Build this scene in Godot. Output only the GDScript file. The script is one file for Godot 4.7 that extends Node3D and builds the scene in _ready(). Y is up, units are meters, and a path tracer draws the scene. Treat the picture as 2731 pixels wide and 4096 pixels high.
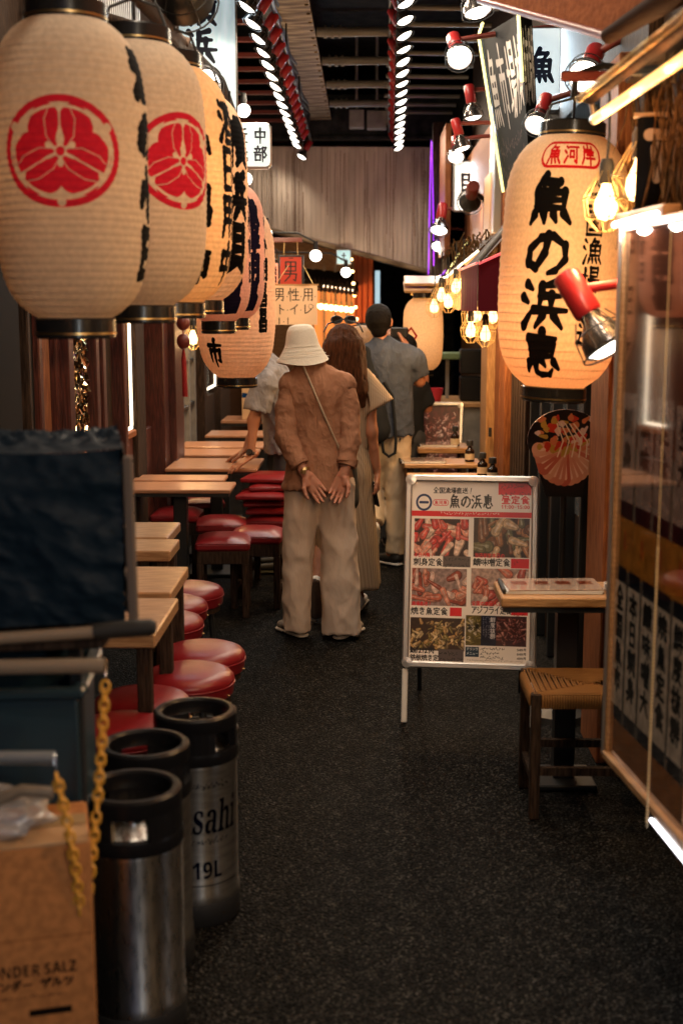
extends Node3D
# A narrow covered lane of small eating houses at night: lanterns and stools on the left, menus and lanterns on the right.

const ORD := ["first", "second", "third", "fourth", "fifth", "sixth", "seventh", "eighth", "ninth", "tenth", "eleventh", "twelfth", "thirteenth", "fourteenth", "fifteenth", "sixteenth", "seventeenth", "eighteenth", "nineteenth", "twentieth", "twenty-first", "twenty-second", "twenty-third", "twenty-fourth", "twenty-fifth", "twenty-sixth"]
var used := {}
var mats := {}
var rng := RandomNumberGenerator.new()

func _ready() -> void:
	rng.seed = 7
	make_camera_and_light()
	make_materials()
	build_setting()
	build_left_facade()
	build_right_facade()
	build_overhead()
	build_left_lanterns()
	build_right_lantern()
	build_signs()
	build_lamps()
	build_left_tables()
	build_right_tables()
	build_menu_stand()
	build_menu_board()
	build_foreground()
	build_people()
	build_far_end()

func make_camera_and_light() -> void:
	var cam := Camera3D.new()
	cam.name = "camera"
	var lens := CameraAttributesPhysical.new()
	lens.frustum_focal_length = 29.6
	lens.frustum_focus_distance = 6.0
	lens.frustum_near = 0.05
	lens.frustum_far = 300.0
	lens.exposure_aperture = 1.75
	cam.attributes = lens
	cam.fov = 44.1
	cam.near = 0.05
	cam.far = 300.0
	cam.position = Vector3(0, 1.72, 0)
	cam.rotation = Vector3(deg_to_rad(-9.2), deg_to_rad(1.1), 0)
	add_child(cam)
	cam.current = true
	var sky_mat := ProceduralSkyMaterial.new()
	sky_mat.sky_top_color = Color(0.06, 0.085, 0.11)
	sky_mat.sky_horizon_color = Color(0.11, 0.135, 0.155)
	sky_mat.ground_bottom_color = Color(0.03, 0.03, 0.03)
	sky_mat.ground_horizon_color = Color(0.06, 0.06, 0.07)
	var sky := Sky.new()
	sky.sky_material = sky_mat
	var env := Environment.new()
	env.background_mode = Environment.BG_SKY
	env.sky = sky
	env.background_energy_multiplier = 1.2
	env.tonemap_mode = Environment.TONE_MAPPER_LINEAR
	env.tonemap_exposure = 1.0
	env.sdfgi_enabled = true
	env.ssao_enabled = true
	env.ssil_enabled = true
	var we := WorldEnvironment.new()
	we.name = "world_environment"
	we.environment = env
	add_child(we)
	var dusk := DirectionalLight3D.new()
	dusk.name = "dusk_light"
	dusk.light_energy = 0.03
	dusk.light_color = Color(0.55, 0.7, 1.0)
	dusk.light_angular_distance = 20.0
	dusk.shadow_enabled = true
	dusk.rotation = Vector3(deg_to_rad(-28), deg_to_rad(12), 0)
	add_child(dusk)

# ---------------------------------------------------------------- mesh building
class MB:
	var v := PackedVector3Array()
	var n := PackedVector3Array()
	var uv := PackedVector2Array()
	var ix := PackedInt32Array()
	var xf := Transform3D()

	func quad(a: Vector3, b: Vector3, c: Vector3, d: Vector3, u0 := Vector2(0, 1), u1 := Vector2(1, 1), u2 := Vector2(1, 0), u3 := Vector2(0, 0)) -> void:
		# corners counter-clockwise as seen from the front, first one bottom left
		a = xf * a
		b = xf * b
		c = xf * c
		d = xf * d
		var nn := (c - a).cross(d - b).normalized()
		var k := v.size()
		v.append_array([a, b, c, d])
		n.append_array([nn, nn, nn, nn])
		uv.append_array([u0, u1, u2, u3])
		ix.append_array([k, k + 2, k + 1, k, k + 3, k + 2])

	func tri(a: Vector3, b: Vector3, c: Vector3) -> void:
		a = xf * a
		b = xf * b
		c = xf * c
		var nn := (b - a).cross(c - a).normalized()
		var k := v.size()
		v.append_array([a, b, c])
		n.append_array([nn, nn, nn])
		uv.append_array([Vector2(0, 1), Vector2(1, 1), Vector2(0.5, 0)])
		ix.append_array([k, k + 2, k + 1])

	func box(c: Vector3, s: Vector3, w := 0.0, turn := Basis()) -> MB:
		var keep := xf
		xf = xf * Transform3D(turn, c)
		var h := s * 0.5
		w = minf(w, minf(h.x, minf(h.y, h.z)) * 0.6)
		var ax := [Vector3(1, 0, 0), Vector3(0, 1, 0), Vector3(0, 0, 1)]
		for i in 3:
			var j := (i + 1) % 3
			var k := (i + 2) % 3
			for sg in [-1.0, 1.0]:
				var o: Vector3 = ax[i] * h[i] * sg
				var p: Vector3 = ax[j] * (h[j] - w)
				var q: Vector3 = ax[k] * (h[k] - w)
				if i == 0:      # keep the picture upright on the four sides
					if sg > 0: quad(o - p + q, o - p - q, o + p - q, o + p + q)
					else: quad(o - p - q, o - p + q, o + p + q, o + p - q)
				elif i == 1:
					if sg > 0: quad(o + p - q, o + p + q, o - p + q, o - p - q, Vector2(0, 1), Vector2(1, 1), Vector2(1, 0), Vector2(0, 0))
					else: quad(o - p - q, o - p + q, o + p + q, o + p - q)
				else:
					if sg > 0: quad(o - p - q, o + p - q, o + p + q, o - p + q)
					else: quad(o + p - q, o - p - q, o - p + q, o + p + q)
		if w > 0.0:
			for i in 3:
				var j := (i + 1) % 3
				var k := (i + 2) % 3
				for sj in [-1.0, 1.0]:
					for sk in [-1.0, 1.0]:
						var e: Vector3 = ax[i] * (h[i] - w)
						var a: Vector3 = ax[j] * h[j] * sj + ax[k] * (h[k] - w) * sk
						var b: Vector3 = ax[j] * (h[j] - w) * sj + ax[k] * h[k] * sk
						if sj * sk > 0: quad(a - e, a + e, b + e, b - e) if false else quad(b - e, a - e, a + e, b + e)
						else: quad(a - e, b - e, b + e, a + e)
			for sx in [-1.0, 1.0]:
				for sy in [-1.0, 1.0]:
					for sz in [-1.0, 1.0]:
						var a := Vector3(h.x * sx, (h.y - w) * sy, (h.z - w) * sz)
						var b := Vector3((h.x - w) * sx, h.y * sy, (h.z - w) * sz)
						var c2 := Vector3((h.x - w) * sx, (h.y - w) * sy, h.z * sz)
						if sx * sy * sz > 0: tri(a, b, c2)
						else: tri(a, c2, b)
		xf = keep
		return self

	# a smooth sheet: f(u, v) gives a point, u and v from 0 to 1
	func grid(nu: int, nv: int, f: Callable, wrap := false, flip := false) -> MB:
		var k := v.size()
		var p := PackedVector3Array()
		for j in nv + 1:
			for i in nu + 1:
				p.append(xf * (f.call(float(i) / nu, float(j) / nv) as Vector3))
		var w := nu + 1
		for j in nv + 1:
			for i in nu + 1:
				var i0 := i - 1
				var i1 := i + 1
				if wrap:
					if i0 < 0: i0 = nu - 1
					if i1 > nu: i1 = 1
				else:
					i0 = maxi(i0, 0)
					i1 = mini(i1, nu)
				var du := p[j * w + i1] - p[j * w + i0]
				var dv := p[mini(j + 1, nv) * w + i] - p[maxi(j - 1, 0) * w + i]
				if du.length_squared() < 1e-14:
					var jj := 1 if j == 0 else j - 1
					du = p[jj * w + i1] - p[jj * w + i0]
				var nn := dv.cross(du).normalized()
				n.append(-nn if flip else nn)
				uv.append(Vector2(float(i) / nu, float(j) / nv))
		v.append_array(p)
		for j in nv:
			for i in nu:
				var a := k + j * w + i
				if flip: ix.append_array([a, a + w + 1, a + 1, a, a + w, a + w + 1])
				else: ix.append_array([a, a + 1, a + w + 1, a, a + w + 1, a + w])
		return self

	# turned round the y axis: points are (radius, height) from the top down
	func lathe(pts: Array, sides := 24, at := Transform3D(), crease := 0.75, turns := 1.0) -> MB:
		var keep := xf
		xf = xf * at
		var m := pts.size()
		var tot := 0.0
		var dist := [0.0]
		for j in m - 1:
			tot += (pts[j + 1] - pts[j]).length()
			dist.append(tot)
		for j in m - 1:
			var d: Vector2 = pts[j + 1] - pts[j]
			if d.length() < 1e-7: continue
			var nd := Vector2(-d.y, d.x).normalized()
			var n0 := nd
			var n1 := nd
			if j > 0:
				var e: Vector2 = pts[j] - pts[j - 1]
				var en := Vector2(-e.y, e.x).normalized()
				if en.dot(nd) > crease: n0 = (en + nd).normalized()
			if j < m - 2:
				var e2: Vector2 = pts[j + 2] - pts[j + 1]
				var en2 := Vector2(-e2.y, e2.x).normalized()
				if en2.dot(nd) > crease: n1 = (en2 + nd).normalized()
			var k := v.size()
			for i in sides + 1:
				var a := TAU * turns * i / sides
				var c := cos(a)
				var s := sin(a)
				v.append(xf * Vector3(pts[j].x * s, pts[j].y, pts[j].x * c))
				v.append(xf * Vector3(pts[j + 1].x * s, pts[j + 1].y, pts[j + 1].x * c))
				n.append((xf.basis * Vector3(n0.x * s, n0.y, n0.x * c)).normalized())
				n.append((xf.basis * Vector3(n1.x * s, n1.y, n1.x * c)).normalized())
				uv.append(Vector2(float(i) / sides, dist[j] / tot))
				uv.append(Vector2(float(i) / sides, dist[j + 1] / tot))
			for i in sides:
				var q := k + i * 2
				ix.append_array([q, q + 2, q + 3, q, q + 3, q + 1])
		xf = keep
		return self

	func tube(pts: Array, r, sides := 8, caps := true) -> MB:
		var m := pts.size()
		var up := Vector3.UP
		var k := v.size()
		var side := Vector3.ZERO
		for j in m:
			var d: Vector3 = ((pts[mini(j + 1, m - 1)] - pts[maxi(j - 1, 0)]) as Vector3).normalized()
			if side == Vector3.ZERO:
				if absf(d.y) > 0.95: up = Vector3.RIGHT
				side = d.cross(up).normalized()
			else:
				side = (side - d * side.dot(d)).normalized()
			var other := side.cross(d)
			var rr: float = r[j] if r is Array else r
			for i in sides + 1:
				var a := TAU * i / sides
				var o := side * cos(a) + other * sin(a)
				v.append(xf * (pts[j] + o * rr))
				n.append((xf.basis * o).normalized())
				uv.append(Vector2(float(i) / sides, float(j) / (m - 1)))
		var w := sides + 1
		for j in m - 1:
			for i in sides:
				var a := k + j * w + i
				ix.append_array([a, a + 1, a + w + 1, a, a + w + 1, a + w])
		if caps:
			for e in 2:
				var b := k + (m - 1) * w * e
				var d: Vector3 = (pts[0] - pts[1]) if e == 0 else (pts[m - 1] - pts[m - 2])
				d = (xf.basis * d).normalized()
				var c := v.size()
				v.append(xf * (pts[0 if e == 0 else m - 1] as Vector3))
				n.append(d)
				uv.append(Vector2(0.5, 0.5))
				for i in sides + 1:
					v.append(v[b + i])
					n.append(d)
					uv.append(Vector2(0.5, 0.5))
				for i in sides:
					if e == 0: ix.append_array([c, c + 2 + i, c + 1 + i])
					else: ix.append_array([c, c + 1 + i, c + 2 + i])
		return self

	func ring(c: Vector3, r: float, t: float, turn := Basis(), sides := 24, thick := 6, rz := -1.0) -> MB:
		var pts := []
		if rz < 0.0: rz = r
		for i in sides + 1:
			var a := TAU * i / sides
			pts.append(c + turn * Vector3(cos(a) * r, 0, sin(a) * rz))
		return tube(pts, t, thick, false)

	func ball(c: Vector3, r: Vector3, turn := Basis(), nu := 16, nv := 10) -> MB:
		return grid(nu, nv, func(a, b): return c + turn * Vector3(sin(b * PI) * cos(a * TAU) * r.x, cos(b * PI) * r.y, sin(b * PI) * sin(a * TAU) * r.z), true, true)

	# an outline in x and y (counter-clockwise) pushed back along -z
	func plate(pts: PackedVector2Array, depth: float) -> MB:
		var t := Geometry2D.triangulate_polygon(pts)
		var lo := pts[0]
		var hi := pts[0]
		for p in pts:
			lo = lo.min(p)
			hi = hi.max(p)
		for face in 2:
			var z := 0.0 if face == 0 else -depth
			var k := v.size()
			for p in pts:
				v.append(xf * Vector3(p.x, p.y, z))
				n.append(xf.basis * Vector3(0, 0, 1 if face == 0 else -1))
				uv.append(Vector2((p.x - lo.x) / (hi.x - lo.x), 1.0 - (p.y - lo.y) / (hi.y - lo.y)))
			for i in range(0, t.size(), 3):
				var a := pts[t[i]]
				var ccw := (pts[t[i + 1]] - a).cross(pts[t[i + 2]] - a) > 0
				if ccw == (face == 0): ix.append_array([k + t[i], k + t[i + 2], k + t[i + 1]])
				else: ix.append_array([k + t[i], k + t[i + 1], k + t[i + 2]])
		for i in pts.size():
			var a := pts[i]
			var b := pts[(i + 1) % pts.size()]
			quad(Vector3(a.x, a.y, -depth), Vector3(b.x, b.y, -depth), Vector3(b.x, b.y, 0), Vector3(a.x, a.y, 0))
		return self

	func mesh() -> ArrayMesh:
		var a := []
		a.resize(Mesh.ARRAY_MAX)
		a[Mesh.ARRAY_VERTEX] = v
		a[Mesh.ARRAY_NORMAL] = n
		a[Mesh.ARRAY_TEX_UV] = uv
		a[Mesh.ARRAY_INDEX] = ix
		var m := ArrayMesh.new()
		m.add_surface_from_arrays(Mesh.PRIMITIVE_TRIANGLES, a)
		return m

func mb(at := Transform3D()) -> MB:
	var m := MB.new()
	m.xf = at
	return m

func at(p: Vector3, b := Basis()) -> Transform3D:
	return Transform3D(b, p)

func eul(x: float, y: float, z: float) -> Basis:
	return Basis.from_euler(Vector3(deg_to_rad(x), deg_to_rad(y), deg_to_rad(z)))

# a basis whose -y axis looks along d: lamps are built looking down
func look_down(d: Vector3, up := Vector3.UP) -> Basis:
	var y := -d.normalized()
	var x := (Vector3(0, 0, 1) if absf(y.z) < 0.9 else Vector3.UP).cross(y).normalized()
	x = -x if x.x < 0 else x
	return Basis(x, y, x.cross(y))

# ---------------------------------------------------------------- things and parts
func numbered(called: String) -> String:
	if not used.has(called):
		used[called] = 0
		return called
	used[called] += 1
	return "%s_%03d" % [called, used[called]]

func thing(called: String, label: String, category: String, where := Vector3.ZERO, turn := 0.0, group := "") -> Node3D:
	var o := Node3D.new()
	o.name = numbered(called)
	o.position = where
	o.rotation.y = turn
	add_child(o)
	return tag(o, label, category, group)

func tag(o: Node3D, label: String, category: String, group := "") -> Node3D:
	o.set_meta("label", label)
	o.set_meta("category", category)
	if group: o.set_meta("group", group)
	return o

func obj(called: String, m, material: Material, parent: Node = null, where := Transform3D()) -> MeshInstance3D:
	var o := MeshInstance3D.new()
	o.mesh = m.mesh() if m is MB else m
	o.material_override = material
	o.transform = where
	o.cast_shadow = GeometryInstance3D.SHADOW_CASTING_SETTING_ON
	if parent == null or parent == self:
		o.name = numbered(called)
		add_child(o)
	else:
		o.name = called
		parent.add_child(o, true)
	return o

func struct(called: String, m, material: Material, where := Transform3D()) -> MeshInstance3D:
	var o := obj(called, m, material, null, where)
	o.set_meta("kind", "structure")
	return o

func dup(src: Node3D, where: Vector3, turn: float, label: String, group := "") -> Node3D:
	var base := str(src.name)
	if base.length() > 4 and base[base.length() - 4] == "_" and base.right(3).is_valid_int(): base = base.left(base.length() - 4)
	var o: Node3D = src.duplicate()
	o.name = numbered(base)
	add_child(o)
	o.position = where
	o.rotation = Vector3(0, turn, 0)
	o.set_meta("label", label)
	if group: o.set_meta("group", group)
	return o

func omni(called: String, parent: Node, where: Vector3, energy: float, color: Color, size := 0.04) -> OmniLight3D:
	var l := OmniLight3D.new()
	l.name = called
	l.position = where
	l.light_energy = energy
	l.light_color = color
	l.light_size = size
	l.omni_range = 14.0
	l.omni_attenuation = 2.0
	l.shadow_enabled = true
	if parent == null: parent = self
	parent.add_child(l, true)
	return l

func spot(called: String, parent: Node, where: Transform3D, energy: float, color: Color, angle := 60.0, size := 0.04) -> SpotLight3D:
	var l := SpotLight3D.new()
	l.name = called
	l.transform = where
	l.light_energy = energy
	l.light_color = color
	l.light_size = size
	l.spot_range = 16.0
	l.spot_attenuation = 2.0
	l.spot_angle = angle
	l.spot_angle_attenuation = 0.7
	l.shadow_enabled = true
	if parent == null: parent = self
	parent.add_child(l, true)
	return l

func area(called: String, parent: Node, where: Transform3D, size: Vector2, energy: float, color: Color) -> AreaLight3D:
	var l := AreaLight3D.new()
	l.name = called
	l.transform = where
	l.area_size = size
	l.light_energy = energy
	l.light_color = color
	l.area_range = 14.0
	l.shadow_enabled = true
	if parent == null: parent = self
	parent.add_child(l, true)
	return l

# ---------------------------------------------------------------- colour, grain and print
class Canvas:
	var w := 0
	var h := 0
	var d := PackedByteArray()

	func _init(width: int, height: int, c: Color) -> void:
		w = width
		h = height
		var im := Image.create(w, h, false, Image.FORMAT_RGBA8)
		im.fill(c)
		d = im.get_data()

	func put(x: int, y: int, c: Color, a: float) -> void:
		if x < 0 or y < 0 or x >= w or y >= h: return
		var k := (y * w + x) * 4
		a *= c.a
		d[k] = int(lerpf(d[k], c.r * 255.0, a))
		d[k + 1] = int(lerpf(d[k + 1], c.g * 255.0, a))
		d[k + 2] = int(lerpf(d[k + 2], c.b * 255.0, a))

	func rect(x0: float, y0: float, x1: float, y1: float, c: Color) -> void:
		for y in range(maxi(int(y0), 0), mini(int(y1), h)):
			for x in range(maxi(int(x0), 0), mini(int(x1), w)):
				put(x, y, c, 1.0)

	func seg(a: Vector2, b: Vector2, ra: float, rb: float, c: Color) -> void:
		var m := maxf(ra, rb) + 1.0
		var x0 := maxi(int(minf(a.x, b.x) - m), 0)
		var x1 := mini(int(maxf(a.x, b.x) + m) + 1, w)
		var y0 := maxi(int(minf(a.y, b.y) - m), 0)
		var y1 := mini(int(maxf(a.y, b.y) + m) + 1, h)
		var ab := b - a
		var q := maxf(ab.length_squared(), 1e-6)
		for y in range(y0, y1):
			for x in range(x0, x1):
				var p := Vector2(x + 0.5, y + 0.5) - a
				var t := clampf(p.dot(ab) / q, 0.0, 1.0)
				var e := ra + (rb - ra) * t - (p - ab * t).length() + 0.5
				if e > 0.0:
					if e > 1.0: e = 1.0
					var k := (y * w + x) * 4
					e *= c.a
					d[k] = int(lerpf(d[k], c.r * 255.0, e))
					d[k + 1] = int(lerpf(d[k + 1], c.g * 255.0, e))
					d[k + 2] = int(lerpf(d[k + 2], c.b * 255.0, e))

	func disc(p: Vector2, r: float, c: Color) -> void:
		seg(p, p, r, r, c)

	func line(pts: Array, r: float, c: Color) -> void:
		for i in pts.size() - 1: seg(pts[i], pts[i + 1], r, r, c)

	func circle(p: Vector2, r: float, t: float, c: Color) -> void:
		var pts := []
		for i in 41: pts.append(p + Vector2(cos(TAU * i / 40.0), sin(TAU * i / 40.0)) * r)
		line(pts, t, c)

	func frame(x0: float, y0: float, x1: float, y1: float, rad: float, t: float, c: Color) -> void:
		var pts := []
		for q in 4:
			var cc := Vector2(x1 - rad if q == 0 or q == 3 else x0 + rad, y1 - rad if q < 2 else y0 + rad)
			for i in 5:
				var a := PI * 0.5 * (q + i / 4.0)
				pts.append(cc + Vector2(cos(a), sin(a)) * rad)
		pts.append(pts[0])
		line(pts, t, c)

	# one written character: its strokes lie in a field of 100 by 100
	func sign(strokes: String, x: float, y: float, sx: float, sy: float, r: float, c: Color, brush := 0.0) -> void:
		for one in strokes.split(";", false):
			var pts := []
			for q in one.strip_edges().split(" ", false):
				var z := q.split(",")
				pts.append(Vector2(x + float(z[0]) * 0.01 * sx, y + float(z[1]) * 0.01 * sy))
			var m := pts.size() - 1
			for i in m:
				var ra := r
				var rb := r
				if brush > 0.0:
					var dirn: Vector2 = pts[i + 1] - pts[i]
					var level := absf(dirn.x) / maxf(dirn.length(), 0.01)
					ra = r * (1.0 + brush * 0.45) * (1.0 - 0.22 * brush * level) * (1.0 - 0.25 * brush * i / m)
					rb = r * (1.0 - brush * 0.5 * (i + 1) / m) * (1.0 - 0.1 * brush * level)
				seg(pts[i], pts[i + 1], ra, rb, c)

	# Latin letters and figures, from the outlines of a font
	func latin(text: String, font: Font, x: float, y: float, width: float, height: float, c: Color, shear := 0.0) -> void:
		var tm := TextMesh.new()
		tm.font = font
		tm.text = text
		tm.font_size = 48
		tm.depth = 0.0
		tm.curve_step = 2.0
		var f := tm.get_faces()
		if f.is_empty(): return
		var lo := f[0]
		var hi := f[0]
		for p in f:
			lo = lo.min(p)
			hi = hi.max(p)
		for i in range(0, f.size(), 3):
			var q := []
			for j in 3:
				var yy := (hi.y - f[i + j].y) / (hi.y - lo.y)
				q.append(Vector2(x + ((f[i + j].x - lo.x) / (hi.x - lo.x)) * width + shear * (1.0 - yy) * height, y + yy * height))
			tri(q[0], q[1], q[2], c)

	func tri(a: Vector2, b: Vector2, e: Vector2, c: Color) -> void:
		if absf((b - a).cross(e - a)) < 1e-4: return
		for y in range(maxi(int(minf(a.y, minf(b.y, e.y))), 0), mini(int(maxf(a.y, maxf(b.y, e.y))) + 1, h)):
			for x in range(maxi(int(minf(a.x, minf(b.x, e.x))), 0), mini(int(maxf(a.x, maxf(b.x, e.x))) + 1, w)):
				var p := Vector2(x + 0.5, y + 0.5)
				var s0 := (b - a).cross(p - a)
				var s1 := (e - b).cross(p - b)
				var s2 := (a - e).cross(p - e)
				if (s0 >= 0 and s1 >= 0 and s2 >= 0) or (s0 <= 0 and s1 <= 0 and s2 <= 0): put(x, y, c, 1.0)

	# grain: multiplies what is there by a noise between lo and 1
	func grain(seed_: int, freq: float, lo: float, sx := 1.0, sy := 1.0) -> void:
		var f := FastNoiseLite.new()
		f.seed = seed_
		f.frequency = freq
		f.fractal_octaves = 3
		for y in h:
			for x in w:
				var q := lo + (1.0 - lo) * clampf(f.get_noise_2d(x * sx, y * sy) + 0.5, 0.0, 1.0)
				var k := (y * w + x) * 4
				d[k] = int(d[k] * q)
				d[k + 1] = int(d[k + 1] * q)
				d[k + 2] = int(d[k + 2] * q)

	func texture() -> ImageTexture:
		return ImageTexture.create_from_image(Image.create_from_data(w, h, false, Image.FORMAT_RGBA8, d))

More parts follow.
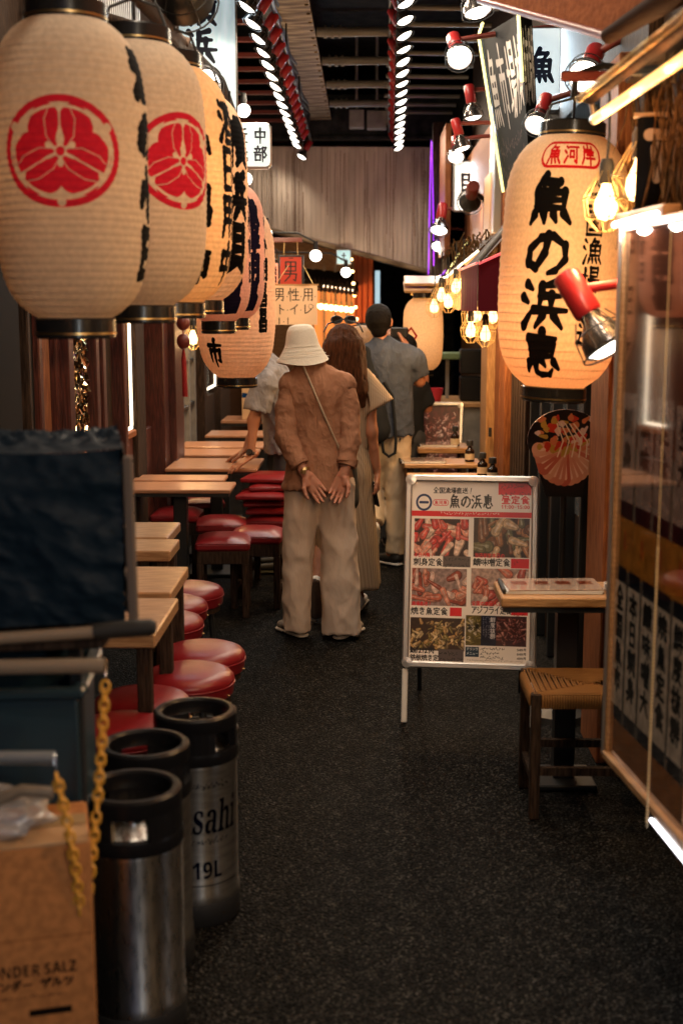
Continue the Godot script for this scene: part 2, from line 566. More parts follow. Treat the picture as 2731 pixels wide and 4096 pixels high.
var glyphs := {
	"魚": "38,4 18,30;34,16 68,16 54,32;22,36 22,66;22,36 78,36 78,66;22,51 78,51;50,36 50,66;22,66 78,66;18,78 10,96;38,78 40,94;58,78 64,92;78,76 92,94",
	"の": "52,18 46,50 28,80 12,70 14,44 36,22 62,18 86,36 88,62 70,84 54,90",
	"浜": "14,10 26,20;6,36 18,46;8,92 26,62;76,6 46,14;46,14 42,56;44,32 84,32;66,32 66,58;30,60 98,60;50,70 34,94;72,70 90,94",
	"恵": "20,14 80,14;50,2 50,52;26,26 26,50;26,26 74,26 74,50;26,38 74,38;26,50 74,50;18,66 10,86;34,62 34,86 46,94 70,92 76,80;50,60 58,72;78,62 92,78",
	"全": "50,2 8,44;50,2 92,44;28,48 72,48;30,68 70,68;50,48 50,92;12,92 88,92",
	"国": "12,8 12,96;12,8 88,8 88,96;28,26 72,26;32,48 68,48;50,26 50,74;26,74 74,74;60,56 68,66;12,92 88,92",
	"漁": "10,8 20,18;4,34 14,44;6,94 20,62;56,4 40,24;54,12 78,12 68,24;38,28 38,64;38,28 88,28 88,64;38,46 88,46;62,28 62,64;38,64 88,64;34,78 28,94;50,78 52,92;68,78 74,92;86,76 98,94",
	"場": "6,36 34,36;20,10 20,74;4,78 36,70;48,6 48,38;48,6 86,6 86,38;48,22 86,22;48,38 86,38;38,50 98,50;54,50 36,76;50,62 92,62 84,94 76,88;64,64 44,92;78,64 60,94",
	"直": "14,14 86,14;50,2 48,26;30,26 30,78;30,26 76,26 76,78;30,42 76,42;30,58 76,58;30,76 76,76;12,34 12,92 94,92",
	"送": "46,6 54,16;80,4 70,18;38,24 90,24;34,44 94,44;64,24 62,48 40,74;64,48 90,74;12,12 22,22;6,42 20,42 16,70 4,84;6,82 24,80 44,92 96,92",
	"河": "14,10 26,20;6,36 18,46;8,92 26,62;34,14 98,14;84,14 84,92 72,84;42,36 42,68;42,36 66,36 66,68;42,66 66,66",
	"岸": "50,2 50,24;22,10 22,26 78,26;78,10 78,26;20,38 88,38;22,38 20,66 8,94;40,52 84,52;34,70 92,70;62,52 62,98",
	"男": "20,6 20,48;20,6 80,6 80,48;20,27 80,27;50,6 50,48;20,48 80,48;12,62 84,62 78,94 66,88;50,50 44,72 14,96",
	"性": "20,4 20,96;8,28 4,48;30,26 36,40;48,14 40,38;44,30 88,30;44,56 86,56;66,6 66,88;36,88 96,88",
	"用": "18,8 18,60 6,94;18,8 82,8 82,92 72,88;18,34 82,34;18,58 82,58;50,8 50,92",
	"ト": "40,6 40,94;40,38 74,56",
	"イ": "78,6 50,34 14,54;54,32 54,94",
	"レ": "28,8 28,88 56,76 86,46",
	"中": "16,26 16,62;16,26 84,26 84,62;16,60 84,60;50,4 50,98",
	"部": "32,2 34,14;10,16 56,16;22,22 26,36;46,20 40,36;6,40 60,40;14,54 14,92;14,54 50,54 50,92;14,88 50,88;68,8 68,98;68,8 92,8 80,36 94,56 82,72 74,66",
	"近": "82,8 50,18;50,18 48,52 38,74;50,40 96,40;76,40 76,78;12,12 22,22;6,40 20,40 16,68 4,82;6,82 24,78 44,92 96,92",
	"畿": "16,4 8,16 20,16 12,30;40,4 32,16 44,16 36,30;4,38 96,38;24,38 20,60 8,92;22,52 46,52 46,84 22,84 22,52;34,52 34,84;58,4 66,50 92,92 94,74;84,50 54,88;72,6 82,16",
	"市": "50,2 50,18;12,20 88,20;24,38 24,78;24,38 78,38 78,78 66,74;50,20 50,98",
	"貝": "26,6 26,72;26,6 74,6 74,72;26,28 74,28;26,50 74,50;26,72 74,72;40,78 12,96;60,78 90,96",
	"土": "24,38 76,38;50,8 50,90;10,90 90,90",
	"横": "4,28 40,28;22,4 22,96;22,32 4,64;24,36 38,52;46,14 96,14;60,4 60,26;82,4 82,26;42,30 98,30;70,30 70,72;50,40 50,72;50,40 90,40 90,72;50,56 90,56;50,72 90,72;60,78 44,94;80,78 96,94",
	"昼": "24,6 10,58;24,6 74,6 74,30 94,54;22,30 74,30;34,44 34,78;34,44 70,44 70,78;34,60 70,60;34,76 70,76;10,94 90,94",
	"定": "50,2 50,12;12,30 12,14 88,14 86,30;26,36 76,36;50,36 50,90;50,60 78,60;28,54 26,74 8,96;22,76 46,90 94,94",
	"食": "50,2 8,38;50,2 92,38;50,26 50,36;28,40 28,92 46,84;28,40 72,40 72,68;28,54 72,54;28,68 72,68;86,70 62,82;46,68 62,84 92,96",
	"本": "8,26 92,26;50,4 50,98;48,28 8,76;52,28 92,76;30,76 70,76",
	"日": "24,6 24,94;24,6 76,6 76,94;24,48 76,48;24,92 76,92",
	"入": "34,8 52,10 50,36 10,92;52,34 92,92",
	"荷": "8,14 92,14;32,4 32,24;68,4 68,24;28,28 8,58;20,46 20,98;34,38 96,38;82,38 82,94 70,88;42,54 42,78;42,54 66,54 66,78;42,76 66,76",
	"刺": "6,16 58,16;32,4 32,96;12,30 12,56;12,30 54,30 54,56 46,52;30,54 6,86;34,54 56,80;70,12 70,70;92,4 92,92 80,86",
	"身": "50,2 42,12;28,14 28,66;28,14 74,14 74,92 62,86;28,30 74,30;28,46 74,46;6,68 90,62;90,46 12,98",
	"鯖": "20,4 8,22;16,10 34,10 26,22;8,24 8,60;8,24 42,24 42,60;8,42 42,42;24,24 24,60;8,60 42,60;8,72 4,90;18,72 20,86;30,72 34,86;42,70 48,88;52,12 98,12;56,24 94,24;50,38 100,38;74,4 74,38;58,48 58,96;58,48 92,48 92,94 84,90;58,62 92,62;58,76 92,76",
	"味": "6,22 6,66;6,22 30,22 30,66;6,62 30,62;42,22 90,22;36,46 98,46;66,4 66,98;64,48 36,84;68,48 98,84",
	"噌": "4,22 4,66;4,22 28,22 28,66;4,62 28,62;46,4 54,14;82,2 74,14;38,18 38,46;38,18 94,18 94,46;38,32 94,32;66,18 66,46;38,46 94,46;46,56 46,96;46,56 86,56 86,96;46,74 86,74;46,94 86,94",
	"焼": "8,26 4,48;34,22 28,40;20,6 20,50 2,94;22,60 38,80;46,16 92,16;68,4 68,26;44,30 96,30;56,30 54,46;80,30 80,46;40,50 98,50;56,52 54,74 36,96;78,52 78,86 96,90 98,76",
	"き": "22,20 78,14;20,40 82,32;44,4 70,62;70,62 40,64 28,78 44,92 74,90",
	"ア": "12,14 86,14 76,36 58,48;50,32 44,66 22,92",
	"ジ": "14,16 30,26;8,42 24,52;20,90 56,76 88,36;66,8 74,20;82,2 90,14",
	"フ": "14,14 86,14 74,56 36,92",
	"ラ": "22,10 78,10;12,36 86,36 74,66 40,94",
	"ン": "14,18 34,32;14,86 56,72 88,28",
	"ワ": "14,14 14,46;14,14 86,14 78,52 40,94",
	"ダ": "44,6 34,36 10,60;40,20 82,20 68,60 26,96;34,44 62,60;76,0 82,12;90,0 96,10",
	"ー": "10,50 90,50",
	"ザ": "6,32 94,32;32,10 32,58;68,10 68,50 40,94;80,2 86,12;92,0 98,10",
	"ル": "32,12 30,56 8,90;58,10 58,86 92,54",
	"ツ": "14,20 24,42;44,14 52,38;86,16 74,60 36,94",
	"ド": "40,6 40,94;40,38 74,56;64,14 70,26;80,8 86,20",
	"リ": "26,12 26,58;74,8 74,56 40,94",
	"ク": "40,6 32,30 12,52;36,22 84,22 70,64 28,96",
	"メ": "76,8 60,54 14,92;30,36 76,76",
	"ニ": "22,24 78,24;10,82 90,82",
	"ュ": "24,48 66,48 62,86;12,88 88,88",
	"お": "12,30 60,26;34,8 34,76 16,84 14,66 56,50 84,66 72,90 54,86;72,16 90,34",
	"米": "24,14 34,32;78,12 66,32;8,48 92,48;50,4 50,98;46,50 10,90;54,50 92,90",
	"鮮": "20,4 8,22;16,10 34,10 26,22;8,24 8,60;8,24 42,24 42,60;8,42 42,42;24,24 24,60;8,60 42,60;8,72 4,90;18,72 20,86;30,72 34,86;42,70 48,88;58,6 66,18;90,4 82,18;54,26 98,26;56,46 96,46;50,68 100,68;76,26 76,98",
	"鮪": "20,4 8,22;16,10 34,10 26,22;8,24 8,60;8,24 42,24 42,60;8,42 42,42;24,24 24,60;8,60 42,60;8,72 4,90;18,72 20,86;30,72 34,86;42,70 48,88;52,20 98,20;74,4 50,50;62,40 62,96;62,40 92,40 92,94 84,90;62,56 92,56;62,72 92,72",
	"度": "50,2 50,12;16,14 90,14;18,14 18,56 6,94;26,32 92,32;44,24 44,50;70,24 70,50 44,50;32,60 82,60 34,96;44,66 90,96",
	"抜": "4,28 36,28;22,4 22,92 12,86;4,64 36,50;42,24 96,24;64,4 58,54 36,94;58,46 88,46 72,76 46,96;58,54 94,94",
	"群": "10,10 44,10 44,42;4,26 52,26;10,42 44,42;26,10 22,50 4,80;18,56 18,92 44,92 44,56 18,56;58,6 66,18;88,4 80,18;54,24 98,24;56,42 96,42;50,62 100,62;76,24 76,98",
	"ほ": "14,10 12,92;40,20 92,20;40,44 92,44;66,20 66,84 46,90 44,74 92,86",
	"肉": "14,20 14,96;14,20 86,20 86,92 76,86;50,4 48,30 26,50;50,32 72,50;50,50 28,78;50,56 74,78",
	"鉄": "24,2 4,28;24,2 44,28;12,32 38,32;8,50 42,50;24,32 24,84;10,62 16,78;40,60 34,76;4,88 46,84;60,10 52,34;56,26 92,26;48,50 98,50;74,4 72,50 48,96;74,52 98,94",
	"板": "4,28 40,28;22,4 22,96;22,32 4,64;24,36 38,52;48,12 94,12;50,12 48,56 38,94;54,34 88,34 74,68 48,96;56,44 96,94",
	"小": "50,4 50,94 40,86;24,36 10,70;76,34 92,66",
	"酒": "14,10 26,20;6,36 18,46;8,92 26,62;34,12 98,12;40,30 40,96;40,30 92,30 92,96;56,12 54,50 44,60;76,12 76,54 90,54;42,74 90,74;40,94 92,94",
	"昌": "28,4 28,42;28,4 72,4 72,42;28,22 72,22;28,42 72,42;20,54 20,96;20,54 80,54 80,96;20,74 80,74;20,94 80,94",
	"～": "8,56 26,40 46,50 66,58 92,42",
	"！": "56,8 46,68;42,88 43,90",
	"円": "16,10 16,94;16,10 84,10 84,92 74,88;16,50 84,50;50,10 50,50",
	"生": "28,8 10,44;22,30 84,30;22,58 80,58;50,6 50,92;8,92 92,92",
	"大": "10,34 90,34;50,4 46,40 10,94;52,38 90,94",
	"当": "50,4 50,36;22,12 32,28;80,10 70,28;18,40 82,40 82,94;22,66 82,66;16,92 82,92",
	"店": "50,2 50,12;14,14 90,14;16,14 14,60 4,94;52,24 52,56;52,38 86,38;32,58 32,94;32,58 82,58 82,94;32,92 82,92",
}

func write(cv: Canvas, text: String, x: float, y: float, s: float, r: float, c: Color, down := false, brush := 0.0, step := 1.04, sy := -1.0) -> void:
	if sy < 0.0: sy = s
	for ch in text:
		if glyphs.has(ch): cv.sign(glyphs[ch], x, y, s, sy, r, c, brush)
		if down: y += sy * step
		else: x += s * step

# lines too small to be read: short uneven ticks in rows
func small_print(cv: Canvas, x0: float, y0: float, x1: float, y1: float, row: float, c: Color, seed_: int, down := false) -> void:
	var g := RandomNumberGenerator.new()
	g.seed = seed_
	var q := y0 if not down else x0
	while q < (y1 if not down else x1):
		var t := x0 if not down else y0
		var stop: float = (x1 if not down else y1) - g.randf() * row * 3.0
		while t < stop:
			for k in 3:
				var a := Vector2(t + g.randf() * row * 0.7, q + g.randf() * row * 0.7)
				var b := a + Vector2(g.randf_range(-0.4, 0.4), g.randf_range(-0.4, 0.4)) * row
				if down:
					a = Vector2(a.y, a.x)
					b = Vector2(b.y, b.x)
				cv.seg(a, b, row * 0.07, row * 0.07, c)
			t += row * 0.95
		q += row * 1.5

func lin(r: float, g: float, b: float) -> Color:
	return Color(r, g, b).linear_to_srgb()

func mat(key: String, c: Color, rough := 0.7, metal := 0.0) -> StandardMaterial3D:
	if mats.has(key): return mats[key]
	var m := StandardMaterial3D.new()
	m.resource_name = key
	m.albedo_color = c
	m.roughness = rough
	m.metallic = metal
	if rough >= 0.75: m.metallic_specular = 0.2
	mats[key] = m
	return m

func glow(key: String, c: Color, e: float) -> StandardMaterial3D:
	if mats.has(key): return mats[key]
	var m := mat(key, c, 0.5)
	m.emission_enabled = true
	m.emission = c
	m.emission_energy_multiplier = e
	return m

# a tile of noise between two colours
func noise_tex(seed_: int, freq: float, a: Color, b: Color, size := 256, oct := 4, hard := 1.0, kind := FastNoiseLite.TYPE_SIMPLEX_SMOOTH, ridged := false) -> ImageTexture:
	var f := FastNoiseLite.new()
	if ridged: f.fractal_type = FastNoiseLite.FRACTAL_RIDGED
	f.noise_type = kind
	f.seed = seed_
	f.frequency = freq
	f.fractal_octaves = oct
	var src := f.get_seamless_image(size, size)
	var bytes := src.get_data()
	var out := PackedByteArray()
	out.resize(size * size * 3)
	for i in size * size:
		var t := clampf((bytes[i] / 255.0 - 0.5) * hard + 0.5, 0.0, 1.0)
		out[i * 3] = int(lerpf(a.r, b.r, t) * 255.0)
		out[i * 3 + 1] = int(lerpf(a.g, b.g, t) * 255.0)
		out[i * 3 + 2] = int(lerpf(a.b, b.b, t) * 255.0)
	return ImageTexture.create_from_image(Image.create_from_data(size, size, false, Image.FORMAT_RGB8, out))

func grainy(key: String, tex: Texture2D, scale: Vector3, rough: float, bump: Texture2D = null, depth := 0.0, world := false) -> StandardMaterial3D:
	var m := mat(key, Color.WHITE, rough)
	m.albedo_texture = tex
	m.uv1_triplanar = true
	m.uv1_world_triplanar = world
	m.uv1_scale = scale
	if rough >= 0.6: m.metallic_specular = 0.2
	if bump:
		m.heightmap_enabled = true
		m.heightmap_texture = bump
		m.heightmap_scale = depth
	return m

# asphalt: dark binder, worn stones of many tones, a few pale chips
func speckle_tex() -> ImageTexture:
	var c := Canvas.new(768, 768, lin(0.006, 0.006, 0.006))
	var g := RandomNumberGenerator.new()
	g.seed = 4
	for k in 14000:
		var p := Vector2(g.randf() * 768.0, g.randf() * 768.0)
		var t := pow(g.randf(), 3.2) * 0.085 + 0.004
		var r := g.randf_range(1.4, 4.6)
		var e := p + Vector2.from_angle(g.randf() * TAU) * r * 0.7
		c.seg(p, e, r, r * 0.7, lin(t, t * g.randf_range(0.93, 1.0), t * g.randf_range(0.84, 0.96)))
	c.grain(6, 0.006, 0.75)
	return c.texture()

var grey_noise: Texture2D
var fine_noise: Texture2D
var fold_noise: Texture2D

func make_materials() -> void:
	grey_noise = noise_tex(3, 0.02, Color.BLACK, Color.WHITE, 256, 4, 1.3)
	fine_noise = noise_tex(5, 0.12, Color.BLACK, Color.WHITE, 256, 3, 1.5)
	fold_noise = noise_tex(6, 0.014, Color.BLACK, Color.WHITE, 256, 3, 1.2, FastNoiseLite.TYPE_SIMPLEX_SMOOTH, true)
	var streak := noise_tex(9, 0.03, Color.BLACK, Color.WHITE, 256, 4, 1.4)
	var wood := noise_tex(11, 0.03, lin(0.30, 0.155, 0.06), lin(0.50, 0.29, 0.13), 256, 4, 1.6)
	grainy("wood", wood, Vector3(1.2, 9.0, 9.0), 0.38, streak, 0.06)
	grainy("wood_up", wood, Vector3(9.0, 1.0, 9.0), 0.5, streak, 0.1)
	grainy("pale_wood", noise_tex(12, 0.03, lin(0.29, 0.155, 0.070), lin(0.46, 0.27, 0.135), 256, 4, 1.6), Vector3(1.0, 8.0, 8.0), 0.35, streak, 0.05)
	var red := noise_tex(13, 0.03, lin(0.035, 0.009, 0.006), lin(0.105, 0.026, 0.017), 256, 4, 1.6)
	grainy("red_wood", red, Vector3(10.0, 0.9, 10.0), 0.42, streak, 0.1)
	grainy("orange_wood", noise_tex(15, 0.03, lin(0.16, 0.055, 0.024), lin(0.30, 0.12, 0.05), 256, 4, 1.6), Vector3(8.0, 0.9, 8.0), 0.62, streak, 0.1)
	grainy("dark_wood", noise_tex(14, 0.03, lin(0.020, 0.013, 0.010), lin(0.060, 0.038, 0.026), 256, 4, 1.6), Vector3(9.0, 1.0, 9.0), 0.75, streak, 0.1)
	grainy("table_red", noise_tex(16, 0.03, lin(0.36, 0.17, 0.09), lin(0.50, 0.26, 0.15), 256, 4, 1.4), Vector3(1.0, 8.0, 8.0), 0.3, streak, 0.03)
	grainy("asphalt", speckle_tex(), Vector3(1.5, 1.5, 1.5), 0.6, noise_tex(18, 0.13, Color.WHITE, Color.BLACK, 512, 2, 1.8, FastNoiseLite.TYPE_CELLULAR), 0.5, true).metallic_specular = 0.12
	grainy("concrete", noise_tex(19, 0.03, lin(0.05, 0.05, 0.05), lin(0.11, 0.105, 0.10), 256, 4, 1.4), Vector3(0.6, 0.6, 0.6), 0.8, grey_noise, 0.3, true)
	grainy("dark_steel", noise_tex(20, 0.03, lin(0.012, 0.014, 0.015), lin(0.034, 0.036, 0.036), 256, 4, 1.4), Vector3(0.8, 0.8, 0.8), 0.6, grey_noise, 0.1, true)
	grainy("rusty_steel", noise_tex(21, 0.02, lin(0.10, 0.065, 0.04), lin(0.34, 0.27, 0.18), 256, 5, 1.8), Vector3(0.5, 0.5, 2.2), 0.6, grey_noise, 0.2, true)
	grainy("grey_paint", noise_tex(22, 0.03, lin(0.16, 0.15, 0.14), lin(0.24, 0.23, 0.21), 256, 4, 1.2), Vector3(1, 1, 1), 0.55, grey_noise, 0.1)
	mat("black_lacquer", lin(0.012, 0.012, 0.013), 0.22)
	mat("black_metal", lin(0.015, 0.016, 0.017), 0.45)
	mat("matte_black", lin(0.013, 0.011, 0.010), 0.9)
	mat("black_rubber", lin(0.012, 0.012, 0.012), 0.6)
	mat("red_paint", lin(0.34, 0.018, 0.020), 0.32)
	mat("red_brown_paint", lin(0.16, 0.03, 0.022), 0.4)
	mat("aluminium", lin(0.62, 0.60, 0.58), 0.34, 0.85)
	mat("chrome", lin(0.70, 0.70, 0.70), 0.12, 1.0)
	mat("dark_chrome", lin(0.22, 0.20, 0.19), 0.22, 0.9)
	mat("brass", lin(0.60, 0.42, 0.18), 0.3, 1.0)
	mat("white_plastic", lin(0.66, 0.65, 0.62), 0.4)
	mat("teal_board", lin(0.010, 0.035, 0.040), 0.4)
	var seat := mat("red_vinyl", lin(0.20, 0.010, 0.014), 0.32)
	seat.heightmap_enabled = true
	seat.heightmap_texture = fine_noise
	seat.uv1_triplanar = true
	seat.uv1_scale = Vector3(6, 6, 6)
	seat.heightmap_scale = 0.03
	glow("lamp_white", Color(1.0, 0.96, 0.90), 7.0)
	glow("lamp_warm", Color(1.0, 0.80, 0.52), 9.0)
	glow("tube_warm", Color(1.0, 0.78, 0.45), 1.7)
	glow("tube_white", Color(0.97, 0.97, 1.0), 3.5)
	glow("led_white", Color(1.0, 0.95, 0.85), 2.6)
	glow("neon_yellow", Color(1.0, 0.95, 0.62), 1.8)
	glow("neon_purple", Color(0.62, 0.20, 0.95), 1.0)
	glow("neon_pink", Color(1.0, 0.42, 0.42), 0.9)
	var glass := mat("glass", Color(0.9, 0.95, 0.95, 0.12), 0.05)
	glass.transparency = BaseMaterial3D.TRANSPARENCY_ALPHA
	var clear := mat("clear_bulb", Color(1.0, 0.97, 0.9, 0.08), 0.03)
	clear.transparency = BaseMaterial3D.TRANSPARENCY_ALPHA

# ---------------------------------------------------------------- the setting
func build_setting() -> void:
	var g := mb()
	g.quad(Vector3(-60, 0, 60), Vector3(60, 0, 60), Vector3(60, 0, -90), Vector3(-60, 0, -90))
	struct("ground", g, mats["asphalt"])
	# the deck overhead and what it rests on
	var d := mb()
	d.box(Vector3(0, 4.55, -21), Vector3(9, 0.4, 42))
	struct("viaduct_deck_ceiling", d, mats["dark_steel"])
	var w := mb()
	w.box(Vector3(0.2, 2.2, -30.2), Vector3(9, 4.4, 0.3))
	struct("end_wall", w, mats["dark_steel"])

func post(parent: Node, x: float, z0: float, z1: float, y0: float, y1: float, out: float, m: Material, called := "post") -> void:
	obj(called, mb().box(Vector3(x, (y0 + y1) * 0.5, -(z0 + z1) * 0.5), Vector3(out, y1 - y0, z1 - z0), 0.006), m, parent)

func strip_light(parent: Node, called: String, a: Vector3, b: Vector3, r: float, m: Material) -> void:
	obj(called, mb().tube([a, a.lerp(b, 0.5), b], r, 8), m, parent)

func caged_bulb(called: String, label: String, where: Vector3, energy: float, group: String, s := 1.0) -> Node3D:
	# hangs down from its socket; the base of the thing is the middle of the bulb
	var t := thing(called, label, "bulb", where, 0.0, group)
	if not mats.has("bulb_glass"):
		glow("bulb_glass", Color(1.0, 0.82, 0.55), 7.0)
		glow("bulb_glass_far", Color(1.0, 0.80, 0.52), 4.0)
	obj("bulb_glass", mb().lathe([Vector2(0.012, 0.062) * s, Vector2(0.016, 0.045) * s, Vector2(0.031, 0.012) * s, Vector2(0.033, -0.01) * s, Vector2(0.024, -0.035) * s, Vector2(0.0, -0.044) * s], 14), mats["bulb_glass" if s > 0.9 else "bulb_glass_far"], t)
	obj("socket", mb().lathe([Vector2(0.0, 0.13) * s, Vector2(0.015, 0.13) * s, Vector2(0.021, 0.115) * s, Vector2(0.021, 0.06) * s, Vector2(0.0, 0.06) * s], 12), mats["black_rubber"], t)
	var c := mb()
	for i in 8:
		var a := TAU * i / 8.0
		var o := Vector3(cos(a), 0, sin(a)) * s
		c.tube([o * 0.022 + Vector3(0, 0.095 * s, 0), o * 0.066 + Vector3(0, 0.02 * s, 0), o * 0.058 + Vector3(0, -0.035 * s, 0), o * 0.022 + Vector3(0, -0.075 * s, 0)], 0.0016 * s, 4, false)
	for q in [[0.066, 0.02], [0.058, -0.035], [0.022, -0.075]]:
		c.ring(Vector3(0, q[1] * s, 0), q[0] * s, 0.0016 * s, Basis(), 16, 4)
	obj("wire_cage", c, mats["brass"], t)
	obj("cord", mb().tube([Vector3(0, 0.13, 0) * s, Vector3(0.004, 0.2, 0.002) * s, Vector3(0, 0.32 * s, 0)], 0.004, 6), mats["black_rubber"], t)
	omni("bulb_light", t, Vector3.ZERO, energy, Color(1.0, 0.78, 0.52), 0.03)
	return t

func build_left_facade() -> void:
	var X := -1.38
	# the nearest house: red timber front with a patterned glass strip and a lit window
	var a := thing("red_timber_house", "red timber house front with glittering glass strip and lit window beside the tables", "building", Vector3(0, 0, 0))
	obj("wall", mb().box(Vector3(X - 0.55, 2.15, -1.9), Vector3(0.9, 4.3, 3.9)), mats["matte_black"], a)
	obj("wall", mb().box(Vector3(X - 0.10, 0.42, -6.35), Vector3(0.10, 0.84, 5.2)), mats["dark_wood"], a)
	obj("wall", mb().box(Vector3(X - 0.06, 3.45, -7.0), Vector3(0.2, 1.7, 8.0)), mats["dark_wood"], a)
	obj("back_wall", mb().box(Vector3(X - 1.5, 1.5, -6.4), Vector3(0.1, 3.0, 5.2)), mats["orange_wood"], a)
	obj("ceiling_board", mb().box(Vector3(X - 0.8, 2.66, -6.4), Vector3(1.35, 0.06, 5.0)), mats["dark_wood"], a)
	obj("side_wall", mb().box(Vector3(X - 0.8, 1.3, -8.02), Vector3(1.3, 2.6, 0.06)), mats["orange_wood"], a)
	obj("backing_panel", mb().box(Vector3(X - 0.10, 1.72, -5.72), Vector3(0.03, 1.76, 2.62)), mats["matte_black"], a)
	post(a, X, 3.85, 4.42, 0, 2.6, 0.10, mats["matte_black"])
	post(a, X + 0.02, 4.50, 4.56, 0, 2.6, 0.05, mats["dark_wood"], "drain_pipe")
	post(a, X, 4.60, 4.92, 0, 2.6, 0.08, mats["matte_black"])
	post(a, X + 0.02, 5.02, 5.06, 0, 2.6, 0.05, mats["dark_wood"], "drain_pipe")
	post(a, X - 0.03, 5.06, 5.30, 0, 2.6, 0.04, mats["matte_black"])
	# a framed door: stiles, rails and two panels
	var dr := obj("door", mb().box(Vector3(X - 0.03, 1.3, -5.5), Vector3(0.02, 2.5, 0.42)), mats["red_wood"], a)
	obj("panel", mb().box(Vector3(X - 0.015, 1.55, -5.47), Vector3(0.02, 0.95, 0.17), 0.008), mats["orange_wood"], dr)
	obj("panel", mb().box(Vector3(X - 0.015, 0.80, -5.47), Vector3(0.02, 0.36, 0.17), 0.008), mats["orange_wood"], dr)
	for z in [5.33, 5.62]:
		obj("stile", mb().box(Vector3(X - 0.005, 1.3, -z), Vector3(0.04, 2.6, 0.06), 0.006), mats["red_wood"], dr)
	obj("rail", mb().box(Vector3(X - 0.008, 1.03, -5.475), Vector3(0.034, 0.09, 0.22), 0.005), mats["red_wood"], dr)
	post(a, X + 0.01, 5.66, 5.76, 0, 2.6, 0.09, mats["red_wood"])
	post(a, X - 0.02, 5.77, 5.84, 0, 2.6, 0.03, mats["black_metal"])
	# the glittering strip: hammered glass lit from within
	obj("strip_backing", mb().box(Vector3(X - 0.03, 1.3, -6.05), Vector3(0.02, 2.5, 0.40)), mats["dark_wood"], a)
	var chips := mb()
	for k in 1500:
		var p := Vector3(X - 0.004 + rng.randf() * 0.02, rng.randf_range(0.95, 1.95), -rng.randf_range(5.86, 6.24))
		var b := eul(rng.randf_range(-50, 50), 90 + rng.randf_range(-60, 60), rng.randf_range(-30, 30))
		var w := rng.randf_range(0.004, 0.009)
		var l := rng.randf_range(0.008, 0.022)
		chips.quad(p + b * Vector3(-w, -l, 0), p + b * Vector3(w, -l, 0), p + b * Vector3(w * 0.6, l, 0.002), p + b * Vector3(-w * 0.6, l, 0.002))
	var pane := obj("sequin_strip", chips, mat("sequin", lin(0.75, 0.58, 0.34), 0.12, 1.0), a)
	pane.set_meta("kind", "stuff")
	for q in [[6.26, 6.34], [6.42, 6.5], [6.98, 7.06]]:
		post(a, X + 0.01, q[0], q[1], 0, 2.6, 0.08, mats["red_wood"])
	obj("door", mb().box(Vector3(X - 0.04, 1.3, -6.74), Vector3(0.04, 2.5, 0.46), 0.008), mats["dark_wood"], a)
	# the lit window
	var win := obj("window", mb().box(Vector3(X - 0.04, 2.52, -7.24), Vector3(0.06, 0.12, 0.36)), mats["dark_wood"], a)
	obj("sill", mb().box(Vector3(X - 0.02, 0.99, -7.24), Vector3(0.10, 0.04, 0.36), 0.006), mats["orange_wood"], win)
	obj("pane", mb().box(Vector3(X - 0.06, 1.73, -7.24), Vector3(0.006, 1.44, 0.34)), mats["glass"], win)
	obj("light_strip", mb().box(Vector3(X + 0.004, 1.73, -7.405), Vector3(0.016, 1.40, 0.018), 0.003), mats["led_white"], win)
	obj("light_strip", mb().box(Vector3(X + 0.004, 1.022, -7.24), Vector3(0.016, 0.018, 0.33), 0.003), mats["led_white"], win)
	for k in 5:
		obj("siding_plank", mb().box(Vector3(X - 0.012, 0.90 - 0.155 * k, -7.24), Vector3(0.04, 0.145, 0.34), 0.008), mats["red_wood"], a)
	post(a, X, 7.43, 7.72, 0, 2.6, 0.07, mats["dark_wood"])
	obj("wall_panel", mb().box(Vector3(X - 0.03, 1.45, -7.87), Vector3(0.03, 2.2, 0.26)), mats["orange_wood"], a)
	obj("wall_panel", mb().box(Vector3(X - 0.005, 0.55, -7.87), Vector3(0.05, 0.85, 0.26), 0.006), mats["red_wood"], a)
	omni("house_room_light", a, Vector3(X - 0.5, 2.3, -6.8), 0.5, Color(1.0, 0.66, 0.36), 0.1)
	# a notice pasted on the panel
	var cv := Canvas.new(64, 160, Color(0.93, 0.80, 0.62))
	small_print(cv, 8, 10, 56, 150, 11.0, Color(0.25, 0.1, 0.08), 4)
	var nm := mat("notice_paper", Color.WHITE, 0.8)
	nm.albedo_texture = cv.texture()
	tag(obj("paper_notice", mb().box(Vector3(X - 0.011, 1.35, -7.86), Vector3(0.003, 0.30, 0.15)), nm), "small paper notice pasted on the red post past the lit window", "notice")
	# inside: a shelf with a carton and crates
	var sh := thing("store_shelf", "wooden store shelf behind the lit window of the red house", "shelf", Vector3(X - 0.62, 0, -7.62))
	for y in [1.02, 1.38, 1.68]:
		obj("board", mb().box(Vector3(0, y, 0), Vector3(0.44, 0.025, 0.6), 0.004), mats["pale_wood"], sh)
	for x in [-0.21, 0.21]:
		obj("upright", mb().box(Vector3(x, 0.95, 0.29), Vector3(0.03, 1.9, 0.03)), mats["pale_wood"], sh)
	mat("carton", lin(0.42, 0.26, 0.14), 0.8)
	for k in 2:
		tag(obj("carton", mb().box(Vector3(X - 0.62, [1.17, 1.475][k], -7.52), Vector3(0.36, [0.27, 0.165][k], 0.36), 0.005), mats["carton"]), ["brown carton on the lower shelf behind the lit window", "flat carton on the middle shelf behind the lit window"][k], "carton")
	# two filament bulbs in the window
	for k in 2:
		caged_bulb("window_bulb", ["upper of two caged bulbs hanging in the lit window", "lower of two caged bulbs hanging in the lit window"][k], [Vector3(X - 0.14, 1.61, -7.02), Vector3(X - 0.16, 1.53, -7.22)][k], 0.35, "caged bulbs in the lit window")
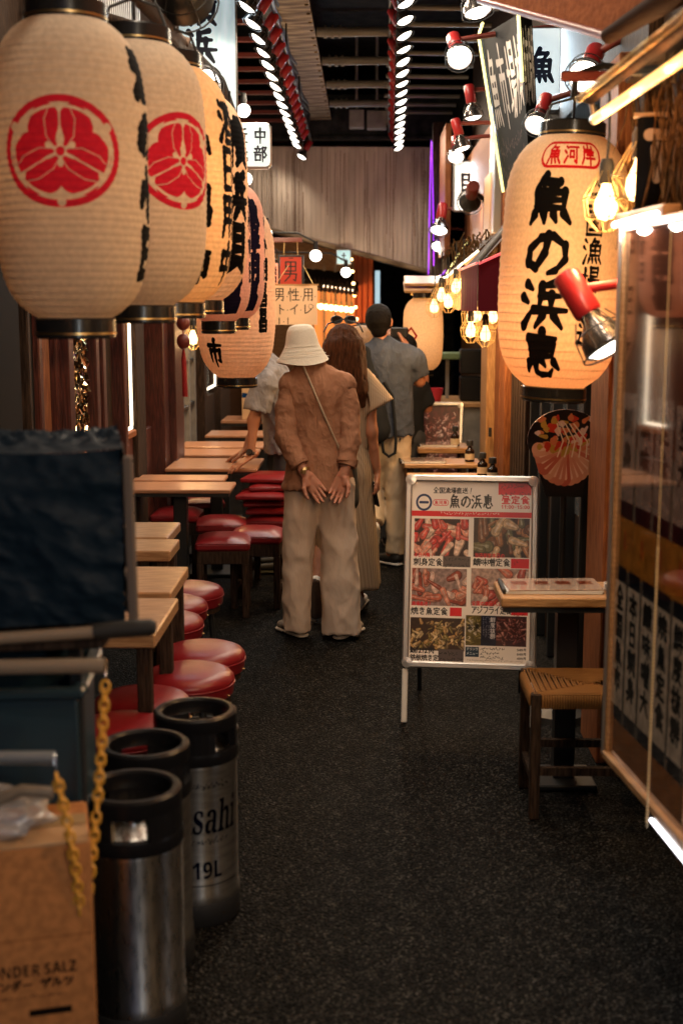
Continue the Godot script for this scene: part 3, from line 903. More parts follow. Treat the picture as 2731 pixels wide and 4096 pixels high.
	# the big red corner post between the two houses
	var b := thing("sliding_door_house", "house with grey latticed sliding doors past the red corner post", "building", Vector3.ZERO)
	post(b, X + 0.03, 8.04, 8.22, 0, 2.9, 0.14, mats["red_wood"])
	post(b, X + 0.06, 8.26, 8.62, 0, 2.9, 0.16, mats["red_wood"])
	post(b, X + 0.02, 8.66, 8.92, 0, 2.9, 0.08, mats["dark_wood"])
	obj("wall", mb().box(Vector3(X - 0.08, 3.3, -11.5), Vector3(0.2, 2.0, 6.6)), mats["dark_wood"], b)
	obj("wall", mb().box(Vector3(X - 0.5, 1.4, -15.0), Vector3(0.9, 2.8, 5.0)), mats["dark_wood"], b)
	obj("back_wall", mb().box(Vector3(X - 1.2, 1.4, -10.6), Vector3(0.1, 2.8, 4.0)), mats["orange_wood"], b)
	for k in 3:
		var z0 := 8.95 + k * 0.5
		var sd := obj("sliding_door", mb().box(Vector3(X - 0.02 * k, 0.3, -(z0 + 0.24)), Vector3(0.03, 0.55, 0.44), 0.004), mats["grey_paint"], b)
		for q in [0.02, 0.46]:
			obj("stile", mb().box(Vector3(X - 0.02 * k, 1.2, -(z0 + q)), Vector3(0.045, 2.4, 0.05), 0.006), mats["grey_paint"], sd)
		for y in [0.6, 0.95, 1.3, 1.65, 2.0]:
			obj("lattice_bar", mb().box(Vector3(X - 0.02 * k, y, -(z0 + 0.24)), Vector3(0.03, 0.03, 0.40), 0.004), mats["black_metal"], sd)
		obj("pane", mb().box(Vector3(X - 0.02 * k - 0.012, 1.42, -(z0 + 0.24)), Vector3(0.006, 1.7, 0.40)), mats["glass"], sd)
	post(b, X, 10.46, 10.62, 0, 2.9, 0.10, mats["dark_wood"])
	var w2 := obj("window", mb().box(Vector3(X - 0.03, 0.5, -11.1), Vector3(0.06, 0.9, 0.9)), mats["dark_wood"], b)
	obj("pane", mb().box(Vector3(X - 0.05, 1.6, -11.1), Vector3(0.006, 1.3, 0.9)), mats["glass"], w2)
	obj("light_strip", mb().box(Vector3(X + 0.006, 1.65, -11.56), Vector3(0.016, 1.25, 0.02), 0.003), mats["led_white"], w2)
	obj("light_strip", mb().box(Vector3(X + 0.006, 1.02, -11.2), Vector3(0.016, 0.02, 0.7), 0.003), mats["led_white"], w2)
	post(b, X, 11.6, 12.4, 0, 2.9, 0.10, mats["dark_wood"])
	omni("room_light", b, Vector3(X - 0.4, 2.2, -10.4), 0.5, Color(1.0, 0.72, 0.42), 0.1)
	caged_bulb("window_bulb", "caged bulb hanging by the latticed sliding doors", Vector3(-1.22, 1.50, -8.98), 0.5, "caged bulbs in the lit window")
	# strings of dried gourds on the corner post
	for k in 2:
		var gd := thing("wooden_charm", ["upper of two dark red carved charms hung beside the sliding doors", "lower of two dark red carved charms hung beside the sliding doors"][k], "charm", Vector3(-1.19, [1.62, 1.50][k], -8.30))
		obj("drum", mb().ball(Vector3.ZERO, Vector3(0.045, 0.05, 0.045)), mats["red_brown_paint"], gd)
		obj("cord", mb().tube([Vector3(0, 0.05, 0), Vector3(0, 0.075, 0)], 0.004, 5), mats["red_paint"], gd)
		if k == 1: obj("tassel", mb().tube([Vector3(0, -0.05, 0), Vector3(0, -0.11, 0), Vector3(0.005, -0.36, 0)], [0.006, 0.016, 0.018], 8), mats["red_paint"], gd)
	# a ribbed metal hoarding above the houses
	var rb := thing("metal_hoarding", "pale ribbed metal hoarding above the nearest lanterns", "hoarding", Vector3(-1.16, 2.62, -5.9))
	obj("sheet", mb().box(Vector3(0, 0.45, 0), Vector3(0.02, 0.9, 1.5)), mats["grey_paint"], rb)
	var ribs := mb()
	for k in 30: ribs.box(Vector3(0.016, 0.45, -0.73 + k * 0.05), Vector3(0.014, 0.9, 0.018))
	obj("ribs", ribs, mats["grey_paint"], rb).set_meta("kind", "stuff")

func build_right_facade() -> void:
	var X := 0.93
	var a := thing("timber_fronted_house", "timber fronted house with brown posts behind the menu stand", "building", Vector3.ZERO)
	obj("wall", mb().box(Vector3(X + 0.5, 2.15, -1.9), Vector3(0.9, 4.3, 5.4)), mats["dark_wood"], a)
	obj("wall", mb().box(Vector3(X + 0.08, 3.2, -8.0), Vector3(0.16, 2.3, 7.2)), mats["dark_wood"], a)
	obj("back_wall", mb().box(Vector3(X + 1.0, 1.2, -6.6), Vector3(0.1, 2.4, 4.2)), mats["orange_wood"], a)
	post(a, X, 4.62, 4.98, 0, 2.6, 0.10, mats["orange_wood"])
	post(a, X + 0.01, 5.04, 5.10, 0, 2.6, 0.06, mats["dark_wood"])
	obj("wall", mb().box(Vector3(X + 0.05, 0.4, -6.1), Vector3(0.06, 0.8, 2.0)), mats["dark_wood"], a)
	var win := obj("window", mb().box(Vector3(X + 0.03, 2.5, -6.1), Vector3(0.06, 0.2, 2.0)), mats["dark_wood"], a)
	for k in 5:
		obj("mullion", mb().box(Vector3(X, 1.2, -(5.3 + k * 0.42)), Vector3(0.05, 2.4, 0.05), 0.006), mats["black_metal"], win)
	for k in 4:
		obj("pane", mb().box(Vector3(X + 0.02, 1.6, -(5.51 + k * 0.42)), Vector3(0.006, 1.6, 0.37)), mats["glass"], win)
	for k in 6:
		post(a, X, 7.12 + k * 0.125, 7.21 + k * 0.125, 0, 2.6, 0.07, mats["dark_wood"], "batten")
	post(a, X - 0.01, 7.90, 8.16, 0, 2.6, 0.12, mats["orange_wood"])
	post(a, X - 0.02, 8.20, 8.50, 0, 2.6, 0.10, mats["orange_wood"])
	post(a, X - 0.04, 8.54, 8.98, 0, 2.6, 0.16, mats["wood_up"])
	post(a, X - 0.02, 9.04, 9.24, 0, 2.6, 0.05, mats["grey_paint"], "door_frame")
	obj("wall", mb().box(Vector3(X + 0.6, 1.3, -12.0), Vector3(0.9, 2.6, 5.0)), mats["dark_wood"], a)
	for k in 2:
		obj("lock_plate", mb().box(Vector3(X - 0.105, [0.98, 0.90][k], -[8.66, 8.40][k]), Vector3(0.02, 0.06, 0.03), 0.003), mats["black_metal"], a)
	omni("room_light", a, Vector3(X + 0.5, 2.1, -6.4), 0.12, Color(1.0, 0.6, 0.3), 0.1)
	# shelves of bottles seen in the dark window
	var sh := thing("bottle_shelf", "shelf of bottles in the dark window behind the menu stand", "shelf", Vector3(X + 0.3, 0, -6.2))
	for y in [0.75, 1.05, 1.35]:
		obj("board", mb().box(Vector3(0, y, 0), Vector3(0.2, 0.02, 1.6), 0.003), mats["wood"], sh)
	for z in [-0.79, 0.79]:
		obj("upright", mb().box(Vector3(0, 0.7, z), Vector3(0.2, 1.4, 0.03)), mats["wood"], sh)
	mat("bottle_green", lin(0.02, 0.06, 0.03), 0.15)
	mat("bottle_label", lin(0.55, 0.45, 0.3), 0.6)
	var proto: Node3D = null
	for k in 9:
		var p := Vector3(X + 0.3, [0.76, 1.06, 1.36][k % 3], -5.6 - 0.16 * k)
		var lb := "dark green bottle on the %s board, number %s in from the doorway" % [["lowest", "middle", "topmost"][k % 3], ["one", "two", "three"][k / 3]]
		if proto == null:
			proto = thing("sake_bottle", lb, "bottle", p, 0.0, "bottles on the window shelf")
			obj("bottle_body", mb().lathe([Vector2(0, 0.27), Vector2(0.014, 0.27), Vector2(0.014, 0.21), Vector2(0.036, 0.16), Vector2(0.036, 0.0), Vector2(0, 0)], 14), mats["bottle_green"], proto)
			obj("paper_label", mb().lathe([Vector2(0.0368, 0.13), Vector2(0.0368, 0.04)], 14), mats["bottle_label"], proto)
		else:
			dup(proto, p, 0.3 * k, lb, "bottles on the window shelf")

func build_overhead() -> void:
	var px := lin(0.13, 0.115, 0.095)
	mat("pipe_paint", px, 0.5)
	# thin pipes across the lane on the right, thick ones as far as the girder
	for k in 14:
		var z := -(8.2 + 0.5 * k)
		var p := obj("ceiling_pipe", mb().tube([Vector3(0.16, 3.66, z), Vector3(0.45, 3.655, z), Vector3(0.86, 3.65, z)], 0.019, 8), mats["pipe_paint"])
		p.set_meta("label", "%s thin pipe from the near end, right of the right lamp row" % ORD[k])
		p.set_meta("category", "pipe")
		p.set_meta("group", "thin pipes under the viaduct deck")
		p.position.y = 0.0
	for k in 7:
		var z := -(9.25 + 1.05 * k)
		var t := thing("cross_beam", "%s flanged cross pipe from the near end, between girder and lamp row" % ORD[k], "pipe", Vector3(0, 3.62, z), 0.0, "flanged cross pipes under the deck")
		obj("beam_tube", mb().tube([Vector3(-0.35, 0, 0), Vector3(0, 0, 0), Vector3(0.20, 0, 0)], 0.033, 10), mats["pipe_paint"], t)
		for x in [-0.30, -0.25, -0.20]:
			obj("flange", mb().tube([Vector3(x, 0, 0), Vector3(x + 0.02, 0, 0)], 0.045, 10), mats["pipe_paint"], t)
	for k in 12:
		var z := -(8.6 + 0.55 * k)
		tag(obj("roof_batten", mb().box(Vector3(-0.98, 3.55, z), Vector3(0.78, 0.03, 0.05)), mats["red_brown_paint"]), "%s thin red brown batten from the near end, left of the left lamp row" % ORD[k], "batten", "battens under the deck on the left")
	# the rusty girder along the lane
	var g := thing("rusty_girder", "pale rusty steel girder running along under the deck", "girder", Vector3(-0.495, 3.60, -10.2))
	obj("bottom_plate", mb().box(Vector3(0, 0.012, 0), Vector3(0.27, 0.024, 9.0)), mats["rusty_steel"], g)
	obj("web", mb().box(Vector3(0, 0.32, 0), Vector3(0.03, 0.6, 9.0)), mats["rusty_steel"], g)
	var bo := mb()
	for k in 36:
		for x in [-0.115, 0.115]: bo.ball(Vector3(x, -0.003, -4.4 + k * 0.25), Vector3(0.013, 0.008, 0.013), Basis(), 8, 4)
	obj("rivets", bo, mats["rusty_steel"], g).set_meta("kind", "stuff")
	# a slack bundle of black cables beside it
	var cb := mb()
	for k in 7:
		var x := -0.665 + 0.016 * k
		var pts := []
		for i in 16:
			pts.append(Vector3(x + 0.03 * sin(i * 1.7 + k), 3.58 - 0.05 * absf(sin(i * 0.8 + k * 0.4)) + 0.012 * k, -6.4 - i * 0.5))
		cb.tube(pts, 0.024, 7)
	tag(obj("cable_bundle", cb, mats["black_rubber"]), "slack bundle of black cables beside the rusty girder", "cables")
	# boxes and a beam before the stained fascia
	var be := thing("cross_girder", "dark cross girder above the stained fascia", "girder", Vector3(-0.1, 3.42, -13.35))
	obj("bottom_plate", mb().box(Vector3(0, 0, 0), Vector3(2.4, 0.03, 0.14)), mats["dark_steel"], be)
	obj("web", mb().box(Vector3(0, 0.22, 0), Vector3(2.4, 0.42, 0.03)), mats["dark_steel"], be)
	for k in 3:
		var q := thing("junction_box", ["left grey junction box under the deck, before the fascia", "middle grey junction box under the deck, before the fascia", "small grey junction box nearest the right lamp row"][k], "box", Vector3([-0.10, 0.10, 0.24][k], [3.56, 3.55, 3.60][k], -13.0))
		obj("box_body", mb().box(Vector3.ZERO, Vector3([0.15, 0.2, 0.12][k], 0.18, 0.12), 0.01), mats["grey_paint"], q)
		obj("conduit", mb().tube([Vector3(0, 0.09, 0), Vector3(0, 0.9, 0)], 0.015, 7), mats["grey_paint"], q)
	# the stained fascia of the stair across the lane
	var len := 2.3
	var dirx := Vector3(1.0, 0, -0.06).normalized()
	var bs := Basis(dirx, Vector3.UP, dirx.cross(Vector3.UP))
	var cv := Canvas.new(1024, 512, Color(0.84, 0.81, 0.77))
	var r2 := RandomNumberGenerator.new()
	r2.seed = 21
	for k in 150:      # rust runs, each with its own outline
		var x := r2.randf() * 1024.0
		if k % 3 > 0: x = [300.0, 330.0, 520.0, 640.0, 760.0, 880.0, 930.0, 960.0][r2.randi() % 8] + r2.randfn() * 22.0
		var y0 := r2.randf() * (40.0 if k % 2 == 0 else 260.0)
		var y1 := minf(y0 + 80.0 + r2.randf() * 460.0, 512.0)
		var wd := r2.randf_range(0.5, 2.4)
		var col := Color(0.30, 0.20, 0.15).lerp(Color(0.48, 0.38, 0.31), r2.randf())
		col.a = r2.randf_range(0.10, 0.55)
		var pp := Vector2(x, y0)
		while pp.y < y1:
			var np := pp + Vector2(r2.randfn() * 0.8, 18.0)
			cv.seg(pp, np, wd, wd, col)
			pp = np
	cv.grain(8, 0.012, 0.86, 1.0, 0.25)
	var fm := mat("stained_fascia", Color(0.96, 0.93, 0.90), 0.65)
	fm.albedo_texture = cv.texture()
	var f := thing("stair_fascia", "big stained grey fascia of a stair crossing above the lane", "fascia", Vector3(-1.45, 0, -13.45))
	f.basis = bs
	var poly := PackedVector2Array([Vector2(0, 2.66), Vector2(len, 2.06), Vector2(len, 3.36), Vector2(0, 3.36)])
	obj("face", mb().plate(poly, 0.10), fm, f)
	var rb := mb()
	for k in 46:
		var x := 0.025 + k * 0.05
		var lo := lerpf(2.66, 2.06, x / len)
		var hi := 3.36
		rb.box(Vector3(x, (lo + hi) * 0.5, 0.004), Vector3(0.005, hi - lo - 0.01, 0.006))
	obj("ribs", rb, mat("fascia_rib", lin(0.40, 0.35, 0.30), 0.6), f).set_meta("kind", "stuff")
	obj("bottom_flange", mb().tube([Vector3(-0.02, 2.635, 0.01), Vector3(len * 0.5, 2.335, 0.01), Vector3(len + 0.02, 2.035, 0.01)], 0.028, 6), mats["rusty_steel"], f)
	obj("soffit", mb().plate(PackedVector2Array([Vector2(0, 0), Vector2(len, 0), Vector2(len, 1.2), Vector2(0, 1.2)]), 0.03), mats["dark_steel"], f, Transform3D(Basis(Vector3(1, -0.261, 0), Vector3(0, 0, -1), Vector3(0, 1, 0)), Vector3(0, 2.70, -0.12)))

# ---------------------------------------------------------------- paper lanterns
func lantern_tex(kind: int) -> Texture2D:
	var paper: Color = [Color(0.80, 0.74, 0.66), Color(0.80, 0.73, 0.65), Color(0.92, 0.81, 0.64), Color(0.93, 0.82, 0.70), Color(0.93, 0.76, 0.70), Color(0.93, 0.82, 0.72), Color(0.90, 0.80, 0.67), Color(0.95, 0.87, 0.74)][kind]
	var W := 1024 if kind == 6 else 512
	var H := 1024 if kind == 6 else 640
	var c := Canvas.new(W, H, paper)
	var ink := Color(0.035, 0.03, 0.035)
	var blue := Color(0.08, 0.07, 0.16)
	if kind <= 1:        # a red family crest of three leaves in a ring, writing to its side
		var red := Color(0.74, 0.13, 0.22)
		var o := Vector2(208, 298)
		var E := func(v: Vector2) -> Vector2: return o + Vector2(v.x, v.y * 0.80)
		var rings := [[], []]
		for i in 61:
			var d := Vector2.from_angle(TAU * i / 60.0)
			rings[0].append(E.call(d * 117.0))
			rings[1].append(E.call(d * 101.0))
		c.line(rings[0], 6.5, red)
		for k in 3:
			var a0 := -PI / 2 + PI / 3 + TAU * k / 3.0
			var dirn := Vector2.from_angle(a0)
			var side := dirn.orthogonal()
			for s in [-1.0, 1.0]:
				c.seg(E.call(dirn * 26), E.call(dirn * 56 + side * s * 26), 16, 30, red)
				c.seg(E.call(dirn * 56 + side * s * 26), E.call(dirn * 60 + side * s * 47), 31, 29, red)
			c.seg(E.call(dirn * 112), E.call(dirn * 86), 9, 1, paper)
			for s in [-1.0, 1.0]: c.line([E.call(dirn * 12), E.call(dirn * 40 + side * s * 15), E.call(dirn * 62 + side * s * 46), E.call(dirn * 66 + side * s * 70)], 1.0, paper)
		for k in 3:
			var d1 := Vector2.from_angle(-PI / 2 + TAU * k / 3.0)
			c.seg(E.call(d1 * 14), E.call(d1 * 106), 0.9, 2.4, paper)
			c.disc(E.call(-d1 * 28), 6, paper)
			c.seg(o, E.call(-d1 * 28), 2.5, 4.5, paper)
		c.disc(o, 12, paper)
		c.disc(o, 8.5, red)
		c.line(rings[1], 3.0, paper)
		write(c, "酒の小日", 392, 96, 92, 14.0, ink, true, 0.5, 1.22, 92)
	elif kind == 2:
		write(c, "小男市", 150, 190, 78, 10.0, ink, true, 0.6, 1.5, 92)
		write(c, "酒日用中", 262, 120, 92, 9.0, ink, true, 0.6, 1.08, 104)
	elif kind == 3:
		write(c, "横浜貝", 190, 110, 120, 14.0, ink, true, 0.6, 1.08, 132)
		write(c, "全国市", 80, 150, 60, 7.0, ink, true, 0.6, 1.3, 80)
	elif kind == 4:
		write(c, "魚岸用昌", 186, 96, 120, 15.0, blue, true, 0.5, 1.0, 118)
		write(c, "小市日", 350, 150, 60, 8.0, blue, true, 0.5, 1.3, 80)
	elif kind == 5:
		write(c, "中日市", 190, 130, 86, 7.5, ink, true, 0.7, 1.85, 94)
		write(c, "小用昌昌", 430, 130, 56, 7.0, ink, true, 0.4, 1.12, 74)
	elif kind == 6:
		var red := Color(0.72, 0.07, 0.10)
		c.frame(346, 92, 690, 190, 46, 5.5, red)
		write(c, "魚河岸", 376, 101, 88, 5.6, red, false, 0.0, 1.14, 80)
		write(c, "魚の浜恵", 306, 216, 250, 17.0, ink, true, 0.85, 1.02, 178)
		write(c, "全国漁場直送", 612, 238, 104, 6.0, ink, true, 0.8, 1.05, 92)
	else:
		var red := Color(0.55, 0.10, 0.06)
		c.line([Vector2(130, 330), Vector2(205, 270), Vector2(255, 330), Vector2(190, 420), Vector2(130, 390)], 8.0, red)
		c.line([Vector2(150, 360), Vector2(185, 345)], 6.0, red)
		c.line([Vector2(170, 392), Vector2(212, 350)], 6.0, red)
	c.grain(40 + kind, 0.05, 0.93, 1.0, 1.0)
	return c.texture()

func lantern(called: String, label: String, where: Vector3, dia: float, high: float, kind: int, face: float, energy: float, color: Color, tilt := Basis(), group := "row of paper lanterns along the left houses", ribs := 44) -> Node3D:
	var t := thing(called, label, "lantern", where, 0.0, group)
	t.basis = tilt
	var m := mat("lantern_paper_%d" % kind, Color.WHITE, 0.75)
	if m.albedo_texture == null:
		m.albedo_texture = lantern_tex(kind)
		m.uv1_scale = Vector3(2, 1, 1)
		m.backlight_enabled = true
		m.backlight = Color(0.92, 0.92, 0.92)
	var r := dia * 0.5
	var h := high * 0.5
	var pts := []
	var n := ribs * 3
	for i in n + 1:
		var f := float(i) / n
		var y := h - high * f
		var q := absf(y) / h
		var rr := r * pow(maxf(1.0 - pow(q, 4.6), 0.0), 0.5)
		rr = maxf(rr, r * 0.47) if q > 0.9 else rr
		var ph := fposmod(f * ribs, 1.0)
		rr *= 1.0 - 0.010 * (1.0 - pow(absf(ph * 2.0 - 1.0), 2.0))
		pts.append(Vector2(rr, y))
	var shell := mb().lathe(pts, 64, Transform3D(Basis(Vector3.UP, face), Vector3.ZERO), 0.2)
	# the paper sags a little unevenly between its hoops
	var f2 := FastNoiseLite.new()
	f2.seed = 60 + kind
	f2.frequency = 2.6
	for i in shell.v.size():
		var p := shell.v[i]
		var k := 1.0 + 0.028 * f2.get_noise_3d(p.x * 1.2, p.y * 1.3, p.z * 1.2 + where.z)
		shell.v[i] = Vector3(p.x * k, p.y, p.z * k)
	obj("paper_shell", shell, m, t)
	# the split bamboo hoops inside show as lines when the lamp is lit
	var hoops := mb()
	for i in ribs - 1:
		var q: Vector2 = pts[(i + 1) * 3]
		if absf(q.y) < h * 0.93: hoops.ring(Vector3(0, q.y, 0), q.x - 0.0045, 0.0016, Basis(), 40, 4)
	obj("bamboo_hoops", hoops, mats["wood"], t).set_meta("kind", "stuff")
	# hoops top and bottom are open rings: light falls through them
	var rc := r * 0.50
	for s in [1.0, -1.0]:
		var y: float = s * h
		var o := obj("hoop", mb().lathe([Vector2(rc - 0.006, y + 0.018), Vector2(rc, y + 0.022), Vector2(rc + 0.004, y + 0.018), Vector2(rc + 0.004, y - 0.028), Vector2(rc, y - 0.032), Vector2(rc - 0.006, y - 0.028), Vector2(rc - 0.006, y + 0.018)], 40), mats["black_lacquer"], t)
		obj("band", mb().lathe([Vector2(rc + 0.0055, y - 0.016), Vector2(rc + 0.0055, y - 0.021)], 40), mats["brass"], o)
	var low := -0.48 if kind == 6 else 0.05
	obj("bulb", mb().ball(Vector3(0, h * low, 0), Vector3(0.035, 0.05, 0.035)), mats["lamp_warm"], t)
	obj("stem", mb().tube([Vector3(0, h + 0.10, 0), Vector3(0, h * low + 0.05, 0)], 0.006, 6), mats["black_metal"], t)
	obj("hanger", mb().tube([Vector3(-rc, h, 0), Vector3(-rc * 0.7, h + 0.08, 0), Vector3(0, h + 0.105, 0), Vector3(rc * 0.7, h + 0.08, 0), Vector3(rc, h, 0)], 0.005, 6), mats["black_metal"], t)
	omni("lantern_light", t, Vector3(0, h * low, 0), energy, color, 0.05)
	return t

func build_left_lanterns() -> void:
	var warm := Color(1.0, 0.64, 0.42)
	lantern("paper_lantern", "nearest cream paper lantern, the whole red crest facing the lane", Vector3(-0.765, 2.066, -3.36), 0.40, 0.79, 0, -1.17, 0.022, warm)
	lantern("paper_lantern", "second cream lantern, red crest half hidden by the lantern before it", Vector3(-0.672, 2.10, -3.82), 0.40, 0.79, 0, -0.40, 0.026, warm)
	lantern("paper_lantern", "glowing orange lantern with heavy black writing, third from the near end", Vector3(-0.645, 2.115, -4.30), 0.40, 0.80, 2, -0.54, 0.11, Color(1.0, 0.66, 0.42))
	lantern("paper_lantern", "cream lantern with tall black writing behind the glowing orange one", Vector3(-0.648, 2.125, -4.90), 0.40, 0.80, 3, -0.45, 0.07, warm)
	lantern("paper_lantern", "small pinkish lantern mostly hidden, only its dark lower hoop showing", Vector3(-0.605, 1.935, -5.25), 0.27, 0.58, 4, -0.9, 0.03, Color(1.0, 0.55, 0.45))
	lantern("paper_lantern", "small pinkish lantern with dark violet writing before the lowest one", Vector3(-0.585, 1.955, -5.60), 0.29, 0.60, 4, -0.75, 0.035, Color(1.0, 0.58, 0.47))
	# two more of the row beside and behind the camera light what stands in front
	lantern("paper_lantern", "cream lantern of the row beside the camera, outside the picture", Vector3(-1.02, 2.07, -1.9), 0.40, 0.79, 2, -1.1, 0.07, Color(1.0, 0.64, 0.40))
	lantern("paper_lantern", "cream lantern of the row behind the camera, outside the picture", Vector3(-0.95, 2.07, 0.9), 0.40, 0.79, 2, -1.1, 0.30, Color(1.0, 0.64, 0.40))
	lantern("paper_lantern", "lowest and farthest left lantern, a single black character near its bottom", Vector3(-0.672, 1.80, -6.60), 0.41, 0.92, 5, -1.95, 0.085, Color(1.0, 0.68, 0.50))
	# the rail that carries them
	var t := thing("lantern_rail", "dark timber rail the left lanterns hang from", "rail", Vector3.ZERO)
	obj("bar", mb().tube([Vector3(-0.95, 2.60, 1.2), Vector3(-1.02, 2.60, -1.9), Vector3(-0.83, 2.60, -3.0), Vector3(-0.67, 2.61, -3.8), Vector3(-0.64, 2.62, -4.5), Vector3(-0.60, 2.635, -5.4), Vector3(-0.672, 2.64, -6.9)], 0.022, 8), mats["dark_wood"], t)
	for q in [Vector3(-0.80, 2.565, -3.15), Vector3(-0.61, 2.62, -4.55), Vector3(-0.65, 2.64, -6.2)]:
		obj("bracket", mb().tube([q, q + Vector3(-0.4, 0.12, 0), Vector3(-1.36, q.y + 0.2, q.z)], 0.016, 7), mats["dark_wood"], t)
	for k in 9:
		var p: Vector3 = [Vector3(-0.765, 2.461, -3.36), Vector3(-0.672, 2.495, -3.82), Vector3(-0.645, 2.515, -4.30), Vector3(-0.648, 2.525, -4.90), Vector3(-0.605, 2.225, -5.25), Vector3(-0.585, 2.255, -5.60), Vector3(-0.672, 2.26, -6.60), Vector3(-1.02, 2.465, -1.9), Vector3(-0.95, 2.465, 0.9)][k]
		obj("hook", mb().tube([p + Vector3(0, 0.10, 0), Vector3(p.x, lerpf(p.y, 2.64, 0.6), p.z), Vector3(p.x, 2.63, p.z)], 0.005, 5), mats["black_metal"], t)

func build_right_lantern() -> void:
	var tilt := eul(0, 0, -2.6)
	lantern("large_paper_lantern", "large glowing lantern with four big black characters beside the menu board", Vector3(0.684, 1.872, -4.5), 0.435, 0.90, 6, -1.73, 0.14, Color(1.0, 0.65, 0.43), tilt, "", 30)
	var t := thing("lantern_holder", "dark iron arm holding the large right lantern", "bracket", Vector3.ZERO)
	obj("arm", mb().tube([Vector3(0.705, 2.425, -4.5), Vector3(0.71, 2.50, -4.5), Vector3(0.80, 2.53, -4.5), Vector3(0.90, 2.53, -4.55)], 0.012, 8), mats["black_metal"], t)
	lantern("far_paper_lantern", "cream lantern with a red triangle mark beyond the man with the camera", Vector3(0.428, 1.52, -9.6), 0.30, 0.57, 7, -1.94, 0.055, Color(1.0, 0.70, 0.50), Basis(), "", 26)
	# the little shingled roof over it
	var r := thing("lantern_roof", "little wooden shingled roof above the far cream lantern", "canopy", Vector3(0.43, 1.87, -9.6))
	obj("board", mb().box(Vector3(0, 0.0, 0), Vector3(0.30, 0.022, 0.34), 0.004, eul(12, 0, 0)), mats["wood"], r)
	obj("board", mb().box(Vector3(0.0, 0.045, -0.03), Vector3(0.29, 0.022, 0.30), 0.004, eul(12, 0, 0)), mats["wood"], r)
	for x in [-0.09, 0.0, 0.07]: obj("strut", mb().box(Vector3(x, -0.03, 0), Vector3(0.014, 0.06, 0.014)), mats["brass"], r)
	obj("arm", mb().box(Vector3(0.24, 0.02, -0.02), Vector3(0.44, 0.04, 0.04), 0.004), mats["dark_wood"], r)

# ---------------------------------------------------------------- lit signs
func lit_sign(called: String, label: String, where: Vector3, size: Vector3, tex: Texture2D, turn: float, e: float, rad := 0.02, group := "") -> Node3D:
	var t := thing(called, label, "sign", where, turn, group)
	var m := mat(called + str(where.z) + "_face", Color(1, 1, 1), 0.35)
	m.albedo_texture = tex
	m.emission_enabled = true
	m.emission_texture = tex
	m.emission_energy_multiplier = e
	obj("case", mb().box(Vector3(0, 0, -size.z * 0.5 - 0.004), Vector3(size.x, size.y, size.z), rad), mats["aluminium"], t)
	var pts := PackedVector2Array()
	var hx := size.x * 0.5 - 0.012
	var hy := size.y * 0.5 - 0.012
	for q in 4:
		var cc := Vector2((hx - rad) * (1 if q == 0 or q == 3 else -1), (hy - rad) * (1 if q < 2 else -1))
		for i in 5:
			var a := PI * 0.5 * (q + i / 4.0)
			pts.append(cc + Vector2(cos(a), sin(a)) * rad)
	obj("lit_face", mb(at(Vector3(0, 0, 0.010))).plate(pts, 0.012), m, t)
	area("sign_light", t, at(Vector3(0, 0, 0.03), Basis(Vector3.UP, PI)), Vector2(size.x * 0.9, size.y * 0.9), e * 1.6, Color(0.86, 0.95, 1.0))
	return t

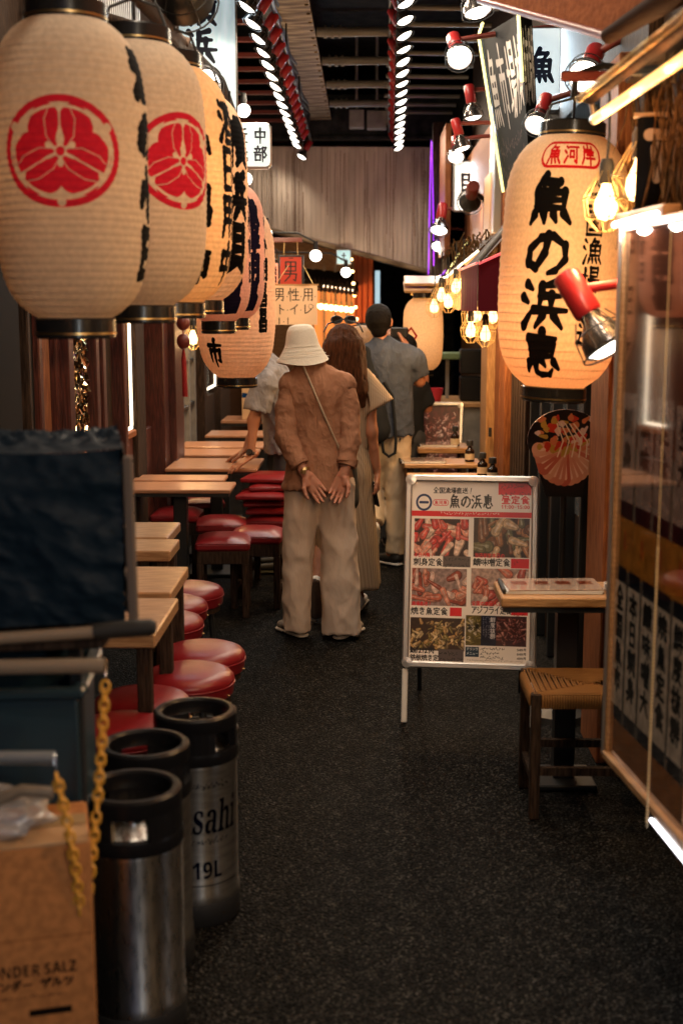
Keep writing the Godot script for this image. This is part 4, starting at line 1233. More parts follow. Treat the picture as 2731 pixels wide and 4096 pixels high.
func build_signs() -> void:
	var ink := Color(0.03, 0.05, 0.10)
	var pale := Color(0.80, 0.90, 0.93)
	# tall sign behind the near lanterns
	var c := Canvas.new(256, 1024, pale)
	write(c, "魚横浜中", 22, 380, 150, 11.0, ink, true, 0.7, 1.06, 138)
	c.grain(51, 0.02, 0.86, 1.0, 0.2)
	var t := lit_sign("tall_lit_sign", "tall white lit sign with vertical black writing behind the lanterns", Vector3(-0.905, 3.50, -7.5), Vector3(0.34, 1.44, 0.10), c.texture(), 0.10, 0.62, 0.04)
	obj("bracket", mb().box(Vector3(-0.28, 0.3, -0.05), Vector3(0.3, 0.03, 0.03)), mats["black_metal"], t)
	# small square sign
	c = Canvas.new(256, 256, Color(0.84, 0.90, 0.90))
	write(c, "中部", 148, 22, 88, 6.0, ink, true, 0.5, 1.16, 96)
	write(c, "近畿", 24, 22, 88, 6.0, ink, true, 0.5, 1.16, 96)
	t = lit_sign("square_lit_sign", "small square white lit sign with four black characters", Vector3(-0.712, 2.70, -8.0), Vector3(0.265, 0.275, 0.07), c.texture(), 0.12, 0.70, 0.03)
	obj("bracket", mb().box(Vector3(-0.3, 0.0, -0.04), Vector3(0.34, 0.025, 0.025)), mats["black_metal"], t)
	c = Canvas.new(64, 256, Color(0.80, 0.90, 0.96))
	t = lit_sign("street_lit_sign", "tall white lit sign at the mouth of the lane, outside the picture", Vector3(1.15, 1.9, 1.2), Vector3(0.34, 1.7, 0.12), c.texture(), -2.5, 1.6, 0.02)
	obj("pole", mb().box(Vector3(0, -1.35, -0.06), Vector3(0.06, 1.1, 0.06)), mats["black_metal"], t)
	# fish and shell signs on the right
	c = Canvas.new(256, 512, Color(0.86, 0.92, 0.93))
	write(c, "魚", 44, 120, 172, 15.0, ink, false, 0.6, 1.0, 230)
	t = lit_sign("fish_lit_sign", "white lit sign with a single fish character high above the big lantern", Vector3(0.846, 2.856, -6.4), Vector3(0.205, 0.40, 0.09), c.texture(), -0.04, 0.72, 0.015)
	obj("bracket", mb().box(Vector3(0.13, 0.05, -0.05), Vector3(0.10, 0.03, 0.03)), mats["black_metal"], t)
	c = Canvas.new(256, 512, Color(0.90, 0.93, 0.93))
	write(c, "貝", 46, 120, 165, 14.0, ink, false, 0.6, 1.0, 250)
	t = lit_sign("shell_lit_sign", "white lit sign with a shell character beyond the dark lamp", Vector3(0.835, 2.73, -11.0), Vector3(0.205, 0.42, 0.09), c.texture(), 0.0, 0.75, 0.015)
	obj("bracket", mb().box(Vector3(0.16, 0.05, -0.05), Vector3(0.16, 0.03, 0.03)), mats["black_metal"], t)
	# small earth-coloured square of writing under the stair
	c = Canvas.new(128, 128, Color(0.62, 0.80, 0.86))
	write(c, "土", 30, 22, 72, 5.0, ink, false, 0.5)
	lit_sign("far_lit_sign", "tiny blue white lit sign beneath the stair fascia", Vector3(-0.235, 2.235, -13.4), Vector3(0.16, 0.16, 0.05), c.texture(), 0.0, 0.5, 0.01)
	# the men's sign on a red board, and the paper below it
	var wash := Color(0.70, 0.20, 0.12)
	c = Canvas.new(192, 256, wash)
	write(c, "男", 20, 34, 150, 6.5, Color(0.05, 0.02, 0.02), false, 0.3, 1.0, 200)
	c.rect(78, 8, 118, 16, Color(0.08, 0.03, 0.03))
	var m := mat("mens_board", Color.WHITE, 0.6)
	m.albedo_texture = c.texture()
	t = thing("mens_sign_board", "square red board in a black frame with one black character", "sign", Vector3(-0.585, 2.0, -10.0))
	obj("board", mb().box(Vector3.ZERO, Vector3(0.165, 0.21, 0.02)), m, t)
	for x in [-0.092, 0.092]: obj("frame", mb().box(Vector3(x, 0, 0), Vector3(0.016, 0.24, 0.035), 0.003), mats["black_metal"], t)
	for y in [-0.112, 0.112]: obj("frame", mb().box(Vector3(0, y, 0), Vector3(0.166, 0.014, 0.033), 0.003), mats["black_metal"], t)
	for x in [-0.055, 0.055]:
		obj("hanging_cord", mb().tube([Vector3(x, 0.12, 0), Vector3(x * 0.95, 0.16, 0), Vector3(x * 0.9, 0.22, 0)], 0.004, 5), mats["brass"], t)
	obj("hanging_bar", mb().box(Vector3(-0.06, 0.235, 0), Vector3(0.30, 0.035, 0.03), 0.004), mats["red_brown_paint"], t)
	c = Canvas.new(384, 320, Color(0.93, 0.80, 0.66))
	var ink2 := Color(0.10, 0.04, 0.04)
	write(c, "男性用", 14, 18, 100, 4.2, ink2, false, 0.2, 1.22, 112)
	write(c, "トイレ", 30, 152, 92, 4.2, ink2, false, 0.2, 1.22, 84)
	for k in 3:
		c.disc(Vector2(128 + k * 118, 90), 4, ink2)
		c.disc(Vector2(20 + k * 112, 200), 4, ink2)
	c.circle(Vector2(328, 170), 18, 1.4, ink2)
	small_print(c, 346, 160, 366, 230, 12, ink2, 3)
	c.seg(Vector2(60, 264), Vector2(60, 312), 4, 4, ink2)
	c.seg(Vector2(134, 264), Vector2(134, 312), 4, 4, ink2)
	c.disc(Vector2(98, 296), 4, ink2)
	m = mat("toilet_paper_sign", Color.WHITE, 0.7)
	m.albedo_texture = c.texture()
	m.backlight_enabled = true
	m.backlight = Color(0.6, 0.6, 0.6)
	var sag := mb().grid(8, 6, func(u, v): return Vector3((u - 0.5) * 0.34, (0.5 - v) * 0.29, 0.006 * sin(u * 7.0 + v * 3.0)))
	t = thing("paper_sign", "hand lettered cream paper sign hanging above the white hat", "sign", Vector3(-0.535, 1.735, -9.6))
	obj("sheet", sag, m, t)
	obj("batten", mb().box(Vector3(0, 0.15, -0.008), Vector3(0.36, 0.014, 0.012)), mats["wood"], t)
	for x in [-0.14, 0.14]: obj("cord", mb().tube([Vector3(x, 0.155, -0.008), Vector3(x * 0.4, 0.30, -0.2)], 0.003, 5), mats["brass"], t)
	# the leaning shop fascia with its yellow tubes
	c = Canvas.new(512, 256, Color(0.035, 0.032, 0.03))
	write(c, "魚市場横", 20, 26, 112, 6.0, Color(0.86, 0.82, 0.78), false, 0.5, 1.06, 128)
	small_print(c, 30, 178, 480, 240, 26, Color(0.40, 0.32, 0.30), 6)
	m = mat("leaning_fascia", Color(0.8, 0.8, 0.8), 0.8)
	m.albedo_texture = c.texture()
	t = thing("leaning_sign", "dark leaning signboard with white writing and yellow light tubes", "sign", Vector3.ZERO)
	var a0 := Vector3(0.690, 3.03, -6.0)
	var a1 := Vector3(0.600, 3.13, -7.0)
	var b0 := Vector3(0.745, 2.36, -6.0)
	var b1 := Vector3(0.745, 2.33, -7.0)
	var f := mb()
	f.quad(b1, b0, a0, a1)
	var off := Vector3(0.05, 0.01, 0)
	f.quad(b0 + off, b1 + off, a1 + off, a0 + off)
	f.quad(b0, b0 + off, a0 + off, a0)
	f.quad(b1 + off, b1, a1, a1 + off)
	f.quad(a1, a0, a0 + off, a1 + off)
	obj("board", f, m, t)
	strip_light(t, "light_tube", a1 + Vector3(-0.012, 0, 0.01), b1 + Vector3(-0.012, 0, 0.01), 0.008, mats["neon_yellow"])
	strip_light(t, "light_tube", a0 + Vector3(-0.012, 0, 0.02), b0.lerp(a0, 0.55) + Vector3(-0.012, 0, 0.02), 0.008, mats["neon_yellow"])
	strip_light(t, "light_tube", a1 + Vector3(-0.014, 0.0, 0.02), a1.lerp(a0, 0.16) + Vector3(-0.02, 0.05, 0.0), 0.008, mats["neon_yellow"])
	obj("edge_board", mb().tube([a1 + Vector3(0.03, 0, 0.03), b1 + Vector3(0.03, 0, 0.03)], 0.03, 4), mats["teal_board"], t)
	for q in [a0, a1]: obj("stay", mb().tube([q + off, q + Vector3(0.26, 0.05, 0)], 0.012, 6), mats["black_metal"], t)
	# narrow lit and metal strips of the shopfront above the awnings
	t = thing("upper_shop_front", "upper shop front of metal strips above the red awnings", "building", Vector3.ZERO)
	for k in 4:
		obj("metal_strip", mb().box(Vector3(0.80 + 0.02 * k, 2.62, -8.0 - 0.28 * k), Vector3(0.05, 0.9, 0.10), 0.006), mats["aluminium" if k % 2 == 0 else "wood"], t)
	obj("fascia_board", mb().box(Vector3(0.70, 2.72, -12.3), Vector3(0.05, 1.1, 2.2)), mats["orange_wood"], t)
	obj("fascia_board", mb().box(Vector3(0.90, 2.55, -9.8), Vector3(0.05, 0.9, 3.6)), mats["orange_wood"], t)
	# purple tubes at the end of the fascia
	t = thing("purple_tube_light", "pair of purple neon tubes along the edge of the far shop front", "light", Vector3.ZERO)
	obj("neon_tube", mb().tube([Vector3(0.578, 2.02, -12.0), Vector3(0.583, 2.6, -12.0), Vector3(0.592, 3.23, -12.0)], 0.0055, 7), mats["neon_purple"], t)
	obj("neon_tube", mb().tube([Vector3(0.628, 2.10, -12.02), Vector3(0.618, 2.6, -12.02), Vector3(0.598, 3.22, -12.02)], 0.0055, 7), mats["neon_purple"], t)
	obj("neon_tube", mb().tube([Vector3(0.60, 1.94, -11.8), Vector3(0.66, 2.0, -11.3), Vector3(0.68, 2.03, -11.0)], 0.008, 7), mats["neon_purple"], t)
	obj("backing_post", mb().box(Vector3(0.66, 2.45, -12.1), Vector3(0.10, 1.9, 0.06)), mats["dark_wood"], t)
	omni("neon_light", t, Vector3(0.54, 2.6, -11.95), 0.12, Color(0.62, 0.25, 0.95), 0.2)
	t = thing("yellow_tube_light", "slanting yellow neon tube above the hanging bulbs", "light", Vector3.ZERO)
	obj("neon_tube", mb().tube([Vector3(0.645, 1.985, -10.3), Vector3(0.70, 2.10, -10.0), Vector3(0.76, 2.22, -9.7)], 0.009, 7), mats["neon_yellow"], t)
	obj("backing_strip", mb().tube([Vector3(0.665, 1.985, -10.32), Vector3(0.78, 2.22, -9.72)], 0.014, 4), mats["black_metal"], t)

# ---------------------------------------------------------------- clip lamps
func reflector_lamp(called: String, label: String, where: Vector3, towards: Vector3, s: float, e: float, body: String, group := "") -> Node3D:
	# built looking down: the base of the thing is the middle of its bright face
	var t := thing(called, label, "lamp", where, 0.0, group)
	t.basis = look_down(towards)
	obj("socket", mb().lathe([Vector2(0, 0.20) * s, Vector2(0.026, 0.20) * s, Vector2(0.032, 0.192) * s, Vector2(0.032, 0.095) * s, Vector2(0.026, 0.088) * s, Vector2(0, 0.088) * s], 16), mats[body], t)
	obj("neck", mb().lathe([Vector2(0.024, 0.09) * s, Vector2(0.024, 0.075) * s, Vector2(0.034, 0.06) * s, Vector2(0.052, 0.03) * s, Vector2(0.056, 0.004) * s, Vector2(0.053, 0.0) * s, Vector2(0.049, 0.006) * s], 20), mats["dark_chrome" if body == "red_paint" else "black_metal"], t)
	obj("lamp_face", mb().lathe([Vector2(0.0495, 0.006) * s, Vector2(0.035, -0.006) * s, Vector2(0, -0.010) * s], 20), mats["lamp_white"], t)
	var g := mb()
	g.ring(Vector3(0, -0.004, 0) * s, 0.064 * s, 0.0022 * s, Basis(), 20, 4)
	g.ring(Vector3(0, 0.045, 0) * s, 0.058 * s, 0.0018 * s, Basis(), 20, 4)
	for i in 6:
		var o := Vector3(cos(TAU * i / 6.0), 0, sin(TAU * i / 6.0)) * s
		g.tube([o * 0.036 + Vector3(0, 0.085, 0) * s, o * 0.058 + Vector3(0, 0.045, 0) * s, o * 0.064 + Vector3(0, -0.004, 0) * s], 0.0016 * s, 4, false)
	obj("wire_guard", g, mats["black_metal"], t)
	var l := spot("lamp_light", t, at(Vector3(0, -0.02 * s, 0), Basis(Vector3.RIGHT, -PI / 2)), e, Color(1.0, 0.91, 0.80), 84.0, 0.045 * s)
	l.spot_angle_attenuation = 0.6
	return t

func build_lamps() -> void:
	# two rows along the lane, hung from rails; nearer than the picture's edge they go on
	for side in 2:
		var a: Vector3 = [Vector3(-0.600, 3.28, -3.0), Vector3(0.13, 3.30, -3.0)][side]
		var b: Vector3 = [Vector3(-0.667, 3.23, -12.75), Vector3(0.319, 3.27, -12.9)][side]
		var towards: Vector3 = [Vector3(-0.50, -0.80, 0.20), Vector3(0.42, -0.88, 0.20)][side]
		var n := 26
		var first: Node3D = null
		var gname: String = ["left row of red lamps under the deck", "right row of red lamps under the deck"][side]
		for k in n:
			var p := a.lerp(b, float(k) / (n - 1))
			var lb := "%s small red reflector lamp from the far end of the %s overhead row" % [ORD[n - 1 - k], ["left", "right"][side]]
			if side == 0 and k == n - 1:
				p = Vector3(-0.655, 3.215, -13.15)
				lb = "last red reflector lamp of the left row, alone before the stained fascia"
			if first == null:
				first = reflector_lamp("row_lamp", lb, p, towards, 0.92, 0.30, "red_paint", gname)
			else:
				var o := dup(first, p, 0.0, lb, gname)
				o.basis = look_down(towards + Vector3(rng.randf_range(-0.06, 0.06), 0, rng.randf_range(-0.06, 0.06)))
		var up := -towards.normalized() * 0.19
		var t := thing("lamp_rail", ["black rail carrying the left lamp row", "black rail carrying the right lamp row"][side], "rail", Vector3.ZERO)
		obj("bar", mb().tube([a + up + Vector3(0, 0, 0.5), (a + b) * 0.5 + up, b + up + Vector3(0, 0, -0.8)], 0.016, 8), mats["black_metal"], t)
		for k in 6:
			var q := a.lerp(b, k / 5.0) + up
			obj("hanger", mb().tube([q, q + Vector3(0, 0.4, 0), Vector3(q.x, 4.36, q.z)], 0.008, 6), mats["black_metal"], t)
	# red lamps on the right shop fronts
	var R := [
		[Vector3(0.456, 2.93, -6.5), Vector3(0.10, -0.62, 0.85), 1.15, "red clip lamp facing the lane below the ceiling pipes, bright round face"],
		[Vector3(0.50, 3.03, -6.0), Vector3(0.2, -0.95, 0.25), 1.15, "red clip lamp at the very top beside the dark leaning sign"],
		[Vector3(0.650, 2.86, -8.0), Vector3(0.15, -0.97, 0.12), 1.0, "upper of the three red lamps hanging in a row beside the leaning sign"],
		[Vector3(0.630, 2.75, -8.6), Vector3(0.25, -0.95, 0.15), 1.0, "middle of the three red lamps hanging in a row beside the leaning sign"],
		[Vector3(0.628, 2.76, -9.2), Vector3(-0.05, -0.75, 0.65), 1.05, "lowest of the three red lamps beside the leaning sign, face turned to the lane"],
		[Vector3(0.790, 2.545, -4.8), Vector3(-0.30, -0.55, 0.78), 1.15, "red lamp under the dark bar right of the fish sign"],
		[Vector3(0.722, 2.485, -5.6), Vector3(-0.30, -0.70, 0.60), 0.95, "small bright lamp just above the big right lantern"],
		[Vector3(0.615, 2.36, -11.0), Vector3(-0.15, -0.85, 0.5), 1.35, "upper of the two lamps by the purple neon tubes"],
		[Vector3(0.675, 2.27, -12.0), Vector3(-0.15, -0.75, 0.6), 1.35, "lower of the two lamps by the purple neon tubes"],
	]
	for q in R:
		var t := reflector_lamp("clip_lamp", q[3], q[0], q[1], q[2], 0.30 if q[0].x < 0.7 else 0.05, "red_paint", "red clip lamps on the right shop fronts")
		# its arm back to the shop front
		var top: Vector3 = t.basis.inverse() * (Vector3(0.97, q[0].y + 0.16, q[0].z - 0.05) - q[0])
		obj("arm", mb().tube([Vector3(0, 0.17 * q[2], 0), Vector3(0, 0.17 * q[2], 0).lerp(top, 0.5) + Vector3(0, 0.01, 0), top], 0.014, 7), mats["red_brown_paint"], t)
	var dk := reflector_lamp("dark_lamp", "dark bodied lamp with its back to us before the shell sign", Vector3(0.775, 2.50, -9.75), Vector3(0.0, -0.30, -0.95), 1.5, 0.35, "red_brown_paint")
	var tp: Vector3 = dk.basis.inverse() * (Vector3(1.05, 2.46, -9.6) - dk.position)
	obj("arm", mb().tube([Vector3(0, 0.22, 0), tp * 0.5, tp], 0.018, 7), mats["black_metal"], dk)
	# the red spot lamp that lights the menu board
	var ml := reflector_lamp("board_lamp", "blurred red spot lamp shining down before the big right lantern", Vector3(0.694, 1.605, -3.66), Vector3(0.46, -0.82, 0.34), 1.28, 0.16, "red_paint")
	tp = ml.basis.inverse() * (Vector3(0.90, 1.80, -3.74) - ml.position)
	obj("arm", mb().tube([Vector3(0, 0.20, 0), Vector3(0.0, 0.21, 0).lerp(tp, 0.4), tp], 0.016, 8), mats["red_paint"], ml)
	# lamps and globes on the left
	var lf := reflector_lamp("clip_lamp", "round bright lamp before the tall lit sign, above the second lantern", Vector3(-0.615, 2.555, -5.0), Vector3(0.05, -0.35, 0.93), 1.15, 0.2, "red_brown_paint", "")
	tp = lf.basis.inverse() * (Vector3(-1.32, 2.85, -5.1) - lf.position)
	obj("arm", mb().tube([Vector3(0, 0.18, 0), tp * 0.5, tp], 0.014, 7), mats["black_metal"], lf)
	var lb2 := reflector_lamp("dark_lamp", "dark blurred lamp with wire guard at the top, before the tall sign", Vector3(-0.60, 2.72, -4.4), Vector3(0.05, -0.35, -0.93), 1.7, 0.2, "black_metal", "")
	tp = lb2.basis.inverse() * (Vector3(-1.32, 3.0, -4.4) - lb2.position)
	obj("arm", mb().tube([Vector3(0, 0.3, 0), tp * 0.5, tp], 0.016, 7), mats["black_metal"], lb2)
	var G := [
		[Vector3(-0.844, 3.054, -9.0), 0.046, "globe bulb beside the lower end of the tall lit sign"],
		[Vector3(-0.835, 2.597, -9.0), 0.045, "globe bulb below the small square lit sign"],
		[Vector3(-0.734, 2.256, -9.5), 0.042, "globe bulb at the left end of the stair fascia, above the lanterns"],
		[Vector3(-0.431, 2.155, -11.0), 0.050, "globe bulb right of the red board under the fascia"],
		[Vector3(-0.205, 2.069, -13.0), 0.050, "globe bulb lowest under the fascia, near the red curtain"],
	]
	for q in G:
		var t := thing("globe_bulb", q[2], "bulb", q[0], 0.0, "globe bulbs along the left houses")
		obj("globe", mb().ball(Vector3.ZERO, Vector3.ONE * q[1]), mats["lamp_white"], t)
		obj("socket", mb().lathe([Vector2(0, q[1] + 0.07), Vector2(0.018, q[1] + 0.07), Vector2(0.022, q[1] - 0.006), Vector2(0, q[1] - 0.006)], 12), mats["black_rubber"], t)
		obj("arm", mb().tube([Vector3(0, q[1] + 0.06, 0), Vector3(-0.15, q[1] + 0.14, -0.03), Vector3(-1.30 - q[0].x, q[1] + 0.16, -0.05)], 0.010, 6), mats["black_metal"], t)
		omni("bulb_light", t, Vector3.ZERO, 0.16, Color(1.0, 0.86, 0.68), 0.04)
	# caged bulbs by the menu board and further along
	caged_bulb("caged_bulb", "caged filament bulb nearer the big lantern, above the menu board", Vector3(0.688, 2.010, -3.75), 0.55, "caged bulbs above the menu board", 1.0)
	caged_bulb("caged_bulb", "caged filament bulb farther right of the two above the menu board", Vector3(0.742, 2.050, -3.55), 0.55, "caged bulbs above the menu board", 1.15)
	for k in 2:
		caged_bulb("caged_bulb", "%s caged bulb along the eave beside the camera, outside the picture" % ORD[k], Vector3(0.80, 2.12, -1.7 + 1.9 * k), 1.0, "caged bulbs along the near eave", 1.0)
	for k in 2:
		var nl := reflector_lamp("clip_lamp", "%s red clip lamp beside the camera, outside the picture" % ORD[k], Vector3(0.60, 2.75, -0.6 + 1.6 * k), Vector3(-0.32, -0.42, -0.85), 1.3, 0.9, "red_paint", "red clip lamps on the right shop fronts")
		var nt: Vector3 = nl.basis.inverse() * Vector3(0.40, 0.22, 0.0)
		obj("arm", mb().tube([Vector3(0, 0.22, 0), nt * 0.5 + Vector3(0, 0.08, 0), nt], 0.014, 7), mats["red_brown_paint"], nl)
	var C := [Vector3(0.615, 1.665, -7.5), Vector3(0.665, 1.672, -7.7), Vector3(0.735, 1.665, -7.45), Vector3(0.600, 1.585, -7.35), Vector3(0.675, 1.565, -7.25)]
	var N := ["upper left of the five caged bulbs under the dark red awning", "upper middle of the five caged bulbs under the dark red awning", "upper right of the five caged bulbs under the dark red awning", "lower left of the five caged bulbs under the dark red awning", "lowest of the five caged bulbs under the dark red awning"]
	for k in 5: caged_bulb("caged_bulb", N[k], C[k], 0.22, "caged bulbs under the awning", 0.9)
	for k in 5:
		caged_bulb("caged_bulb", "%s caged bulb in the bright bunch beside the far cream lantern" % ["first", "second", "third", "fourth", "fifth"][k], Vector3(0.425 + 0.04 * k, [1.72, 1.79, 1.75, 1.84, 1.86][k], -8.02 + 0.06 * k), 0.12, "bunch of caged bulbs beyond the awning", 0.85)
	# fluorescent tubes
	var t := thing("fluorescent_tube", "warm fluorescent tube slanting across the top right corner", "light", Vector3.ZERO)
	var p0 := Vector3(0.628, 2.232, -3.62)
	var p1 := Vector3(0.690, 2.245, -2.45)
	obj("glass_tube", mb().tube([p0, p0.lerp(p1, 0.5), p1], 0.0135, 12), mats["tube_warm"], t)
	for p in [p0, p1]: obj("tube_cap", mb().tube([p + (p0 - p1).normalized() * 0.012, p - (p0 - p1).normalized() * 0.012], 0.0145, 12), mats["aluminium"], t)
	obj("fitting", mb().tube([p0 + Vector3(-0.015, 0.055, 0), p1 + Vector3(-0.015, 0.055, 0)], 0.02, 4), mats["dark_wood"], t)
	for k in 2:
		obj("tube_holder", mb().tube([[p0, p1][k], [p0, p1][k] + Vector3(-0.015, 0.05, 0)], 0.008, 6), mats["aluminium"], t)
	obj("bracket", mb().tube([p0.lerp(p1, 0.3) + Vector3(0, 0.06, 0), Vector3(0.97, 2.32, -3.3)], 0.012, 6), mats["black_metal"], t)
	# a spring of flex runs along the fitting
	var sp := []
	for i in 420:
		var f := i / 419.0
		var c := p0.lerp(p1, f) + Vector3(-0.05, 0.05, 0)
		sp.append(c + Vector3(cos(f * TAU * 60.0) * 0.009, sin(f * TAU * 60.0) * 0.009, 0))
	obj("spring", mb().tube(sp, 0.0018, 4, false), mats["brass"], t)
	for k in 4:
		omni("tube_light", t, p0.lerp(p1, 0.12 + 0.25 * k) + Vector3(-0.02, -0.018, 0), 0.035, Color(1.0, 0.66, 0.38), 0.014)
	t = thing("led_tube", "short white tube light on the top of the menu board", "light", Vector3.ZERO)
	obj("glass_tube", mb().tube([Vector3(0.655, 1.935, -3.44), Vector3(0.672, 1.938, -3.26), Vector3(0.690, 1.94, -3.10)], 0.008, 10), mats["tube_white"], t)
	obj("housing", mb().box(Vector3(0.705, 1.948, -3.27), Vector3(0.05, 0.03, 0.36), 0.004, Basis(Vector3.UP, 0.12)), mats["pale_wood"], t)
	for k in 2: omni("tube_light", t, Vector3(0.640, 1.925, -3.36 + k * 0.18), 0.03, Color(1, 0.95, 0.9), 0.02)
	t = thing("led_tube", "white light tube along the lower edge of the menu board", "light", Vector3.ZERO)
	obj("glass_tube", mb().tube([Vector3(0.708, 0.468, -2.98), Vector3(0.735, 0.468, -2.72), Vector3(0.775, 0.468, -2.35)], 0.0055, 10), mats["tube_white"], t)
	obj("clip", mb().box(Vector3(0.752, 0.477, -2.66), Vector3(0.012, 0.008, 0.62), 0.0, Basis(Vector3.UP, 0.11)), mats["aluminium"], t)
	omni("tube_light", t, Vector3(0.735, 0.455, -2.66), 0.02, Color(0.95, 0.97, 1.0), 0.02)

# ---------------------------------------------------------------- tables and stools on the left
func slab_table(label: String, c: Vector3, size: Vector3, m: Material, legs: Material, group: String, pedestal := true, called := "table") -> Node3D:
	# c is the middle of the top's upper face
	var t := thing(called, label, "table", Vector3(c.x, 0, c.z), 0.0, group)
	obj("tabletop", mb().box(Vector3(0, c.y - size.y * 0.5, 0), size, 0.005), m, t)
	if pedestal:
		obj("edge_band", mb().box(Vector3(0, c.y - size.y - 0.010, 0), Vector3(size.x - 0.02, 0.02, size.z - 0.02)), legs, t)
		obj("pillar", mb().box(Vector3(0, (c.y - size.y) * 0.5, 0), Vector3(0.075, c.y - size.y - 0.02, 0.075), 0.004), legs, t)
		obj("foot_plate", mb().box(Vector3(0, 0.012, 0), Vector3(0.40 if size.x > 0.52 else 0.22, 0.022, minf(0.36, size.z - 0.05)), 0.005), legs, t)
	else:
		for sx in [-1, 1]:
			for sz in [-1, 1]:
				obj("leg", mb().box(Vector3(sx * (size.x * 0.5 - 0.04), (c.y - size.y) * 0.5, sz * (size.z * 0.5 - 0.04)), Vector3(0.045, c.y - size.y, 0.045), 0.004), legs, t)
	return t

func round_stool() -> Node3D:
	var t := thing("round_stool", "", "stool", Vector3.ZERO, 0.0, "round red vinyl stools")
	obj("cushion", mb().lathe([Vector2(0, 0.468), Vector2(0.07, 0.467), Vector2(0.12, 0.461), Vector2(0.148, 0.450), Vector2(0.160, 0.436), Vector2(0.163, 0.425), Vector2(0.160, 0.412), Vector2(0.158, 0.38), Vector2(0.155, 0.374), Vector2(0, 0.374)], 40), mats["red_vinyl"], t)
	obj("piping", mb().ring(Vector3(0, 0.416, 0), 0.1625, 0.003, Basis(), 40, 5), mats["red_vinyl"], t)
	obj("seat_base", mb().lathe([Vector2(0, 0.376), Vector2(0.145, 0.376), Vector2(0.145, 0.345), Vector2(0, 0.345)], 32), mats["dark_wood"], t)
	for k in 4:
		var a := PI / 4 + TAU * k / 4.0
		var o := Vector3(cos(a), 0, sin(a))
		obj("leg", mb().tube([o * 0.11 + Vector3(0, 0.35, 0), o * 0.125 + Vector3(0, 0.17, 0), o * 0.14], 0.014, 8), mats["black_metal"], t)
	obj("foot_ring", mb().ring(Vector3(0, 0.14, 0), 0.127, 0.008, Basis(), 24, 6), mats["black_metal"], t)
	obj("tack", mb().ball(Vector3(0.157, 0.384, 0.03), Vector3(0.006, 0.004, 0.006), Basis(), 8, 6), mats["brass"], t)
	return t

func square_stool() -> Node3D:
	var t := thing("square_stool", "", "stool", Vector3.ZERO, 0.0, "square red cushioned stools")
	var puff := mb().grid(14, 14, func(u, v):
		var x: float = (u - 0.5) * 0.30
		var z: float = (0.5 - v) * 0.30
		var q := (1.0 - pow(absf(u * 2 - 1), 4.0)) * (1.0 - pow(absf(v * 2 - 1), 4.0))
		return Vector3(x, 0.425 + 0.035 * q, -z), false, false)
	puff.box(Vector3(0, 0.405, 0), Vector3(0.303, 0.045, 0.303), 0.012)
	obj("cushion", puff, mats["red_vinyl"], t)
	obj("apron", mb().box(Vector3(0, 0.345, 0), Vector3(0.285, 0.075, 0.285), 0.004), mats["dark_wood"], t)
	for sx in [-1, 1]:
		for sz in [-1, 1]:
			obj("leg", mb().box(Vector3(sx * 0.125, 0.155, sz * 0.125), Vector3(0.038, 0.31, 0.038), 0.004), mats["dark_wood"], t)
	for sx in [-1, 1]:
		obj("stretcher", mb().box(Vector3(sx * 0.125, 0.11, 0), Vector3(0.022, 0.03, 0.215)), mats["dark_wood"], t)
	return t

